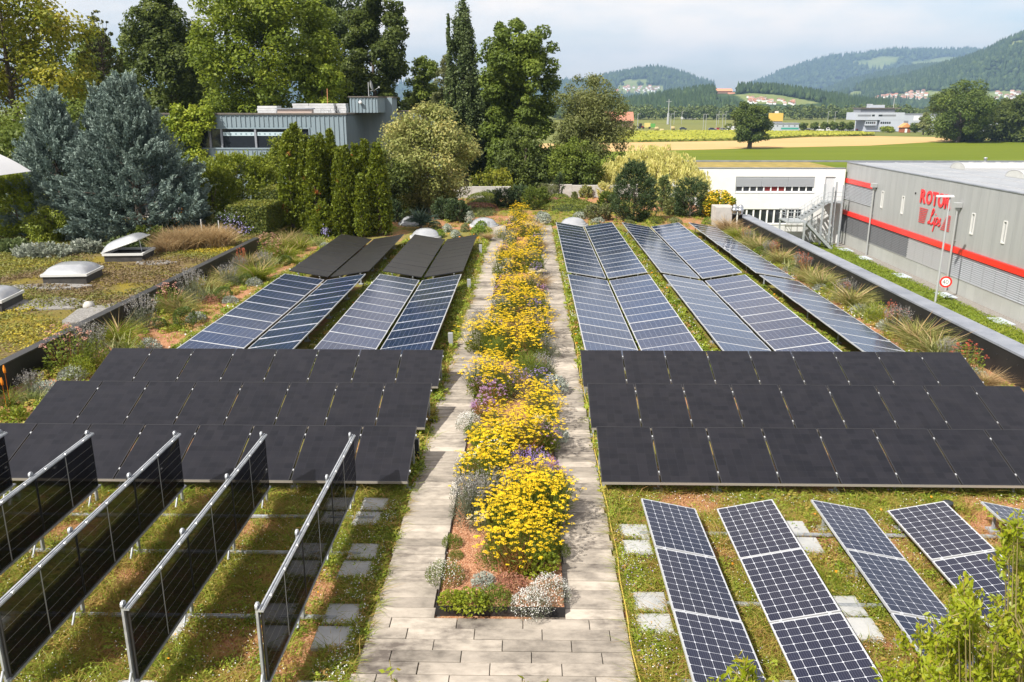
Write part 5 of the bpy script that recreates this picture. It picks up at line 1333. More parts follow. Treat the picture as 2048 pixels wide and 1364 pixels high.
# vehicles
M_tyre = mat('tyre', (.02, .02, .02), rough=.8)
def vehicle(name, label, cat, u, v, col, kind='car', grp=None):
    p = G(u, v, GZ); t = thing(name, label, cat, (p[0], p[1], GZ + .02), R(rnd.uniform(-8, 8)), grp)
    if kind == 'car': prof = [(-2.1, .3), (2.1, .3), (2.15, .8), (1.2, .95), (.6, 1.45), (-1.1, 1.5), (-1.9, .95), (-2.15, .85)]; wn_ = [(.95, .98), (.52, 1.38), (-1.0, 1.42), (-1.6, .98)]; L_, wd = 2.1, 1.75
    elif kind == 'van': prof = [(-2.8, .35), (2.8, .35), (2.85, 1.1), (2.1, 1.3), (1.6, 2.4), (-2.8, 2.45)]; wn_ = [(2.0, 1.35), (1.6, 2.2), (.8, 2.2), (.8, 1.35)]; L_, wd = 2.8, 2.0
    else: prof = [(-3.6, .4), (3.5, .4), (3.6, 1.2), (3.0, 1.5), (2.7, 2.2), (3.1, 2.6), (2.8, 3.1), (-3.6, 3.1)]; wn_ = [(2.95, 1.5), (2.65, 2.15), (1.8, 2.15), (1.8, 1.5)]; L_, wd = 3.6, 2.2
    Mx = Matrix.Translation((0, wd / 2, 0)) @ Matrix.Rotation(R(90), 4, 'X')
    MB().prism(prof, 0, wd, M=Mx).obj('body', mat('car_paint', col, rough=.3, coat=.5), t)
    MB().prism(wn_, -.01, wd + .01, M=Mx).obj('window', M_glass, t)
    for sx in (-.62, .62):
        for sy in (-wd / 2 - .01, wd / 2 - .19):
            MB().lathe([(0, 0), (.33, 0), (.33, .2), (0, .2)], 12, smooth=False, M=Matrix.Translation((sx * L_, sy + .2, .33)) @ Matrix.Rotation(R(90), 4, 'X')).obj('wheel', M_tyre, t)
    if kind == 'camper':
        for (a, b) in ((-2.6, -1.6), (-.8, .4)): MB().box(a, b, -wd / 2 - .02, -wd / 2 - .005, 1.7, 2.3).obj('window', M_glass, t)
vehicle('camper_van', 'white camper van parked by the clipped trees', 'camper van', 1645, 264.5, (.7, .7, .7), 'camper')
vehicle('parked_van', 'white van parked near the lone tree', 'van', 1464, 261.3, (.7, .7, .7), 'van')
for (u, v, c, lb) in ((1366, 259.6, (.03, .04, .06), 'dark car on the road between the pylon and lone tree'), (1424, 260.6, (.04, .05, .09), 'dark blue car at the start of the parked line'), (1437, 260.4, (.45, .05, .05), 'red car second in the parked line'),
                      (1446, 261.0, (.12, .12, .13), 'grey car third in the parked line'), (1602, 263.3, (.65, .65, .65), 'white car between the depot and the clipped trees'), (1616, 263.6, (.03, .03, .04), 'black car beside the white car by the depot'),
                      (1662, 263.6, (.5, .52, .55), 'silver car behind the white camper van'), (1262, 246.5, (.4, .04, .03), 'small red car by the red-roofed barn'), (1720, 261.4, (.4, .03, .03), 'red car under the office overhang')):
    vehicle('parked_car', lb, 'car', u, v, c)
p = G(1283, 257.5, GZ); t = thing('tractor', 'dark red tractor working on the mown field', 'tractor', p)
bx('body', mat('tractor_red', (.25, .04, .03), rough=.5), -1.8, 1.2, -.5, .5, .7, 1.6); bx('cab', M_glass, -1.5, .1, -.8, .8, 1.6, 3.0); bx('cab_roof', M_bold, -1.6, .2, -.9, .9, 3.0, 3.15)
for (xx, rr2) in ((-1.2, .9), (1.1, .6)):
    for yy in (-1.0, .7): MB().lathe([(0, 0), (rr2, 0), (rr2, .35), (0, .35)], 12, smooth=False, M=Matrix.Translation((xx, yy + .35, rr2)) @ Matrix.Rotation(R(90), 4, 'X')).obj('wheel', M_tyre, t)
p = G(1298, 257.3, GZ); t = thing('baler', 'cream and green baler trailer behind the tractor', 'trailer', p)
bx('body', mat('baler_cream', (.58, .48, .16), rough=.5), -2.8, .6, -1.2, 1.2, .8, 3.4); bx('rear', mat('baler_green', (.10, .30, .06), rough=.5), .6, 3.6, -1.1, 1.1, .7, 3.0)
for yy in (-1.3, 1.0): MB().lathe([(0, 0), (.6, 0), (.6, .3), (0, .3)], 12, smooth=False, M=Matrix.Translation((.2, yy + .3, .6)) @ Matrix.Rotation(R(90), 4, 'X')).obj('wheel', M_tyre, t)
bale = MB(); bale.lathe([(0, -.7), (.62, -.7), (.68, -.6), (.68, .6), (.62, .7), (0, .7)], 14, M=Matrix.Translation((0, 0, .62)) @ Matrix.Rotation(R(90), 4, 'Y')); bale = bale.mesh('hay_bale', mat('hay', (.34, .27, .12), (.44, .36, .18), scale=6, rough=.95))
for (u, v, lb) in ((1313, 260.6, 'round hay bale nearest the baler'), (1345.5, 259.5, 'round hay bale nearest the dark car on the road'), (1263, 259, 'round hay bale in front of the tractor'), (1323.5, 265.2, 'pale round bale at the edge of the yellow crop')):
    p = G(u, v, GZ); tag(link('hay_bale', bale, None, p, None, (1.5, 1.5, 1.5)), lb, 'hay bale', 'hay bales on the mown field')
# masts and lamps on the plain
t = thing('lattice_mast', 'tall thin pylon mast standing at the wood edge', 'mast', far_origin(1336, 246, 640))
MB().tube([(0, 0, 0), (0, 0, 8)], [1.1, .9], 6).obj('base', M_pipe, t); MB().tube([(0, 0, 8), (0, 0, 18)], [.4, .25], 6).box(-2, 2, -.1, .1, 16.2, 16.5).obj('pole', M_pipe, t)
lampm = (MB().tube([(0, 0, 0), (0, 0, 9.2)], .14, 5).mesh('pole', M_pipe), MB().box(-.2, 1.4, -.15, .15, 9.2, 9.4).mesh('lamp_head', M_pipe))
for i, (u, v, Y) in enumerate(((1275, 257, 470), (1341, 257, 470), (1348, 246, 640), (1363, 246, 640), (1406, 260, 455), (1411, 260, 455), (1432, 261, 450), (1444, 261, 450), (1437, 246, 640), (1451, 246, 640), (1655, 246, 620), (1669, 246, 620), (1849, 262, 450))):
    t = thing('road_lamp', f'slim road lamp on the plain, {nth(i)} one counted from the barn to the oak', 'lamp post', far_origin(u, v, Y), 0, 'road lamps on the plain')
    link('pole', lampm[0], t); link('lamp_head', lampm[1], t)
# ================================================================== TREES AND LARGE SHRUBS
M_bark = mat('bark', (.07, .055, .042), (.14, .11, .085), scale=3, rough=.95, bump=.6, stretch=(3, 3, .5))
M_barkl = mat('pale_bark', (.22, .20, .17), (.34, .32, .28), scale=3, rough=.9, bump=.4, stretch=(3, 3, .5))
L_robinia = leafmat('robinia_leaf', [(0.090, 0.120, 0.012), (0.192, 0.216, 0.017), (0.300, 0.288, 0.026), (0.396, 0.324, 0.036)], trans=.4)
L_sparse = leafmat('thin_leaf', [(0.060, 0.084, 0.022), (0.108, 0.132, 0.030), (0.192, 0.168, 0.036)], trans=.35)
L_dark = leafmat('dark_leaf', [(0.046, 0.067, 0.013), (0.096, 0.130, 0.024), (0.168, 0.204, 0.038)], trans=.4)
L_bright = leafmat('ash_leaf', [(0.084, 0.126, 0.011), (0.174, 0.228, 0.017), (0.288, 0.324, 0.029)], trans=.4)
L_grey = leafmat('poplar_leaf', [(0.055, 0.084, 0.026), (0.106, 0.146, 0.046), (0.174, 0.216, 0.078)], trans=.3)
L_mid = leafmat('mid_leaf', [(0.058, 0.086, 0.013), (0.120, 0.166, 0.024), (0.204, 0.252, 0.036)], trans=.42)
L_birch = leafmat('birch_leaf', [(0.096, 0.120, 0.042), (0.168, 0.186, 0.072), (0.240, 0.240, 0.108)], trans=.35)
L_olive = leafmat('olive_leaf', [(0.090, 0.114, 0.032), (0.168, 0.190, 0.055), (0.264, 0.270, 0.096)], trans=.35)
L_pear = leafmat('pear_leaf', [(0.108, 0.138, 0.026), (0.216, 0.240, 0.060), (0.324, 0.324, 0.108), (0.360, 0.300, 0.084)], trans=.35)
L_willow = leafmat('willow_leaf', [(0.408, 0.408, 0.120), (0.624, 0.588, 0.204), (0.768, 0.684, 0.312)], trans=.5)
L_blue = leafmat('blue_cypress', [(.055, .085, .072), (.125, .175, .15), (.25, .315, .27)], trans=.15)
L_thuja = leafmat('thuja_spray', [(0, (.07, .095, .006)), (.5, (.125, .16, .009)), (.9, (.20, .22, .014)), (1, (.34, .12, .03))], trans=.25)
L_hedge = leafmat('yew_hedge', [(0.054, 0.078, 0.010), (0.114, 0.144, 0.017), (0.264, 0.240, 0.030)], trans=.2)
L_jun = leafmat('juniper_spray', [(0.090, 0.126, 0.011), (0.168, 0.210, 0.014), (0.264, 0.288, 0.024)], trans=.25)
L_pine = leafmat('pine_needle', [(0.022, 0.038, 0.014), (0.042, 0.072, 0.024), (0.084, 0.114, 0.036)], trans=.15)
L_creep = leafmat('creeper_leaf', [(0.102, 0.150, 0.012), (0.210, 0.270, 0.018), (0.348, 0.372, 0.036)], trans=.35)
L_oak = leafmat('oak_leaf', [(0.041, 0.067, 0.012), (0.090, 0.130, 0.020), (0.156, 0.192, 0.034)], trans=.28)
PROF = dict(round=lambda h: np.sin(np.pi * np.clip(h, .02, .98)) ** .6, egg=lambda h: np.sin(np.pi * np.clip(h, .01, .99) ** .75) ** .65,
            cone=lambda h: (1 - h) ** .8 * .95 + .05, wide=lambda h: np.sin(np.pi * np.clip(h * .85 + .12, 0, .99)) ** .5,
            col=lambda h: np.where(h < .15, .6 + h * 2.6, np.clip(1 - ((h - .15) / .85) ** 2.4, .05, 1)), full=lambda h: np.where(h < .75, 1, np.sqrt(np.clip(1 - ((h - .75) / .25) ** 2, .05, 1))))
def tree(label, u0, u1, vt, vb, Y, m, nl, ls, prof='egg', K=70, base=GZ, tr=.32, seed=0, group='trees behind the terrace', name='tree', crad=.26, squash=.85, up=.4, shell=.55, limbs=14,
         asp=.62, bark=None, cat='tree', depth=.9, trunk_to=.85, floor=None, outw=.8):
    r = np.random.default_rng(seed + 100)
    um = (u0 + u1) / 2
    xa, xb = D(u0, 200, Y)[0], D(u1, 200, Y)[0]; zt, zb = D(um, vt, Y)[2], D(um, vb, Y)[2]
    cx, rx, H = (xa + xb) / 2, (xb - xa) / 2, zt - zb
    h = r.random(K * 3) ; h = h[r.random(K * 3) < (.25 + .75 * PROF[prof](h))][:K]; k = len(h)
    a = r.random(k) * 2 * np.pi; rr = np.sqrt(.18 + .82 * r.random(k)) * PROF[prof](h) * (.72 + .56 * vnoise(a * 1.1 + seed * 3.7, h * 3.3 + seed, 1, 2))
    cr_ = crad * rx * (.65 + .7 * r.random(k)) * (.55 + .45 * PROF[prof](h))
    cen = np.stack([np.cos(a) * (rx * rr - cr_ * .55), np.sin(a) * (rx * rr - cr_ * .55) * depth, zb - base + np.clip(h * H, cr_ * .5, H - cr_ * .6 * squash)], 1)
    if prof in ('egg', 'col', 'full'):                              # the leader: clumps up the axis so that no top floats free
        hl = np.linspace(.55, .97, 14); cl = crad * rx * (1.15 - .75 * (hl - .55) / .42)
        cen = np.concatenate([cen, np.stack([r.normal(size=14) * rx * .05, r.normal(size=14) * rx * .05, zb - base + hl * H], 1)]); cr_ = np.concatenate([cr_, cl]); 
    V, F, T = clumps(cen, cr_, nl, ls, ls * asp, r, up=up, shell=shell, squash=squash, floor=floor, outw=outw)
    t = thing(name, label, cat, (cx, Y, base), 0, group)
    b = MB(); top = zb - base + H * trunk_to
    tp = [(0, 0, 0), (rx * .03, 0, top * .35), (-rx * .03, rx * .02, top * .7), (rx * .02, 0, top)]
    b.tube(tp, [tr, tr * .8, tr * .5, tr * .12], 8)
    for i in r.permutation(k)[:limbs]:
        c = cen[i]; z0 = max(min(c[2] - .35 * np.hypot(c[0], c[1]) - .2, top * .9), (zb - base) * .75 + .2); q = z0 / top
        rad = tr * (.55 - .4 * q)
        b.tube([(0, 0, z0), (c[0] * .45, c[1] * .45, z0 + (c[2] - z0) * .35), tuple(c)], [max(rad, .03), max(rad * .6, .02), .012], 5, cap=False)
    b.obj('trunk', bark or M_bark, t)
    link('crown', mesh_np('crown', V, F, m, T), t)
    return t
def sprays(base, dirs, nper, length, L, W, r, spread=.3):
    n = len(base); k = np.repeat(np.arange(n), nper); m = len(k)
    t = r.random(m); ln = length * (.7 + .6 * r.random(n))
    d = dirs[k]; C = base[k] + d * (ln[k] * t)[:, None] + r.normal(size=(m, 3)) * (ln[k] * spread * (1 - .75 * t))[:, None] * .5
    A = unit(d + r.normal(size=(m, 3)) * .55); N = unit(np.cross(A, rdir(m, r)) + d * .3)
    s = .7 + .6 * r.random(m); V, F = leaves(C, A, N, L * s, W * s)
    return V, F, np.clip(.5 * r.random(n)[k] + .45 * t + .15 * (r.random(m) - .3), 0, 1)

# --- the wood behind, from the photograph's west to east
tree('tall yellow-green robinia at the far end beyond the white tent', -150, 205, -70, 290, 66, L_robinia, 30000, .30, 'wide', 95, seed=1, crad=.2, tr=.4, limbs=26)
tree('thin half-bare tree with sky showing through its twigs', 168, 262, 18, 235, 70, L_sparse, 6500, .20, 'round', 150, seed=2, crad=.13, limbs=70, tr=.2, shell=.2)
tree('dark leafy tree between the thin tree and the bright ash', 246, 440, -35, 250, 84, L_dark, 32000, .32, 'egg', 130, seed=3, crad=.19, up=.6, shell=.75, limbs=20)
tree('broad bright green ash behind the blue building', 392, 692, -40, 235, 76, L_bright, 46000, .30, 'full', 170, seed=4, crad=.17, up=.75, shell=.82, squash=.75, tr=.5, limbs=24)
tree('grey-green poplar with pale stems behind the roof stacks', 590, 740, -90, 235, 92, L_grey, 24000, .32, 'full', 80, seed=5, crad=.26, bark=M_barkl, limbs=24, trunk_to=.95)
tree('tall dark green tree right above the satellite dish', 672, 830, -60, 260, 86, L_dark, 34000, .32, 'egg', 130, seed=6, crad=.20, up=.6, shell=.75)
tree('low bright tree at the foot of the ash, by the roof stacks', 600, 690, 105, 240, 74, L_bright, 7000, .28, 'round', 26, seed=61, crad=.34)
tree('small round green tree in the gap before the poplar', 806, 892, 114, 330, 98, L_mid, 20000, .30, 'full', 150, seed=7, crad=.24)
tree('pale feathery birch beside the tall poplar', 858, 925, 106, 330, 94, L_birch, 11000, .24, 'egg', 120, seed=8, bark=M_barkl, up=-.3)
tree('tall slim lombardy poplar breaking the skyline', 886, 972, -25, 345, 84, L_grey, 34000, .24, 'col', 280, seed=9, crad=.24, squash=2.2, up=.1, limbs=30, trunk_to=.97)
tree('dense green tree low in the mass right of the slim poplar', 938, 1105, 165, 392, 87, L_mid, 26000, .28, 'wide', 120, seed=66, crad=.2, up=.6, shell=.75)
tree('mid green tree closing the gap between the ash and the thin tree', 330, 450, 60, 260, 94, L_mid, 22000, .32, 'full', 110, seed=63, crad=.2, up=.6, shell=.75)
tree('dark tree behind the pale birch, left of the slim poplar', 800, 905, 165, 330, 104, L_dark, 14000, .34, 'wide', 80, seed=64, crad=.22)
tree('tall leafy tree rising behind the thin half-bare tree', 120, 300, 60, 260, 104, L_mid, 22000, .36, 'egg', 110, seed=65, crad=.2)
tree('short side spire of the slim poplar', 886, 914, 28, 330, 83, L_grey, 9000, .22, 'col', 150, seed=10, crad=.3, squash=2.4, limbs=6, tr=.16)
tree('large dark maple right of the poplar, its crown full to the ground', 956, 1122, 40, 388, 80, L_mid, 50000, .30, 'full', 210, seed=11, crad=.19, up=.6, shell=.75, limbs=22)
tree('pointed top of a second dark tree behind the maple', 955, 1045, 46, 330, 90, L_mid, 17000, .28, 'egg', 90, seed=12, crad=.25)
tree('mid green tree filling the space under the slim poplar', 896, 1000, 150, 392, 88, L_mid, 20000, .28, 'full', 80, seed=62, crad=.26)
tree('broad olive-green willow with grey foliage over the wall', 1092, 1278, 152, 392, 77, L_olive, 38000, .26, 'full', 120, seed=13, crad=.22, tr=.4, asp=.4, limbs=24)
tree('small dark understorey tree at the foot of the maple', 985, 1120, 255, 392, 73, L_dark, 16000, .24, 'wide', 50, seed=14, crad=.3)
tree('bushy understorey tree between maple and olive willow', 1095, 1215, 275, 392, 72, L_mid, 13000, .22, 'wide', 46, seed=15, crad=.3)
tree('light crabapple with yellowing leaves in front of the blue side wall', 735, 968, 208, 412, 57.5, L_pear, 30000, .17, 'round', 105, base=-1.0, seed=16, crad=.24, tr=.13, limbs=34, bark=M_barkl, asp=.7)
tree('low yellow-green bush leaning over the shaded garden wall', 945, 1035, 342, 395, 68.5, L_robinia, 3000, .2, 'wide', 22, base=-1, seed=17, crad=.4, tr=.1, name='bush', cat='bush')
tree('dark shrub mass under the crabapple', 770, 935, 355, 430, 59.5, L_dark, 7000, .2, 'wide', 36, base=-.5, seed=18, crad=.3, tr=.1, name='bush', cat='bush')
tree('dark green bush filling the gap behind the thujas', 700, 830, 300, 440, 54.5, L_dark, 9000, .2, 'wide', 40, base=-.5, seed=19, crad=.3, tr=.1, name='bush', cat='bush')
tree('dark bushes below the robinia behind the blue conifer', -60, 260, 205, 400, 58, L_mid, 20000, .26, 'wide', 60, seed=20, crad=.25, name='bush', cat='bush')
tree('dark understorey behind the white shed', 120, 330, 215, 300, 74, L_dark, 9000, .28, 'wide', 50, seed=22, crad=.25, name='bush', cat='bush')
tree('light green bush at the picture edge below the white tent', -70, 62, 345, 478, 44, L_creep, 9000, .16, 'wide', 44, base=.2, seed=23, crad=.3, tr=.08, name='bush', cat='bush', asp=.4)
tree('shaggy green bush behind the nearest roof window', 10, 100, 415, 492, 42, L_jun, 5000, .14, 'wide', 30, base=.3, seed=24, crad=.34, tr=.08, name='bush', cat='bush', asp=.4)
# --- single trees out on the plain
tree('lone field tree with drooping round crown on the stubble', 1459, 1553, 203, 280, 287, L_oak, 15000, .62, 'wide', 70, seed=30, crad=.22, up=.6, shell=.8, tr=.8, group=None, limbs=20, trunk_to=.8)
tree('large spreading oak with a double crown at the field edge', 1848, 2000, 162, 276, 338, L_oak, 24000, .75, 'wide', 85, seed=31, crad=.19, up=.6, shell=.8, tr=1.5, group=None, limbs=24, trunk_to=.7)
tree('smaller oak stem tucked under the right side of the big oak', 1918, 1988, 220, 286, 342, L_oak, 6000, .9, 'wide', 34, seed=32, crad=.3, tr=.7, group=None)
tree('dark broad tree beyond the oak at the picture edge', 1975, 2110, 188, 284, 345, L_dark, 16000, 1.0, 'wide', 70, seed=33, crad=.26, tr=.9, group=None)
tree('pale tree between the warehouse and the oak', 1838, 1872, 224, 262, 420, L_olive, 2500, 1.0, 'egg', 20, seed=34, crad=.36, group=None, tr=.4)
for i, u in enumerate((1612, 1636, 1655, 1672, 1689, 1705)):
    tree(f'clipped round tree before the office, {nth(i)} counted from the depot', u - 10, u + 10, 244.5, 258.5, 440, L_oak, 1300, .8, 'round', 14, seed=40 + i, crad=.45, group='clipped trees before the office', tr=.25, limbs=4)
tree('long clipped shrub line at the foot of the office', 1764, 1800, 254, 263, 455, L_creep, 1200, .8, 'full', 14, seed=50, crad=.3, group=None, name='bush', cat='bush', tr=.1)
tree('dark bush group beside the small hut', 1822, 1850, 247, 263, 452, L_oak, 1500, .9, 'wide', 14, seed=51, crad=.4, group=None, name='bush', cat='bush', tr=.1)

# --- weeping willow
r = np.random.default_rng(77)
wx, wy, wz = D(1305, 300, 74)[0], 74.0, GZ
t = thing('willow', 'pale weeping willow with hanging yellowish strands before the white building', 'tree', (wx, wy, wz))
b = MB(); b.tube([(0, 0, 0), (.2, 0, 4), (0, 0, 8.5)], [.4, .32, .16], 8)
P = []
for i in range(620):
    a = r.uniform(0, 2 * np.pi); q = np.sqrt(r.random()); R_ = 5.0 * q
    z0 = 10.2 - 2.6 * q ** 2 + r.normal() * .35; ln = r.uniform(1.2, 4.2) * (.6 + .6 * q)
    x0, y0 = R_ * np.cos(a), R_ * np.sin(a) * .8
    m_ = 34; s = r.random(m_); px_ = x0 + np.cos(a) * .5 * s + r.normal(size=m_) * .09; py_ = y0 + np.sin(a) * .5 * s + r.normal(size=m_) * .09
    P.append(np.stack([px_, py_, np.maximum(z0 + .45 * np.sin(s * 1.6) - ln * s ** 1.4, .2)], 1))
    if i < 46: b.tube([(0, 0, 7.0), (x0 * .5, y0 * .5, 8.6), (x0, y0, z0)], [.12, .06, .015], 4, cap=False)
C = np.concatenate(P); n = len(C); A = unit(r.normal(size=(n, 3)) * .35 + [0, 0, -1]); N = rdir(n, r) * [1, 1, .4]
V, F = leaves(C, A, N, .36 * (.7 + .6 * r.random(n)), .095)
b.obj('trunk', M_bark, t); link('crown', mesh_np('crown', V, F, L_willow, np.clip(np.repeat(r.random(620), 34) * .5 + .5 * r.random(n), 0, 1)), t)

# --- blue cypresses over the sedum roof
def cypress(label, u0, u1, vt, vb, Y, seed, nb, base=.3, peaks=1):
    r = np.random.default_rng(seed)
    um = (u0 + u1) / 2; cx = D(um, 300, Y)[0]; rx = D(u1, 300, Y)[0] - cx; zt, zb = D(um, vt, Y)[2], D(um, vb, Y)[2]; H = zt - zb
    h = r.random(nb) ** 1.25; a = r.random(nb) * 2 * np.pi; lump = vnoise(a * 1.6 + seed, h * 7, 1, 2)
    pr = np.where(h < .22, .78 + h, (1 - ((h - .22) / .78)) ** 1.15 * .98 + .02) * (.62 + .72 * lump)
    inn = np.where(r.random(nb) < .72, .84 + .16 * r.random(nb), .35 + .5 * r.random(nb))
    B = np.stack([np.cos(a) * rx * pr * inn, np.sin(a) * rx * pr * inn * .85, zb - base + H * h], 1)
    d = unit(np.stack([np.cos(a), np.sin(a), .5 + 2.2 * h ** 2], 1) + r.normal(size=(nb, 3)) * .25)
    V, F, T = sprays(B, d, 110, 1.05, .17, .06, r, .24)
    t = thing('cypress', label, 'conifer', (cx, Y, base), 0, 'blue conifers')
    b = MB(); b.tube([(0, 0, -.6), (0, 0, H * .5), (0, 0, H * .95)], [.2, .12, .02], 7)
    for i in range(60): b.tube([(0, 0, max(B[i][2] - .5, .05)), tuple(B[i])], [.045, .012], 4, cap=False)
    b.obj('trunk', M_bark, t); link('crown', mesh_np('crown', V, F, L_blue, T), t)
cypress('tallest blue-grey conifer with pointed top behind the open roof window', 122, 402, 188, 486, 44.5, 1, 1150)
cypress('shorter blue-grey conifer at the edge by the white tent', 5, 215, 212, 486, 46, 2, 820)
cypress('slim blue-grey conifer spire against the blue building', 168, 246, 198, 430, 48, 3, 260)

# --- thuja columns, clipped hedges, junipers
def thuja(label, u, vt, hw, vb, Y, seed, n=9000):
    r = np.random.default_rng(seed); cx = D(u, 350, Y)[0]; rx = (D(u + hw, 350, Y)[0] - cx) * .78; zt = D(u, vt - 8, Y)[2]; base = 0.0; H = zt
    nb = int(n / 14); h = r.random(nb); a = r.random(nb) * 2 * np.pi
    pr = np.where(h < .45, 1.12 - .2 * h, 1.03 * (1 - ((h - .45) / .55) ** 1.35) + .02) * (.86 + .22 * vnoise(a * 3, h * 12, 1, 2)); inn = np.where(r.random(nb) < .85, .9 + .1 * r.random(nb), .5 + .4 * r.random(nb))
    B = np.stack([np.cos(a) * rx * pr * inn, np.sin(a) * rx * pr * inn, H * h * .97 + .05], 1)
    d = unit(np.stack([np.cos(a) * .75, np.sin(a) * .75, .75 + .5 * h], 1) + r.normal(size=(nb, 3)) * .2)
    V, F, T = sprays(B, d, 16, .24, .15, .085, r, .8)
    br = vnoise(B[:, 2] * 1.3 + seed, a * 1.2, 1, 2); brown = np.repeat((br > .80) & (r.random(nb) < .5), 16)
    T = np.where(brown, 1.0, T * .88)
    t = thing('thuja', label, 'conifer', (cx, Y, base), 0, 'row of thuja columns')
    MB().tube([(0, 0, -.2), (0, 0, H * .9)], [.14, .03], 6).obj('trunk', M_bark, t); link('crown', mesh_np('crown', V, F, L_thuja, T), t)
for i, (u, vt, hw, Y) in enumerate(((580, 272, 25, 48.2), (594, 256, 19, 49.6), (613, 281, 20, 48.0), (629, 283, 21, 47.6), (645, 279, 19, 48.6), (664, 270, 17, 48.4),
                                    (692, 302, 23, 47.2), (713, 300, 18, 48.4), (731, 291, 16, 48.0), (755, 296, 25, 47.4), (720, 362, 12, 46.5), (640, 420, 24, 46.4), (675, 400, 20, 46.6), (679, 306, 17, 47.9))):
    lb = (f'{nth(i)} thuja column from the clipped hedges in the green row' if i < 10 else ('short thuja spire in front of the row', 'low thuja bush at the foot of the row, beside the hedges', 'low thuja bush at the foot of the middle columns', 'thuja column closing the gap in the middle of the green row')[i - 10])
    thuja(lb, u, vt, hw, 470, Y, 200 + i, 9500 if i < 10 or i == 13 else 4500)
def hedge(label, x0, x1, y0, y1, h, seed, n=11000):
    r = np.random.default_rng(seed); P = []; N = []
    ar = [((x1 - x0) * (y1 - y0), 'z'), ((x1 - x0) * h, 'y0'), ((y1 - y0) * h, 'x0'), ((y1 - y0) * h, 'x1')]; tot = sum(a for a, _ in ar)
    for a, f in ar:
        k = int(n * a / tot); A, B = r.random(k), r.random(k)
        if f == 'z': p = np.stack([x0 + (x1 - x0) * A, y0 + (y1 - y0) * B, np.full(k, h)], 1); nn = (0, 0, 1)
        elif f == 'y0': p = np.stack([x0 + (x1 - x0) * A, np.full(k, y0), h * B], 1); nn = (0, -1, 0)
        else: p = np.stack([np.full(k, x0 if f == 'x0' else x1), y0 + (y1 - y0) * A, h * B], 1); nn = (-1 if f == 'x0' else 1, 0, 0)
        P.append(p + r.normal(size=(k, 3)) * .035 + np.array(nn) * (.06 * (vnoise(p[:, 0] * 2 + p[:, 2], p[:, 1] * 2 + p[:, 2], 1.5) - .5))[:, None]); N.append(np.tile(nn, (k, 1)))
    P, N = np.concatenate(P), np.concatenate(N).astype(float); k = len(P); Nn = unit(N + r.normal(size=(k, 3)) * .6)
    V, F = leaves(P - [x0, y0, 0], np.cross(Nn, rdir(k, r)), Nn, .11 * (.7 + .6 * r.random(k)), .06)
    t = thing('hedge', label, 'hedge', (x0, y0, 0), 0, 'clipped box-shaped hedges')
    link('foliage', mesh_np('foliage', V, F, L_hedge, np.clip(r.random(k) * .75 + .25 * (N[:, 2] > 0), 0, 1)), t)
    e = .06; MB().box(e, x1 - x0 - e, e, y1 - y0 - e, 0, h - e).obj('core', M_hcore, t)
M_hcore = mat('hedge_core', (.025, .04, .008), (.05, .065, .014), scale=8, rough=.9)
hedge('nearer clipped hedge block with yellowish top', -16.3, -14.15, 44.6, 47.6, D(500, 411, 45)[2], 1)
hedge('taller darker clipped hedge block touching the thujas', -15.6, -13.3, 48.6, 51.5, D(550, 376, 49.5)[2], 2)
def sprayshrub(label, name, cat, X, Y, base, rx, ry, H, m, nb, seed, L=.14, W=.05, length=.4, nper=34, prof='wide', up=.7, group=None, trunk=True, rotz=0):
    r = np.random.default_rng(seed); h = r.random(nb); a = r.random(nb) * 2 * np.pi; pr = PROF[prof](h) * (.75 + .4 * vnoise(a * 2, h * 6 + seed, 1, 2))
    inn = np.where(r.random(nb) < .75, .82 + .18 * r.random(nb), .3 + .5 * r.random(nb))
    B = np.stack([np.cos(a) * rx * pr * inn, np.sin(a) * ry * pr * inn, H * h], 1)
    d = unit(np.stack([np.cos(a), np.sin(a), up + .6 * h], 1) + r.normal(size=(nb, 3)) * .3)
    V, F, T = sprays(B, d, nper, length, L, W, r, .55)
    t = thing(name, label, cat, (X, Y, base), rotz, group)
    b = MB(); b.tube([(0, 0, -.1), (0, 0, H * .7)], [.06 + .02 * rx, .02], 6)
    for i in range(14): b.tube([(0, 0, B[i][2] * .4), tuple(B[i])], [.03, .01], 4, cap=False)
    b.obj('trunk', M_bark, t); link('foliage', mesh_np('foliage', V, F, m, T), t)
    return t
xj = D(470, 370, 52)[0]
sprayshrub('broad bright green juniper thicket below the blue building windows', 'juniper', 'conifer', xj, 52, 0, 3.1, 1.6, D(470, 322, 52)[2], L_jun, 900, 5, L=.17, W=.07, length=.6)
sprayshrub('shaggy bright juniper between the blue conifer and the clipped hedge', 'juniper', 'conifer', D(425, 400, 49)[0], 49, 0, 1.6, 1.2, D(425, 338, 49)[2], L_jun, 420, 6, L=.17, W=.07, length=.55)
# the leaning juniper limb
p0, p1 = np.array(D(505, 370, 53)), np.array(D(588, 268, 54)); r = np.random.default_rng(9); nb = 330; q = r.random(nb)
B = p0 + (p1 - p0) * q[:, None] + r.normal(size=(nb, 3)) * (.42 * (1.15 - q))[:, None]; d = unit(unit(p1 - p0) * .8 + r.normal(size=(nb, 3)) * .6 + [0, 0, .25])
V, F, T = sprays(B - p0, d, 34, .5, .17, .07, r, .6)
t = thing('juniper', 'leaning juniper limb reaching up across the strip window', 'conifer', tuple(p0))
MB().tube([(-.2, 0, -float(p0[2])), (0, 0, 0), tuple((p1 - p0) * .9)], [.14, .1, .02], 6).obj('trunk', M_bark, t); link('foliage', mesh_np('foliage', V, F, L_jun, T), t)
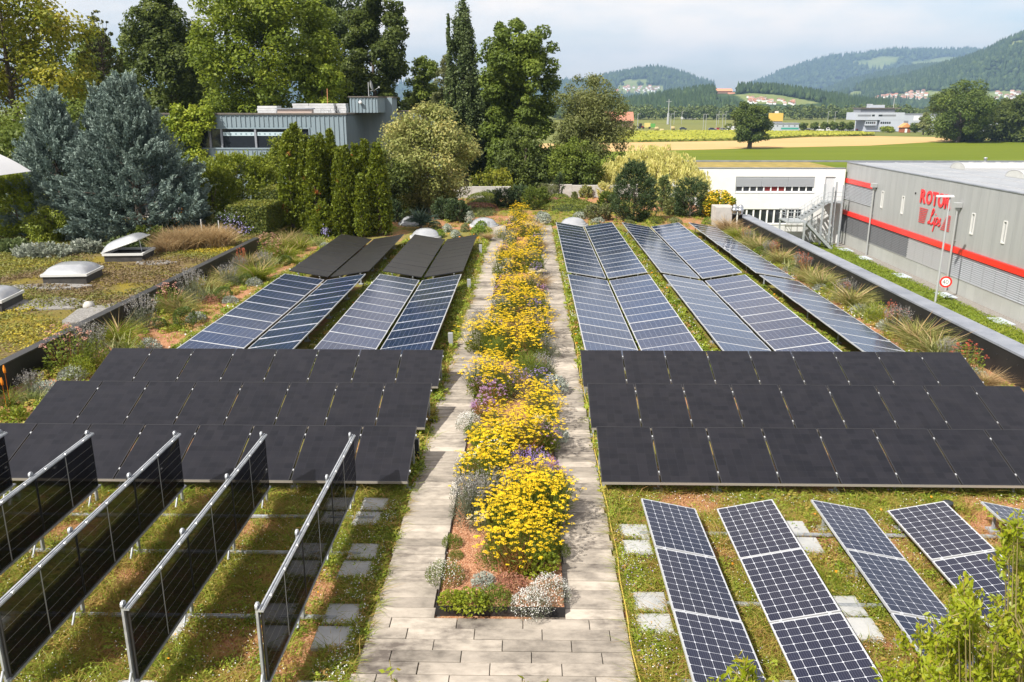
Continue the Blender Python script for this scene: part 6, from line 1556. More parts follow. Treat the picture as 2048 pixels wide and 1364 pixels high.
# creeper on the blue wall
r = np.random.default_rng(15); K = 120; cu, cv = r.uniform(318, 420, K), r.uniform(216, 325, K); keep = ~((cu > 395) & (cv > 255) & (cv < 300)); cu, cv = cu[keep], cv[keep]
cen = np.array([D(a, b_, 61.6) for a, b_ in zip(cu, cv)]); o0 = np.array([D(370, 322, 61.8)[0], 61.8, 0.0])
V, F, T = clumps(cen - o0, r.uniform(.3, .6, len(cen)), 17000, .20, .15, r, up=.2, outw=.6)
t = thing('creeper', 'bright green climbing creeper covering the corner of the blue building', 'creeper', tuple(o0))
link('foliage', mesh_np('foliage', V, F, L_creep, T), t)
b = MB()
for i in range(10): c = cen[i] - o0; b.tube([(c[0] * .6, 0, 0), (c[0], .05, c[2])], .02, 4)
b.obj('stem', M_bark, t)

# --- shrubs of the far garden
def gp(u, v): p = G(u, v, 0); return p[0], p[1]
def fs(label, name, cat, u, vb, wpx, vt, m, nb, seed, L=.13, W=.05, length=.3, prof='wide', nper=30, up=.6, group=None):
    X, Y = gp(u, vb); rx = (D(u + wpx / 2, vb, Y)[0] - X); H = max(D(u, vt, Y)[2] - length * .6, .15)
    return sprayshrub(label, name, cat, X, Y + rx * .6, 0, rx, rx * .8, H, m, nb, seed, L, W, length, nper, prof, up, group)
fs('bushy dark mountain pine at the edge of the fifth blue strip', 'pine', 'conifer', 1270, 446, 84, 326, L_pine, 420, 31, .2, .035, .45, 'egg', 40)
fs('slim grey-green juniper column between the two dark pines', 'juniper', 'conifer', 1327, 424, 30, 352, L_grey, 140, 32, .14, .05, .3, 'col')
fs('smaller dark pine next to the yellow-berried shrub', 'pine', 'conifer', 1384, 436, 66, 357, L_pine, 280, 33, .18, .035, .4, 'wide', 36)
fs('dark rounded juniper pair member nearer the dome at the bollard walkway', 'juniper', 'conifer', 913, 446, 46, 402, L_pine, 200, 34, .14, .04, .28)
fs('dark rounded juniper beside the yucca', 'juniper', 'conifer', 886, 440, 42, 398, L_pine, 180, 35, .14, .04, .28)
fs('fresh green broom bush behind the dark junipers', 'broom_bush', 'bush', 882, 418, 50, 374, L_jun, 200, 36, .16, .03, .4)
fs('dull green bush behind the yucca', 'bush', 'bush', 842, 418, 52, 380, L_grey, 200, 37, .14, .05, .3)
fs('small spruce-like bush at the thuja row end', 'bush', 'bush', 790, 446, 34, 400, L_pine, 110, 38, .14, .04, .3, 'cone')
fs('low dark pine left of the yellow bed end', 'pine', 'conifer', 1010, 416, 44, 378, L_pine, 170, 39, .16, .035, .32)
fs('low dark pine behind the yellow bed end', 'pine', 'conifer', 1040, 412, 40, 372, L_pine, 150, 40, .16, .035, .32)
fs('fresh green pine right of the yellow bed end', 'pine', 'conifer', 1072, 420, 54, 376, L_mid, 210, 41, .16, .04, .34)
fs('slim dark juniper spire in front of the sunlit garden wall', 'juniper', 'conifer', 1118, 400, 18, 344, L_pine, 80, 42, .14, .04, .25, 'col')
fs('small brownish juniper spire beside the long heather mound', 'juniper', 'conifer', 1150, 408, 18, 384, L_olive, 60, 43, .12, .04, .22, 'cone')
fs('tan leafless bush in front of the garden walls gap', 'bush', 'bush', 1096, 402, 34, 368, L_birch, 110, 44, .2, .02, .4)
fs('pale green shrub at the corner of the third blue strip', 'bush', 'bush', 1198, 442, 48, 408, L_birch, 130, 45, .11, .07, .25)
fs('yellow-berried shrub glowing by the white building', 'berry_bush', 'bush', 1438, 438, 64, 386, L_creep, 200, 46, .13, .08, .3)
fs('green leafy bush between olive willow and dark pine', 'bush', 'bush', 1218, 424, 40, 384, L_mid, 130, 47, .12, .07, .28)
fs('reddish-leaved shrub against the sunlit garden wall', 'bush', 'bush', 1172, 396, 22, 372, L_pear, 60, 48, .13, .09, .25)
fs('yellowish climbing bush at the end of the sunlit wall', 'bush', 'bush', 1212, 396, 30, 366, L_willow, 80, 49, .13, .07, .3)
fs('grey shaded bush before the shaded garden wall', 'bush', 'bush', 985, 398, 34, 380, L_grey, 90, 50, .12, .06, .25)
fs('green bush between the berry shrub and small pine', 'bush', 'bush', 1352, 432, 44, 398, L_olive, 120, 51, .12, .06, .25)
M_berry = leafmat('berry', [(.62, .50, .03), (.66, .38, .02)], trans=.1, objrand=0)
X, Y = gp(1438, 438); r = np.random.default_rng(4); n = 1500; a = r.random(n) * 2 * np.pi; h = r.random(n)
C = np.stack([1.05 * np.cos(a) * PROF['wide'](h) * 1.05, .9 * np.sin(a) * PROF['wide'](h) * 1.05, 1.7 * h + .1], 1); N = rdir(n, r); V, F = leaves(C, np.cross(N, rdir(n, r)), N, .10, .09)
bo = [o for o in bpy.data.objects if o.name.startswith('berry_bush')][0]; link('berries', mesh_np('berries', V, F, M_berry, r.random(n)), bo)
# heather and ground-cover mounds
L_heath = leafmat('heath_leaf', [(.07, .10, .01), (.12, .15, .015), (.18, .19, .03)], trans=.2); L_heathr = leafmat('red_heath', [(.22, .08, .05), (.34, .15, .11), (.12, .12, .02)], trans=.2)
L_silver = leafmat('silver_leaf', [(.17, .20, .14), (.28, .31, .24), (.40, .42, .35)], trans=.2); L_box = leafmat('box_green', [(.07, .13, .01), (.12, .19, .015), (.18, .24, .02)], trans=.25)
def mound(label, name, cat, X, Y, rx, ry, H, m, n, seed, ls=.09, base=0.0, group=None):
    r = np.random.default_rng(seed); a = r.random(n) * 2 * np.pi; q = np.sqrt(r.random(n)); z = H * np.sqrt(np.clip(1 - q ** 2, 0, 1)) * (.7 + .5 * vnoise(np.cos(a) * q * rx + seed, np.sin(a) * q * ry, 2.2, 2))
    C = np.stack([np.cos(a) * q * rx, np.sin(a) * q * ry, z + .01], 1) + r.normal(size=(n, 3)) * .03
    Nn = unit(np.stack([np.cos(a) * q / rx, np.sin(a) * q / ry, np.sqrt(np.clip(1.05 - q ** 2, 0, 1)) / H], 1) * [H, H, H] + r.normal(size=(n, 3)) * .6)
    V, F = leaves(C, np.cross(Nn, rdir(n, r)), Nn, ls * (.7 + .6 * r.random(n)), ls * .5)
    t = thing(name, label, cat, (X, Y, base), 0, group); link('foliage', mesh_np('foliage', V, F, m, np.clip(.3 * vnoise(C[:, 0] * 2, C[:, 1] * 2, 2) + .7 * r.random(n), 0, 1)), t)
    k = 10; vs = [(0, 0, H * .55)] + [(math.cos(6.283 * i / k) * rx * .85, math.sin(6.283 * i / k) * ry * .85, 0) for i in range(k)]
    MB().add(vs, [(0, 1 + i, 1 + (i + 1) % k) for i in range(k)]).obj('base', M_hcore, t)
def gm(label, u, v, wpx, dep, H, m, n, seed, ls=.1, name='heather_mound', cat='ground cover'):
    X, Y = gp(u, v); mound(label, name, cat, X, Y, D(u + wpx / 2, v, Y)[0] - X, dep, H, m, n, seed, ls)
gm('long green heather mound before the sunlit garden wall', 1135, 418, 120, 2.0, .7, L_heath, 4200, 1)
gm('green heather mound before the shaded garden wall', 965, 404, 66, 2.2, .7, L_heath, 2600, 2)
gm('small green heather mound behind the long one', 1118, 404, 50, 1.4, .6, L_heath, 1300, 3)
gm('reddish flowering heather strip below the shaded wall', 958, 416, 70, 1.0, .35, L_heathr, 1400, 4)
gm('reddish heather patch behind the long green mound', 1108, 408, 40, .9, .45, L_heathr, 700, 5)
gm('olive heather patch between domes and red heather', 958, 428, 76, 2.0, .3, L_olive, 1900, 6)
gm('dark green ground cover beside the long heather mound', 1170, 424, 50, 1.2, .5, L_heath, 900, 7)
gm('silvery cushion shrub behind the right-hand walkway end', 1085, 446, 36, .9, .75, L_silver, 1300, 8, .12, 'santolina', 'shrub')
gm('cream cushion beside the round dome of the bollard walkway', 940, 446, 22, .5, .7, L_silver, 600, 9, .1, 'santolina', 'shrub')
gm('grey-green cushion above the dome behind the blue strips', 1160, 436, 30, .8, .4, L_silver, 700, 10, .1, 'santolina', 'shrub')
gm('bright green box cushion at the far end of the bollard walkway', 957, 470, 32, 1.2, .55, L_box, 1500, 11, .09, 'box_cushion', 'shrub')
gm('small bright green box cushion behind the larger one', 962, 458, 26, .8, .45, L_box, 700, 12, .09, 'box_cushion', 'shrub')
for i, (u, v, w_, m_, lb) in enumerate(((880, 474, 20, L_box, 'round green cushion in front of the yucca'), (911, 474, 20, L_silver, 'blue-grey cushion left of the box cushions'), (895, 462, 20, L_silver, 'grey cushion between the two round domes'), (870, 456, 26, L_olive, 'brownish lavender cushion beside the yucca'),
                                       (930, 462, 18, L_birch, 'pale tuft beside the dome of the bollard walkway'), (1195, 448, 30, L_silver, 'low grey cushion behind the second blue strip'), (1310, 446, 34, L_heath, 'flat green cushion between the pines and strips'), (1350, 448, 30, L_birch, 'pale cushion beside the fifth blue strip'), (1260, 452, 24, L_olive, 'low brown cushion in front of the big dark pine'), (1420, 448, 30, L_box, 'green cushion in front of the berry shrub'))):
    gm(lb, u, v, w_, .6, .38, m_, 600, 60 + i, .09, 'cushion_plant', 'shrub')
# yucca
r = np.random.default_rng(8); X, Y = gp(842, 458); n = 260; d = unit(r.normal(size=(n, 3)) * [1, 1, .8] + [0, 0, .45]); d[:, 2] = np.abs(d[:, 2]) * .9 + .02
V, F = blades(np.tile([[0, 0, .45]], (n, 1)) + r.normal(size=(n, 3)) * .08, d, r.uniform(.6, 1.15, n), .075, .25, 2)
t = thing('yucca', 'spiky blue-green yucca rosette near the round domes', 'yucca', (X, Y, 0)); link('leaves', mesh_np('leaves', V, F, leafmat('yucca_leaf', [(.035, .065, .045), (.07, .115, .08), (.13, .18, .12)], trans=.15), np.tile(r.random(n), 2)), t)
MB().tube([(0, 0, 0), (0, 0, .5)], [.1, .07], 7).obj('trunk', M_bark, t)
# the sedum roof's far edge: dry grasses, low mixed perennials
L_dry = leafmat('dry_grass', [(.30, .19, .085), (.42, .29, .14), (.50, .38, .20)], trans=.3)
def drygrass(label, u, v, zb, w_, H, n, seed, m=None, name='dry_grass_clump'):
    p = G(u, v, zb); r = np.random.default_rng(seed); B = r.normal(size=(n, 3)) * [w_ * .24, w_ * .2, 0]; d = r.normal(size=(n, 3)) * [.35, .35, .1] + [0, 0, 1]
    V, F = blades(B, d, H * (.6 + .6 * r.random(n)), .022, .5, 2); t = thing(name, label, 'grass', (p[0], p[1], zb), 0, 'dry grasses on the sedum roof')
    link('blades', mesh_np('blades', V, F, m or L_dry, np.tile(r.random(n), 2)), t)
drygrass('tall straw-coloured grass clump behind the open roof window', 368, 498, SZ, 1.5, 1.3, 2400, 1)
drygrass('tall straw-coloured grass clump beside the clipped hedge', 430, 494, SZ, 1.3, 1.3, 2200, 2)
drygrass('thin straw grass tuft nearest the open roof window', 335, 505, SZ, 1.0, .9, 900, 3)
for i, (u, v, w_, H, m_, lb) in enumerate(((300, 486, 70, 1.0, L_mid, 'green leafy perennial below the blue conifer'), (350, 470, 60, 1.3, L_dark, 'dark leafy shrub behind the straw grasses'), (405, 462, 44, 1.5, L_pear, 'cream-leaved shrub behind the straw grasses'), (250, 500, 60, .6, L_grey, 'grey-green low clump behind the open roof window'),
                                          (90, 512, 110, .55, L_silver, 'long silvery low clump at the back of the sedum roof'), (30, 505, 60, .7, L_grey, 'grey-green low clump at the back corner of the sedum roof'), (170, 505, 60, .55, L_silver, 'small silvery clump below the blue conifer'), (455, 470, 46, 1.5, L_grey, 'blue-flowered catmint bush beside the clipped hedge'), (110, 480, 70, 1.1, L_mid, 'green bush under the blue conifer edge'))):
    p = G(u, v, SZ); rx = D(u + w_ / 2, v, p[1])[0] - p[0]
    sprayshrub(lb, 'perennial_clump', 'plant', p[0], p[1], SZ - .1, rx, rx * .6, H * .75, m_, 130, 80 + i, .14, .07, .3)
def dots(parent_label, name, m, pts, s, seed):
    r = np.random.default_rng(seed); C = []
    for (u, v, Y, sd, k) in pts: C.append(np.array(D(u, v, Y)) + r.normal(size=(k, 3)) * sd)
    C = np.concatenate(C); n = len(C); N = unit(r.normal(size=(n, 3)) + [0, -1, .6]); V, F = leaves(C, np.cross(N, rdir(n, r)), N, s, s)
    stuff(name, mesh_np(name, V, F, m, r.random(n)))
dots('', 'orange_flowers', M_fo, [(275, 478, 43, .25, 60), (365, 440, 44, .35, 50), (352, 465, 43, .2, 30), (292, 482, 42, .2, 30)], .12, 1)
dots('', 'violet_flowers', leafmat('catmint_flower', [(.22, .20, .42), (.36, .33, .55)], trans=.2), [(460, 445, 44, .3, 160), (485, 458, 44, .25, 90), (650, 462, 45.5, .12, 50)], .07, 2)
for i, (u, v) in enumerate(((406, 483), (441, 486))):
    p = G(u, v, SZ); tag(MB().tube([(0, 0, 0), (0, 0, 1.15)], .025, 6).obj('white_stake', M_white, None, p), ('white stake in the straw grass nearer the roof windows', 'white stake in the straw grass nearer the clipped hedge')[i], 'stake', 'white stakes')
rk = MB(); rk.lathe([(0, -.1), (.16, -.05), (.2, .08), (.14, .2), (0, .25)], 9); me = rk.mesh('grey_stone', M_conc)
p = G(178, 616, SZ); tag(link('grey_stone', me, None, p, (.2, .1, .4)), 'rounded grey stone beside the black parapet on the sedum roof', 'stone')
# ================================================================== FLOWER-BED AND BORDER PLANTS
F_yel = leafmat('yellow_flower', [(.74, .48, .008), (.84, .58, .012), (.90, .67, .03)], trans=.25, rough=.7, objrand=.05)
F_pur = leafmat('mauve_flower', [(.32, .16, .34), (.46, .26, .46), (.58, .38, .56)], trans=.25)
F_vio = leafmat('violet_flower', [(.20, .12, .36), (.32, .21, .50), (.45, .36, .62)], trans=.25)
F_wht = leafmat('white_flower', [(.58, .57, .50), (.74, .73, .68), (.82, .81, .78)], trans=.25)
F_cream = leafmat('cream_flower', [(.52, .40, .20), (.66, .55, .32), (.74, .66, .46)], trans=.2)
F_red = leafmat('red_flower', [(.35, .05, .03), (.50, .10, .05), (.55, .20, .12)], trans=.25)
F_org = leafmat('orange_flower', [(.75, .17, .01), (.85, .28, .02)], trans=.2)
G_bed = leafmat('bed_leaf', [(0, (.07, .10, .012)), (.55, (.14, .17, .018)), (.85, (.25, .24, .025)), (1, (.32, .16, .03))], trans=.35)
G_grn = leafmat('fresh_leaf', [(.075, .11, .013), (.13, .175, .02), (.21, .25, .03)], trans=.35)
G_gry = leafmat('grey_leaf', [(.08, .095, .055), (.15, .165, .10), (.24, .25, .17)], trans=.25)
G_sil = leafmat('silver_foliage', [(.20, .225, .18), (.32, .345, .29), (.46, .48, .43)], trans=.2)
G_tan = leafmat('tan_grass', [(.13, .16, .03), (.24, .24, .055), (.42, .36, .14)], trans=.35)
G_iris = leafmat('iris_blade', [(.16, .21, .06), (.28, .31, .10), (.44, .42, .19)], trans=.35)
G_rust = leafmat('rusty_stem', [(.22, .075, .025), (.34, .14, .05), (.20, .16, .04)], trans=.25)
G_euph = leafmat('euphorbia_leaf', [(.12, .17, .012), (.20, .24, .015), (.30, .30, .03)], trans=.35)
M_stem = mat('plant_stem', (.08, .12, .03), (.14, .15, .05), scale=8, rough=.8)
def stems(tops, r, spread=.35, rad=.004):
    """thin three-sided stems, as blades, from the clump's foot to the flower heads"""
    n = len(tops); B = tops * [spread, spread, 0]; d = tops - B; L = np.linalg.norm(d, axis=1)
    side = unit(np.cross(d, rdir(n, r))) * rad; V = np.stack([B - side, B + side, tops + side * .6, tops - side * .6], 1).reshape(-1, 3)
    return V, np.arange(4 * n).reshape(-1, 4), r.random(n) * .5
def domepts(n, rx, h0, h1, r):
    a = r.random(n) * 2 * np.pi; q = np.sqrt(r.random(n)) ; z = h0 + (h1 - h0) * np.sqrt(np.clip(1 - q ** 2, 0, 1)) + r.normal(size=n) * .05
    return np.stack([np.cos(a) * q * rx, np.sin(a) * q * rx, z], 1)
def umbels(tops, k, R_, s, r, dome=.35):
    n = len(tops); i = np.repeat(np.arange(n), k); a = r.random(n * k) * 2 * np.pi; q = np.sqrt(r.random(n * k)); rr = R_ * (.7 + .6 * r.random(n))[i]
    C = tops[i] + np.stack([np.cos(a) * q * rr, np.sin(a) * q * rr, rr * dome * (1 - q ** 2)], 1)
    N = unit(np.stack([np.cos(a) * q * .5, np.sin(a) * q * .5, np.ones(n * k)], 1) + r.normal(size=(n * k, 3)) * .3); V, F = leaves(C, np.cross(N, rdir(n * k, r)), N, s * (.8 + .5 * r.random(n * k)), s)
    return V, F, np.clip(.4 * r.random(n)[i] + .6 * r.random(n * k), 0, 1)
def foliage(n, rx, h, L, W, r, up=.6, z0=.02):
    a = r.random(n) * 2 * np.pi; q = np.sqrt(r.random(n)); z = z0 + h * r.random(n) ** 1.2 * np.sqrt(np.clip(1.1 - q ** 2, .05, 1))
    C = np.stack([np.cos(a) * q * rx, np.sin(a) * q * rx, z], 1); A = unit(np.stack([np.cos(a), np.sin(a), np.full(n, up)], 1) + r.normal(size=(n, 3)) * .7); N = unit(rdir(n, r) + [0, 0, .8])
    V, F = leaves(C, A, N, L * (.6 + .8 * r.random(n)), W); return V, F, np.clip(.7 * r.random(n) + .3 * (1 - z / (h + .01)), 0, 1)
def me_(name, vft, m): return mesh_np(name, vft[0], vft[1], m, vft[2])
def mk(kind, seed):
    r = np.random.default_rng(seed * 31 + 5); P = []
    if kind == 'yellow':
        t = domepts(150, .62, .46, .88, r) + r.normal(size=(150, 3)) * [.05, .05, .10]; P = [('flower_heads', me_('flower_heads', umbels(t, 24, .041, .0175, r), F_yel)), ('stems', me_('stems', stems(t, r), G_bed)), ('foliage', me_('foliage', foliage(620, .40, .55, .11, .026, r), G_bed))]
    elif kind == 'yellow_thin':
        t = domepts(46, .42, .45, .85, r); P = [('flower_heads', me_('flower_heads', umbels(t, 18, .045, .022, r), F_yel)), ('stems', me_('stems', stems(t, r), G_bed)), ('foliage', me_('foliage', foliage(420, .36, .45, .10, .02, r), G_grn))]
    elif kind == 'mauve':
        t = domepts(60, .34, .25, .55, r); P = [('flower_heads', me_('flower_heads', umbels(t, 16, .036, .017, r, .7), F_pur)), ('stems', me_('stems', stems(t, r), G_rust)), ('foliage', me_('foliage', foliage(420, .33, .4, .05, .025, r), G_grn))]
    elif kind == 'violet':
        t = domepts(55, .38, .35, .75, r); P = [('flower_heads', me_('flower_heads', umbels(t, 14, .032, .017, r, .6), F_vio)), ('stems', me_('stems', stems(t, r), G_gry)), ('foliage', me_('foliage', foliage(380, .33, .45, .08, .018, r), G_gry))]
    elif kind in ('spires', 'lavender'):
        n = 60 if kind == 'spires' else 80; b = domepts(n, .42, .5, .78, r); k = 12; i = np.repeat(np.arange(n), k); q = r.random(n * k); d = unit(b + [0, 0, .35])
        C = b[i] * [.8, .8, .8] + d[i] * (q * .28)[:, None] + r.normal(size=(n * k, 3)) * .010; N = rdir(n * k, r); V, F = leaves(C, d[i] + r.normal(size=(n * k, 3)) * .6, N, .03, .018)
        fm = F_vio if kind == 'spires' else leafmat_lav
        P = [('flower_spikes', mesh_np('flower_spikes', V, F, fm, r.random(n * k))), ('stems', me_('stems', stems(b * .85, r, .3), G_gry)), ('foliage', me_('foliage', foliage(900, .42, .55, .10, .011, r, 1.2), G_gry))]
    elif kind == 'white_cushion':
        r_ = r; C = domepts(1000, .40, .02, .40, r_); C = C[C[:, 2] > 0]; n = len(C); N = unit(C * [1, 1, 1.4] + r.normal(size=(n, 3)) * .5); V, F = leaves(C, np.cross(N, rdir(n, r)), N, .022, .02)
        P = [('flower_heads', mesh_np('flower_heads', V, F, F_wht, r.random(n))), ('foliage', me_('foliage', foliage(1100, .40, .38, .06, .010, r, 1.0), G_gry))]
    elif kind == 'speckled_cushion':
        C = domepts(420, .40, .02, .36, r); C = C[C[:, 2] > 0]; n = len(C); N = unit(C * [1, 1, 1.4] + r.normal(size=(n, 3)) * .5); V, F = leaves(C, np.cross(N, rdir(n, r)), N, .02, .018)
        P = [('flower_heads', mesh_np('flower_heads', V, F, F_wht, r.random(n))), ('foliage', me_('foliage', foliage(1500, .40, .36, .06, .012, r, 1.0), G_grn))]
    elif kind == 'daisies':
        t = domepts(70, .40, .3, .6, r); P = [('flower_heads', me_('flower_heads', umbels(t, 5, .016, .020, r, .2), F_wht)), ('stems', me_('stems', stems(t, r), G_bed)), ('foliage', me_('foliage', foliage(620, .38, .5, .07, .016, r), G_bed))]
    elif kind == 'cream_umbels':
        t = domepts(26, .36, .45, .6, r); P = [('flower_heads', me_('flower_heads', umbels(t, 26, .075, .026, r, .15), F_cream)), ('stems', me_('stems', stems(t, r), G_gry)), ('foliage', me_('foliage', foliage(480, .36, .45, .09, .018, r), G_gry))]
    elif kind == 'cushion':
        P = [('foliage', me_('foliage', foliage(1100, .30, .30, .055, .016, r, 1.0), G_grn))]
    elif kind == 'leafy':
        P = [('foliage', me_('foliage', foliage(520, .34, .28, .07, .045, r, .4), G_euph))]
    elif kind == 'silver':
        P = [('foliage', me_('foliage', foliage(700, .34, .32, .085, .030, r, .8), G_sil))]
    elif kind == 'rusty':
        n = 120; d = r.normal(size=(n, 3)) * [.22, .22, .1] + [0, 0, 1]; V, F = blades(r.normal(size=(n, 3)) * [.12, .12, 0], d, r.uniform(.4, .8, n), .016, .3)
        P = [('stems', mesh_np('stems', V, F, G_rust, np.tile(r.random(n), 2))), ('foliage', me_('foliage', foliage(260, .25, .3, .09, .02, r), G_rust))]
    elif kind == 'feather':
        n = 1500; C = domepts(n, .42, .05, .95, r) * [1, 1, 1]; C[:, 2] *= r.random(n) ** .5; V, F = blades(C * [.9, .9, .75], C * [1, 1, .3] + [0, 0, .7] + r.normal(size=(n, 3)) * .3, .22, .008, .3, 1)
        P = [('foliage', mesh_np('foliage', V, F, G_grn, r.random(n)))]
    elif kind in ('grass', 'green_grass', 'tan'):
        n = 520; d = r.normal(size=(n, 3)) * [.42, .42, .1] + [0, 0, 1]; V, F = blades(r.normal(size=(n, 3)) * [.09, .09, 0], d, r.uniform(.45, 1.05, n), .018, .75)
        P = [('blades', mesh_np('blades', V, F, {'grass': G_tan, 'green_grass': G_euph, 'tan': L_dry}[kind], np.tile(np.clip(r.random(n), 0, 1), 2)))]
        k = 22; d = r.normal(size=(k, 3)) * [.38, .38, .1] + [0, 0, 1]; V, F = blades(r.normal(size=(k, 3)) * [.06, .06, 0], d, r.uniform(.8, 1.15, k), .03, .45)
        P.append(('seed_heads', mesh_np('seed_heads', V, F, L_dry, np.tile(r.random(k), 2))))
    elif kind == 'iris':
        n = 90; d = r.normal(size=(n, 3)) * [.38, .38, .1] + [0, 0, 1]; V, F = blades(r.normal(size=(n, 3)) * [.16, .16, 0], d, r.uniform(.30, .68, n), .042, .3)
        P = [('blades', mesh_np('blades', V, F, G_iris, np.tile(r.random(n), 2)))]
    elif kind in ('spirea', 'red_spirea'):
        t = domepts(34, .48, .4, .9, r); P = [('flower_heads', me_('flower_heads', umbels(t, 12, .05, .028, r, .6), F_red if kind == 'red_spirea' else F_pink)), ('stems', me_('stems', stems(t, r), G_rust)), ('foliage', me_('foliage', foliage(900, .46, .85, .065, .04, r, .4), G_grn))]
    elif kind == 'red_wisps':
        t = domepts(40, .26, .5, .95, r); P = [('flower_heads', me_('flower_heads', umbels(t, 7, .03, .022, r, 1.4), F_red)), ('stems', me_('stems', stems(t, r), G_rust)), ('foliage', me_('foliage', foliage(200, .24, .35, .08, .02, r), G_grn))]
    elif kind == 'euphorbia':
        P = [('foliage', me_('foliage', foliage(1200, .42, .72, .08, .018, r, 1.2), G_euph))]
    elif kind == 'ball':
        n = 1600; d = rdir(n, r); C = d * .28 * (.85 + .18 * r.random(n))[:, None]; C[:, 2] = np.maximum(C[:, 2] * .9 + .22, .01); N = unit(d + r.normal(size=(n, 3)) * .4); V, F = leaves(C, d + r.normal(size=(n, 3)) * .4, rdir(n, r), .06, .014)
        P = [('foliage', mesh_np('foliage', V, F, G_ball, r.random(n)))]
    elif kind == 'red_sedum':
        P = [('foliage', me_('foliage', foliage(620, .36, .26, .05, .03, r, .6), G_redsed))]
    elif kind == 'poker':
        n = 80; d = r.normal(size=(n, 3)) * [.4, .4, .1] + [0, 0, 1]; V, F = blades(r.normal(size=(n, 3)) * [.08, .08, 0], d, r.uniform(.4, .8, n), .02, .7)
        P = [('blades', mesh_np('blades', V, F, G_grn, np.tile(r.random(n), 2)))]
        b = MB()
        for (x, y, h) in ((0, 0, 1.05), (-.16, .05, .8)): b.lathe([(.006, 0), (.006, h - .2), (.03, h - .19), (.034, h - .1), (.012, h)], 8, c=(x, y, 0))
        P.append(('flower_spikes', b.mesh('flower_spikes', F_orgs)))
    return P
leafmat_lav = leafmat('faded_lavender', [(.17, .165, .17), (.25, .24, .23), (.30, .28, .22)], trans=.2)
F_pink = leafmat('faded_pink', [(.38, .16, .13), (.50, .26, .20), (.46, .30, .20)], trans=.25)
G_ball = leafmat('green_ball_leaf', [(.05, .085, .012), (.085, .13, .018), (.14, .18, .03)], trans=.2)
G_redsed = leafmat('red_sedum_leaf', [(.20, .07, .05), (.32, .14, .09), (.16, .13, .05)], trans=.2)
F_orgs = mat('poker_orange', (.78, .20, .01), (.85, .32, .02), scale=20, rough=.6)
_var = {}
def variant(kind, k):
    if (kind, k) not in _var: _var[(kind, k)] = mk(kind, 1 + k + 10 * (sum(map(ord, kind)) % 50))
    return _var[(kind, k)]
def plant(kind, name, label, cat, x, y, z, s, group, k):
    t = thing(name, label, cat, (x, y, z), rnd.uniform(0, 6.28), group); t.scale = (s, s, s * rnd.uniform(.9, 1.1))
    for nm, me in variant(kind, k):
        o = link(nm, me, t)
        if nm.startswith('flower'): o['kind'] = 'stuff'
    return t
NAMES = dict(yellow=('yellow_flower_clump', 'yellow-flowered clump'), yellow_thin=('yellow_flower_clump', 'sparse yellow-flowered clump'), mauve=('mauve_flower_clump', 'mauve-flowered clump'), violet=('violet_flower_clump', 'violet-flowered clump'),
             spires=('lavender_clump', 'clump of pale violet spires'), lavender=('lavender_clump', 'bushy grey lavender'), white_cushion=('white_cushion_plant', 'silvery cushion full of white flowers'), speckled_cushion=('white_cushion_plant', 'green cushion speckled with white flowers'), daisies=('daisy_clump', 'bushy clump of small white daisies'),
             cream_umbels=('achillea_clump', 'cream flat-headed clump'), cushion=('cushion_plant', 'low green cushion'), leafy=('leafy_plant', 'low yellow-green leafy plant'), silver=('silver_plant', 'low silver-leaved plant'), rusty=('rusty_plant', 'rusty brown upright clump'),
             feather=('feathery_plant', 'tall feathery green clump'), grass=('grass_clump', 'arching tan-green grass'), green_grass=('grass_clump', 'bright green upright grass'), tan=('grass_clump', 'straw-coloured grass tuft'), iris=('iris_clump', 'pale sword-leaved iris'),
             spirea=('spirea_shrub', 'leafy shrub with faded pink heads'), red_spirea=('spirea_shrub', 'leafy shrub with red heads'), red_wisps=('red_flower_clump', 'wispy red-flowered stems'), euphorbia=('euphorbia', 'bright yellow-green bushy plant'),
             ball=('ball_plant', 'tight green ball-shaped plant'), red_sedum=('red_sedum', 'low reddish sedum patch'), poker=('poker_plant', 'orange red-hot poker plant'))
CATS = dict(grass_clump='grass', spirea_shrub='shrub', iris_clump='iris', lavender_clump='lavender')
def place(rows, where, group, z0, nvar=3, grow=1.0, extra=()):
    """rows: (kind, u, v, canopy height, size); the pixel is the middle of the plant as the photograph shows it"""
    P = []
    for (kind, u, v, hc, s) in rows:
        x, y, _ = G(u, v, hc); x = min(max(x, X_L + .8), xr(y) - .95); P.append((y, x, kind, s * grow))
    P += list(extra); P.sort(); cnt = {}
    for (y, x, kind, s) in P:
        nm, lb = NAMES[kind]; i = cnt.get(kind, 0); cnt[kind] = i + 1
        tot = sum(1 for p in P if p[2] == kind)
        pos = f', {nth(i)} from the camera' if tot > 1 else ''
        plant(kind, nm, f'{lb} {where}{pos}', CATS.get(nm, 'plant'), x, y, z0, s, group, i % nvar)
Yl = [(985, 1062), (1048, 1066), (1088, 1030), (1012, 1028), (1052, 990), (1000, 985), (1092, 985), (1030, 952), (968, 932), (1062, 950), (995, 905),
      (985, 855), (1030, 858), (1075, 850), (1050, 815), (1002, 822), (1088, 802), (1076, 775), (1000, 752), (962, 742), (985, 716),
      (1052, 700), (1020, 682), (955, 668), (988, 655), (1072, 672), (1038, 645), (1078, 640), (992, 632), (1010, 612), (1052, 606), (1028, 584), (1074, 600), (1008, 572), (1054, 562), (1026, 545), (1002, 525), (1036, 520), (1068, 524), (1044, 500),
      (1010, 502), (1064, 486), (1026, 480), (1072, 470), (1020, 463), (1046, 455), (1032, 436), (1056, 440), (1040, 424)]
rows = [('yellow' if (i % 7) else 'yellow_thin', u, v, .72 if v > 700 else .62, (.82 if v > 700 else .92) * (.85 + .3 * rnd.random())) for i, (u, v) in enumerate(Yl)]
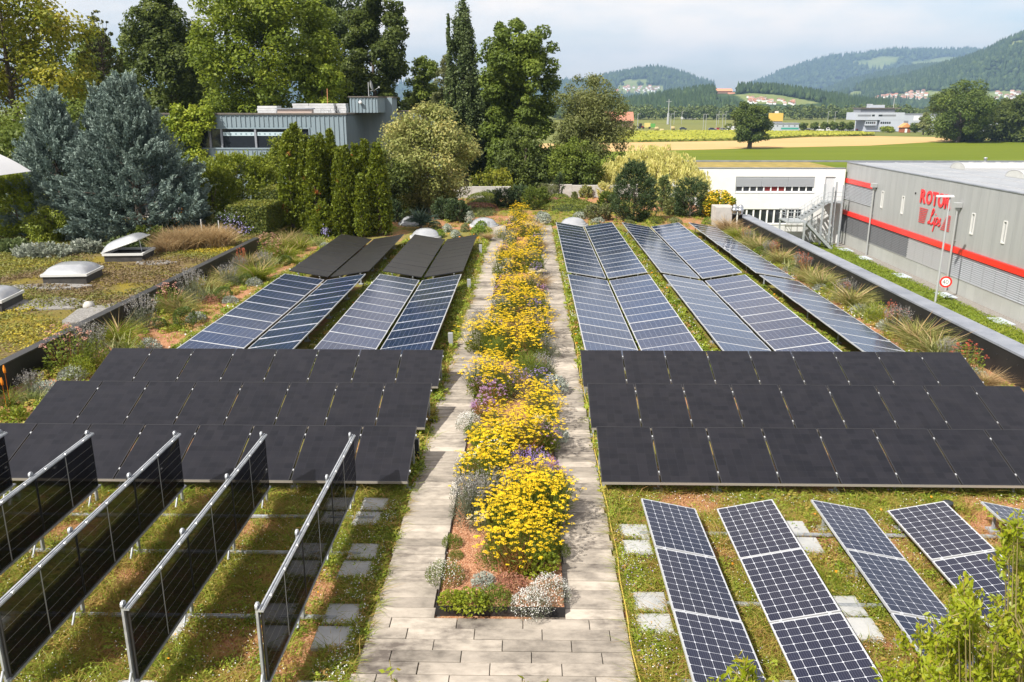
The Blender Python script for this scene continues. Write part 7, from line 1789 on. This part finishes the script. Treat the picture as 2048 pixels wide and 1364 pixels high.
rows += [('yellow_thin', 960, 886, .4, .7), ('feather', 1055, 742, .55, 1.05), ('feather', 1000, 700, .4, .8), ('feather', 985, 690, .35, .75), ('violet', 948, 738, .4, .65), ('violet', 1038, 768, .5, .85), ('violet', 1028, 958, .4, .7), ('violet', 1085, 655, .45, .7), ('violet', 1075, 545, .45, .7),
         ('mauve', 968, 776, .35, .9), ('mauve', 985, 796, .35, 1.0), ('mauve', 968, 822, .35, .9), ('mauve', 1090, 878, .35, .95), ('mauve', 1000, 592, .35, .9), ('mauve', 1082, 580, .35, .8), ('mauve', 1003, 503, .35, .9), ('mauve', 1108, 948, .3, .7),
         ('white_cushion', 938, 846, .25, .75), ('silver', 1106, 770, .25, 1.1), ('silver', 1112, 868, .25, .8), ('silver', 1085, 610, .25, .8), ('lavender', 1085, 745, .4, .85), ('lavender', 955, 1005, .35, .85), ('lavender', 985, 1000, .35, .8), ('lavender', 955, 650, .3, .8), ('lavender', 1060, 530, .35, .9),
         ('daisies', 1010, 880, .35, .9), ('daisies', 985, 918, .35, .9), ('daisies', 935, 940, .25, .7), ('spires', 1062, 935, .5, .85), ('spires', 1082, 940, .5, .7), ('cream_umbels', 1085, 850, .4, .75), ('cream_umbels', 1075, 552, .45, 1.0), ('cream_umbels', 1060, 455, .45, .9), ('cream_umbels', 958, 1040, .3, .5), 
         ('rusty', 1052, 890, .4, 1.0), ('rusty', 1040, 880, .4, .8), ('rusty', 1030, 1120, .3, .8), ('rusty', 1045, 680, .35, .9), ('tan', 1040, 560, .4, .7), ('tan', 1020, 660, .4, .6), ('tan', 1030, 500, .35, .6), ('cushion', 905, 1090, .12, .55), ('cushion', 912, 1118, .1, .4), ('cushion', 1118, 1104, .15, .6), ('cushion', 990, 1205, .14, .8), ('cushion', 950, 870, .1, .8),
         ('leafy', 942, 1212, .12, .75), ('leafy', 905, 1208, .12, .6), ('leafy', 1075, 1122, .25, 1.0), ('leafy', 968, 800, .2, .7), ('white_cushion', 1062, 1212, .2, .72), ('white_cushion', 1098, 1180, .25, .78), ('speckled_cushion', 890, 1152, .18, .72), ('silver', 967, 1172, .1, .55), ('red_sedum', 1020, 1180, .08, .7), ('red_sedum', 1085, 1150, .08, .5),
         ('feather', 1085, 1110, .2, .5), ('daisies', 985, 655, .3, .8), ('lavender', 1100, 700, .3, .7), ('cushion', 1098, 965, .15, .9), ('tan', 975, 470, .35, .6), ('daisies', 1000, 470, .3, .8)]
_q = random.Random(5); _y = 13.2; _k = 0
_ed = ['lavender', 'cushion', 'daisies', 'silver', 'mauve', 'feather', 'leafy', 'violet', 'cushion', 'tan', 'white_cushion', 'daisies']
EXTRA = []
while _y < 50:
    for _x in (-1.05, .33):
        EXTRA.append((_y + _q.uniform(-.4, .4), _x + _q.uniform(-.12, .12), _ed[_k % 12], _q.uniform(.7, 1.0))); _k += 5
    _y += 1.25
place(rows, 'in the central flower bed', 'plants of the central flower bed', .12, 3, 1.08, EXTRA)
left = [('poker', 14, 775, .5, .9), ('lavender', 62, 775, .3, .75), ('silver', 92, 772, .2, 1.0), ('iris', 62, 792, .2, .7), ('leafy', 22, 826, .15, 1.0), ('spirea', 110, 712, .45, 1.25), ('lavender', 170, 690, .45, 1.2), ('euphorbia', 185, 712, .35, 1.0), ('silver', 145, 748, .15, 1.0), ('euphorbia', 160, 735, .3, .8), ('green_grass', 228, 662, .4, 1.0), ('iris', 246, 688, .3, 1.1), ('euphorbia', 262, 688, .3, .8), ('silver', 298, 690, .15, .95),
        ('lavender', 280, 632, .45, 1.25), ('spirea', 308, 600, .5, 1.0), ('grass', 325, 600, .45, 1.0), ('grass', 362, 612, .35, .8), ('ball', 370, 642, .2, 1.2), ('silver', 392, 635, .15, .9), ('ball', 320, 648, .15, .7), ('lavender', 383, 585, .4, 1.2), ('iris', 418, 580, .35, 1.1), ('grass', 405, 562, .45, .9), ('red_sedum', 425, 598, .15, 1.0), ('ball', 447, 592, .2, 1.1), ('silver', 460, 600, .12, .8), ('lavender', 455, 555, .35, 1.0), ('grass', 440, 545, .4, .9), ('iris', 472, 552, .3, .95), ('lavender', 478, 535, .35, .9),
        ('green_grass', 515, 545, .35, 1.1), ('ball', 492, 560, .2, .9), ('silver', 508, 565, .12, .9), ('grass', 482, 518, .4, 1.0), ('red_wisps', 455, 520, .5, 1.0), ('spirea', 530, 495, .4, 1.1), ('spirea', 548, 505, .4, 1.0), ('iris', 545, 520, .3, 1.0), ('lavender', 528, 528, .3, .9), ('green_grass', 568, 505, .35, 1.05), ('ball', 570, 522, .2, 1.0), ('green_grass', 597, 488, .35, 1.0), ('grass', 560, 480, .4, 1.0), ('grass', 575, 474, .35, 1.0), ('iris', 630, 482, .25, 1.0), ('ball', 615, 478, .2, 1.0), ('silver', 650, 492, .12, .8), ('euphorbia', 618, 470, .3, .9), ('green_grass', 590, 520, .2, .5), ('leafy', 350, 655, .1, .6), ('cushion', 285, 660, .1, .6)]
place(left, 'along the black sedum-roof parapet', 'plants along the black parapet', 0, 3, 1.12)
right = [('tan', 1473, 448, .45, 1.3), ('green_grass', 1497, 468, .35, 1.15), ('grass', 1520, 462, .4, 1.1), ('lavender', 1515, 480, .25, .9), ('red_wisps', 1534, 470, .45, 1.0), ('cushion', 1494, 482, .12, .8), ('iris', 1548, 490, .3, 1.1), ('grass', 1572, 490, .4, 1.2), ('grass', 1555, 480, .4, 1.1), ('lavender', 1542, 505, .25, .9), ('ball', 1521, 504, .2, 1.0), ('ball', 1531, 510, .12, .7), ('red_wisps', 1592, 502, .45, 1.0), ('grass', 1608, 512, .4, 1.2), ('iris', 1592, 528, .3, 1.0), ('lavender', 1622, 540, .3, 1.05), ('iris', 1615, 530, .3, .9), ('red_wisps', 1645, 530, .45, 1.1),
         ('ball', 1588, 540, .2, .9), ('silver', 1575, 538, .12, .7), ('silver', 1640, 578, .12, .9), ('iris', 1680, 562, .35, 1.25), ('grass', 1688, 545, .45, 1.2), ('grass', 1712, 560, .4, 1.1), ('red_wisps', 1664, 535, .5, 1.1), ('lavender', 1715, 590, .3, 1.1), ('euphorbia', 1660, 580, .25, .8), ('iris', 1672, 585, .2, .7), ('cushion', 1675, 594, .12, .8), ('grass', 1770, 592, .45, 1.2), ('red_wisps', 1752, 580, .5, .9), ('iris', 1762, 615, .35, 1.15), ('euphorbia', 1778, 628, .3, 1.0), ('iris', 1822, 618, .35, 1.2), ('silver', 1738, 618, .15, 1.0), ('silver', 1775, 650, .15, 1.0), ('lavender', 1815, 652, .3, 1.15),
         ('grass', 1888, 665, .45, 1.3), ('spirea', 1876, 640, .5, .9), ('red_wisps', 1878, 628, .55, .9), ('iris', 1912, 698, .3, 1.3), ('iris', 1930, 705, .25, 1.1), ('grass', 1962, 690, .4, 1.25), ('iris', 1975, 722, .3, 1.1), ('red_spirea', 2012, 722, .45, 1.0), ('silver', 1972, 752, .15, 1.1), ('leafy', 2010, 758, .2, 1.0), ('tan', 2040, 755, .3, .8), ('lavender', 1940, 720, .15, .8), ('silver', 1700, 700, .1, .01)]
place(right[:-1], 'along the metal-capped parapet', 'plants along the metal-capped parapet', 0, 3, 1.02)

# ---- leafy tree tops close to the camera, rooted on the terrace below the picture
L_near = leafmat('near_leaf', [(.12, .17, .006), (.22, .28, .008), (.33, .37, .02), (.38, .30, .03)], trans=.45, rough=.42, spec=.4)
def neartree(label, root, tips, seed, leafL=.042, leafW=.017, dens=1.0):
    """tips: (u, v, distance along Y, twig length, leaves); boughs rise from the trunk to each tip"""
    r = np.random.default_rng(seed); t = thing('leafy_shrub', label, 'shrub', (root[0], root[1], 0)); b = MB(); Cs, As, Ns, Ts = [], [], [], []
    rt = np.array([root[0], root[1], 0.]); H = max(D(u, v, Y)[2] for u, v, Y, l, n in tips)
    tk = np.array([0, 0, H * .62]); b.tube([(0, 0, 0), (.03, 0, H * .3), tuple(tk)], [.03, .025, .016], 7)
    for (u, v, Y, ln, n) in tips:
        tip = np.array(D(u, v, Y)) - rt; st_ = np.array([0, 0, min(H * .62, max(tip[2] - .35, .6))]); mid = np.array([tip[0] * .93, tip[1] * .93, tip[2] - .55])
        b.tube([tuple(st_), tuple(mid), tuple(tip)], [.0055, .0045, .002], 5, cap=False)
        ax = unit((tip - mid)[None])[0]
        for j in range(5):
            dr = unit(ax * .6 + r.normal(size=3) * .55 + [0, 0, .35]); s0 = tip - ax * ln * r.uniform(.1, .9); e = s0 + dr * ln * r.uniform(.35, .7)
            b.tube([tuple(s0), tuple(e)], [.004, .002], 4, cap=False); k = int(n / 5 * dens); q = r.random(k)
            Cs.append(s0 + (e - s0) * q[:, None] + r.normal(size=(k, 3)) * .017); As.append(unit(dr + r.normal(size=(k, 3)) * .7)); Ns.append(unit(r.normal(size=(k, 3)) * .5 + [0, -.2, 1])); Ts.append(np.clip(.25 + .5 * q * r.random(k) + .3 * r.random(k), 0, 1))
    C, A, N, T = map(np.concatenate, (Cs, As, Ns, Ts)); n = len(C); V, F = leaves(C, A, N, leafL * (.7 + .6 * r.random(n)), leafW * (.8 + .4 * r.random(n)))
    b.obj('branches', mat('twig', (.20, .17, .06), (.26, .20, .08), scale=12, rough=.8), t); link('foliage', mesh_np('foliage', V, F, L_near, T), t)
r = np.random.default_rng(99); tips = []
for (u0, v0, su, sv, k) in ((1905, 1255, 24, 32, 17), (1885, 1310, 30, 36, 24), (1925, 1190, 14, 14, 7), (1995, 1240, 16, 18, 6), (2030, 1100, 12, 34, 11), (2010, 1335, 36, 22, 24), (1965, 1350, 46, 16, 16), (2038, 1260, 10, 50, 14), (1855, 1352, 26, 14, 10)):
    for _ in range(k): tips.append((u0 + r.normal() * su, v0 + r.normal() * sv, 4.3 + r.normal() * .25, .17, 78))
neartree('bright green leafy shrub top rising in front of the white-lined modules', (3.3, 3.3), tips, 1)
tips = [(1480 + r.normal() * 26, 1356 + r.normal() * 12, 3.6 + r.normal() * .1, .14, 36) for _ in range(12)] + [(1590, 1368, 3.6, .1, 20)]
neartree('tip of a leafy shrub at the bottom edge before the first near strip', (1.0, 3.4), tips, 2, .055, .016)
tips = [(782, 1345, 3.6, .10, 7), (795, 1362, 3.6, .1, 6), (830, 1364, 3.6, .08, 5), (1045, 1368, 3.6, .08, 5), (1090, 1368, 3.6, .08, 5)]
neartree('few leaf tips at the bottom edge over the paving', (-.3, 3.3), tips, 3, .05, .02)
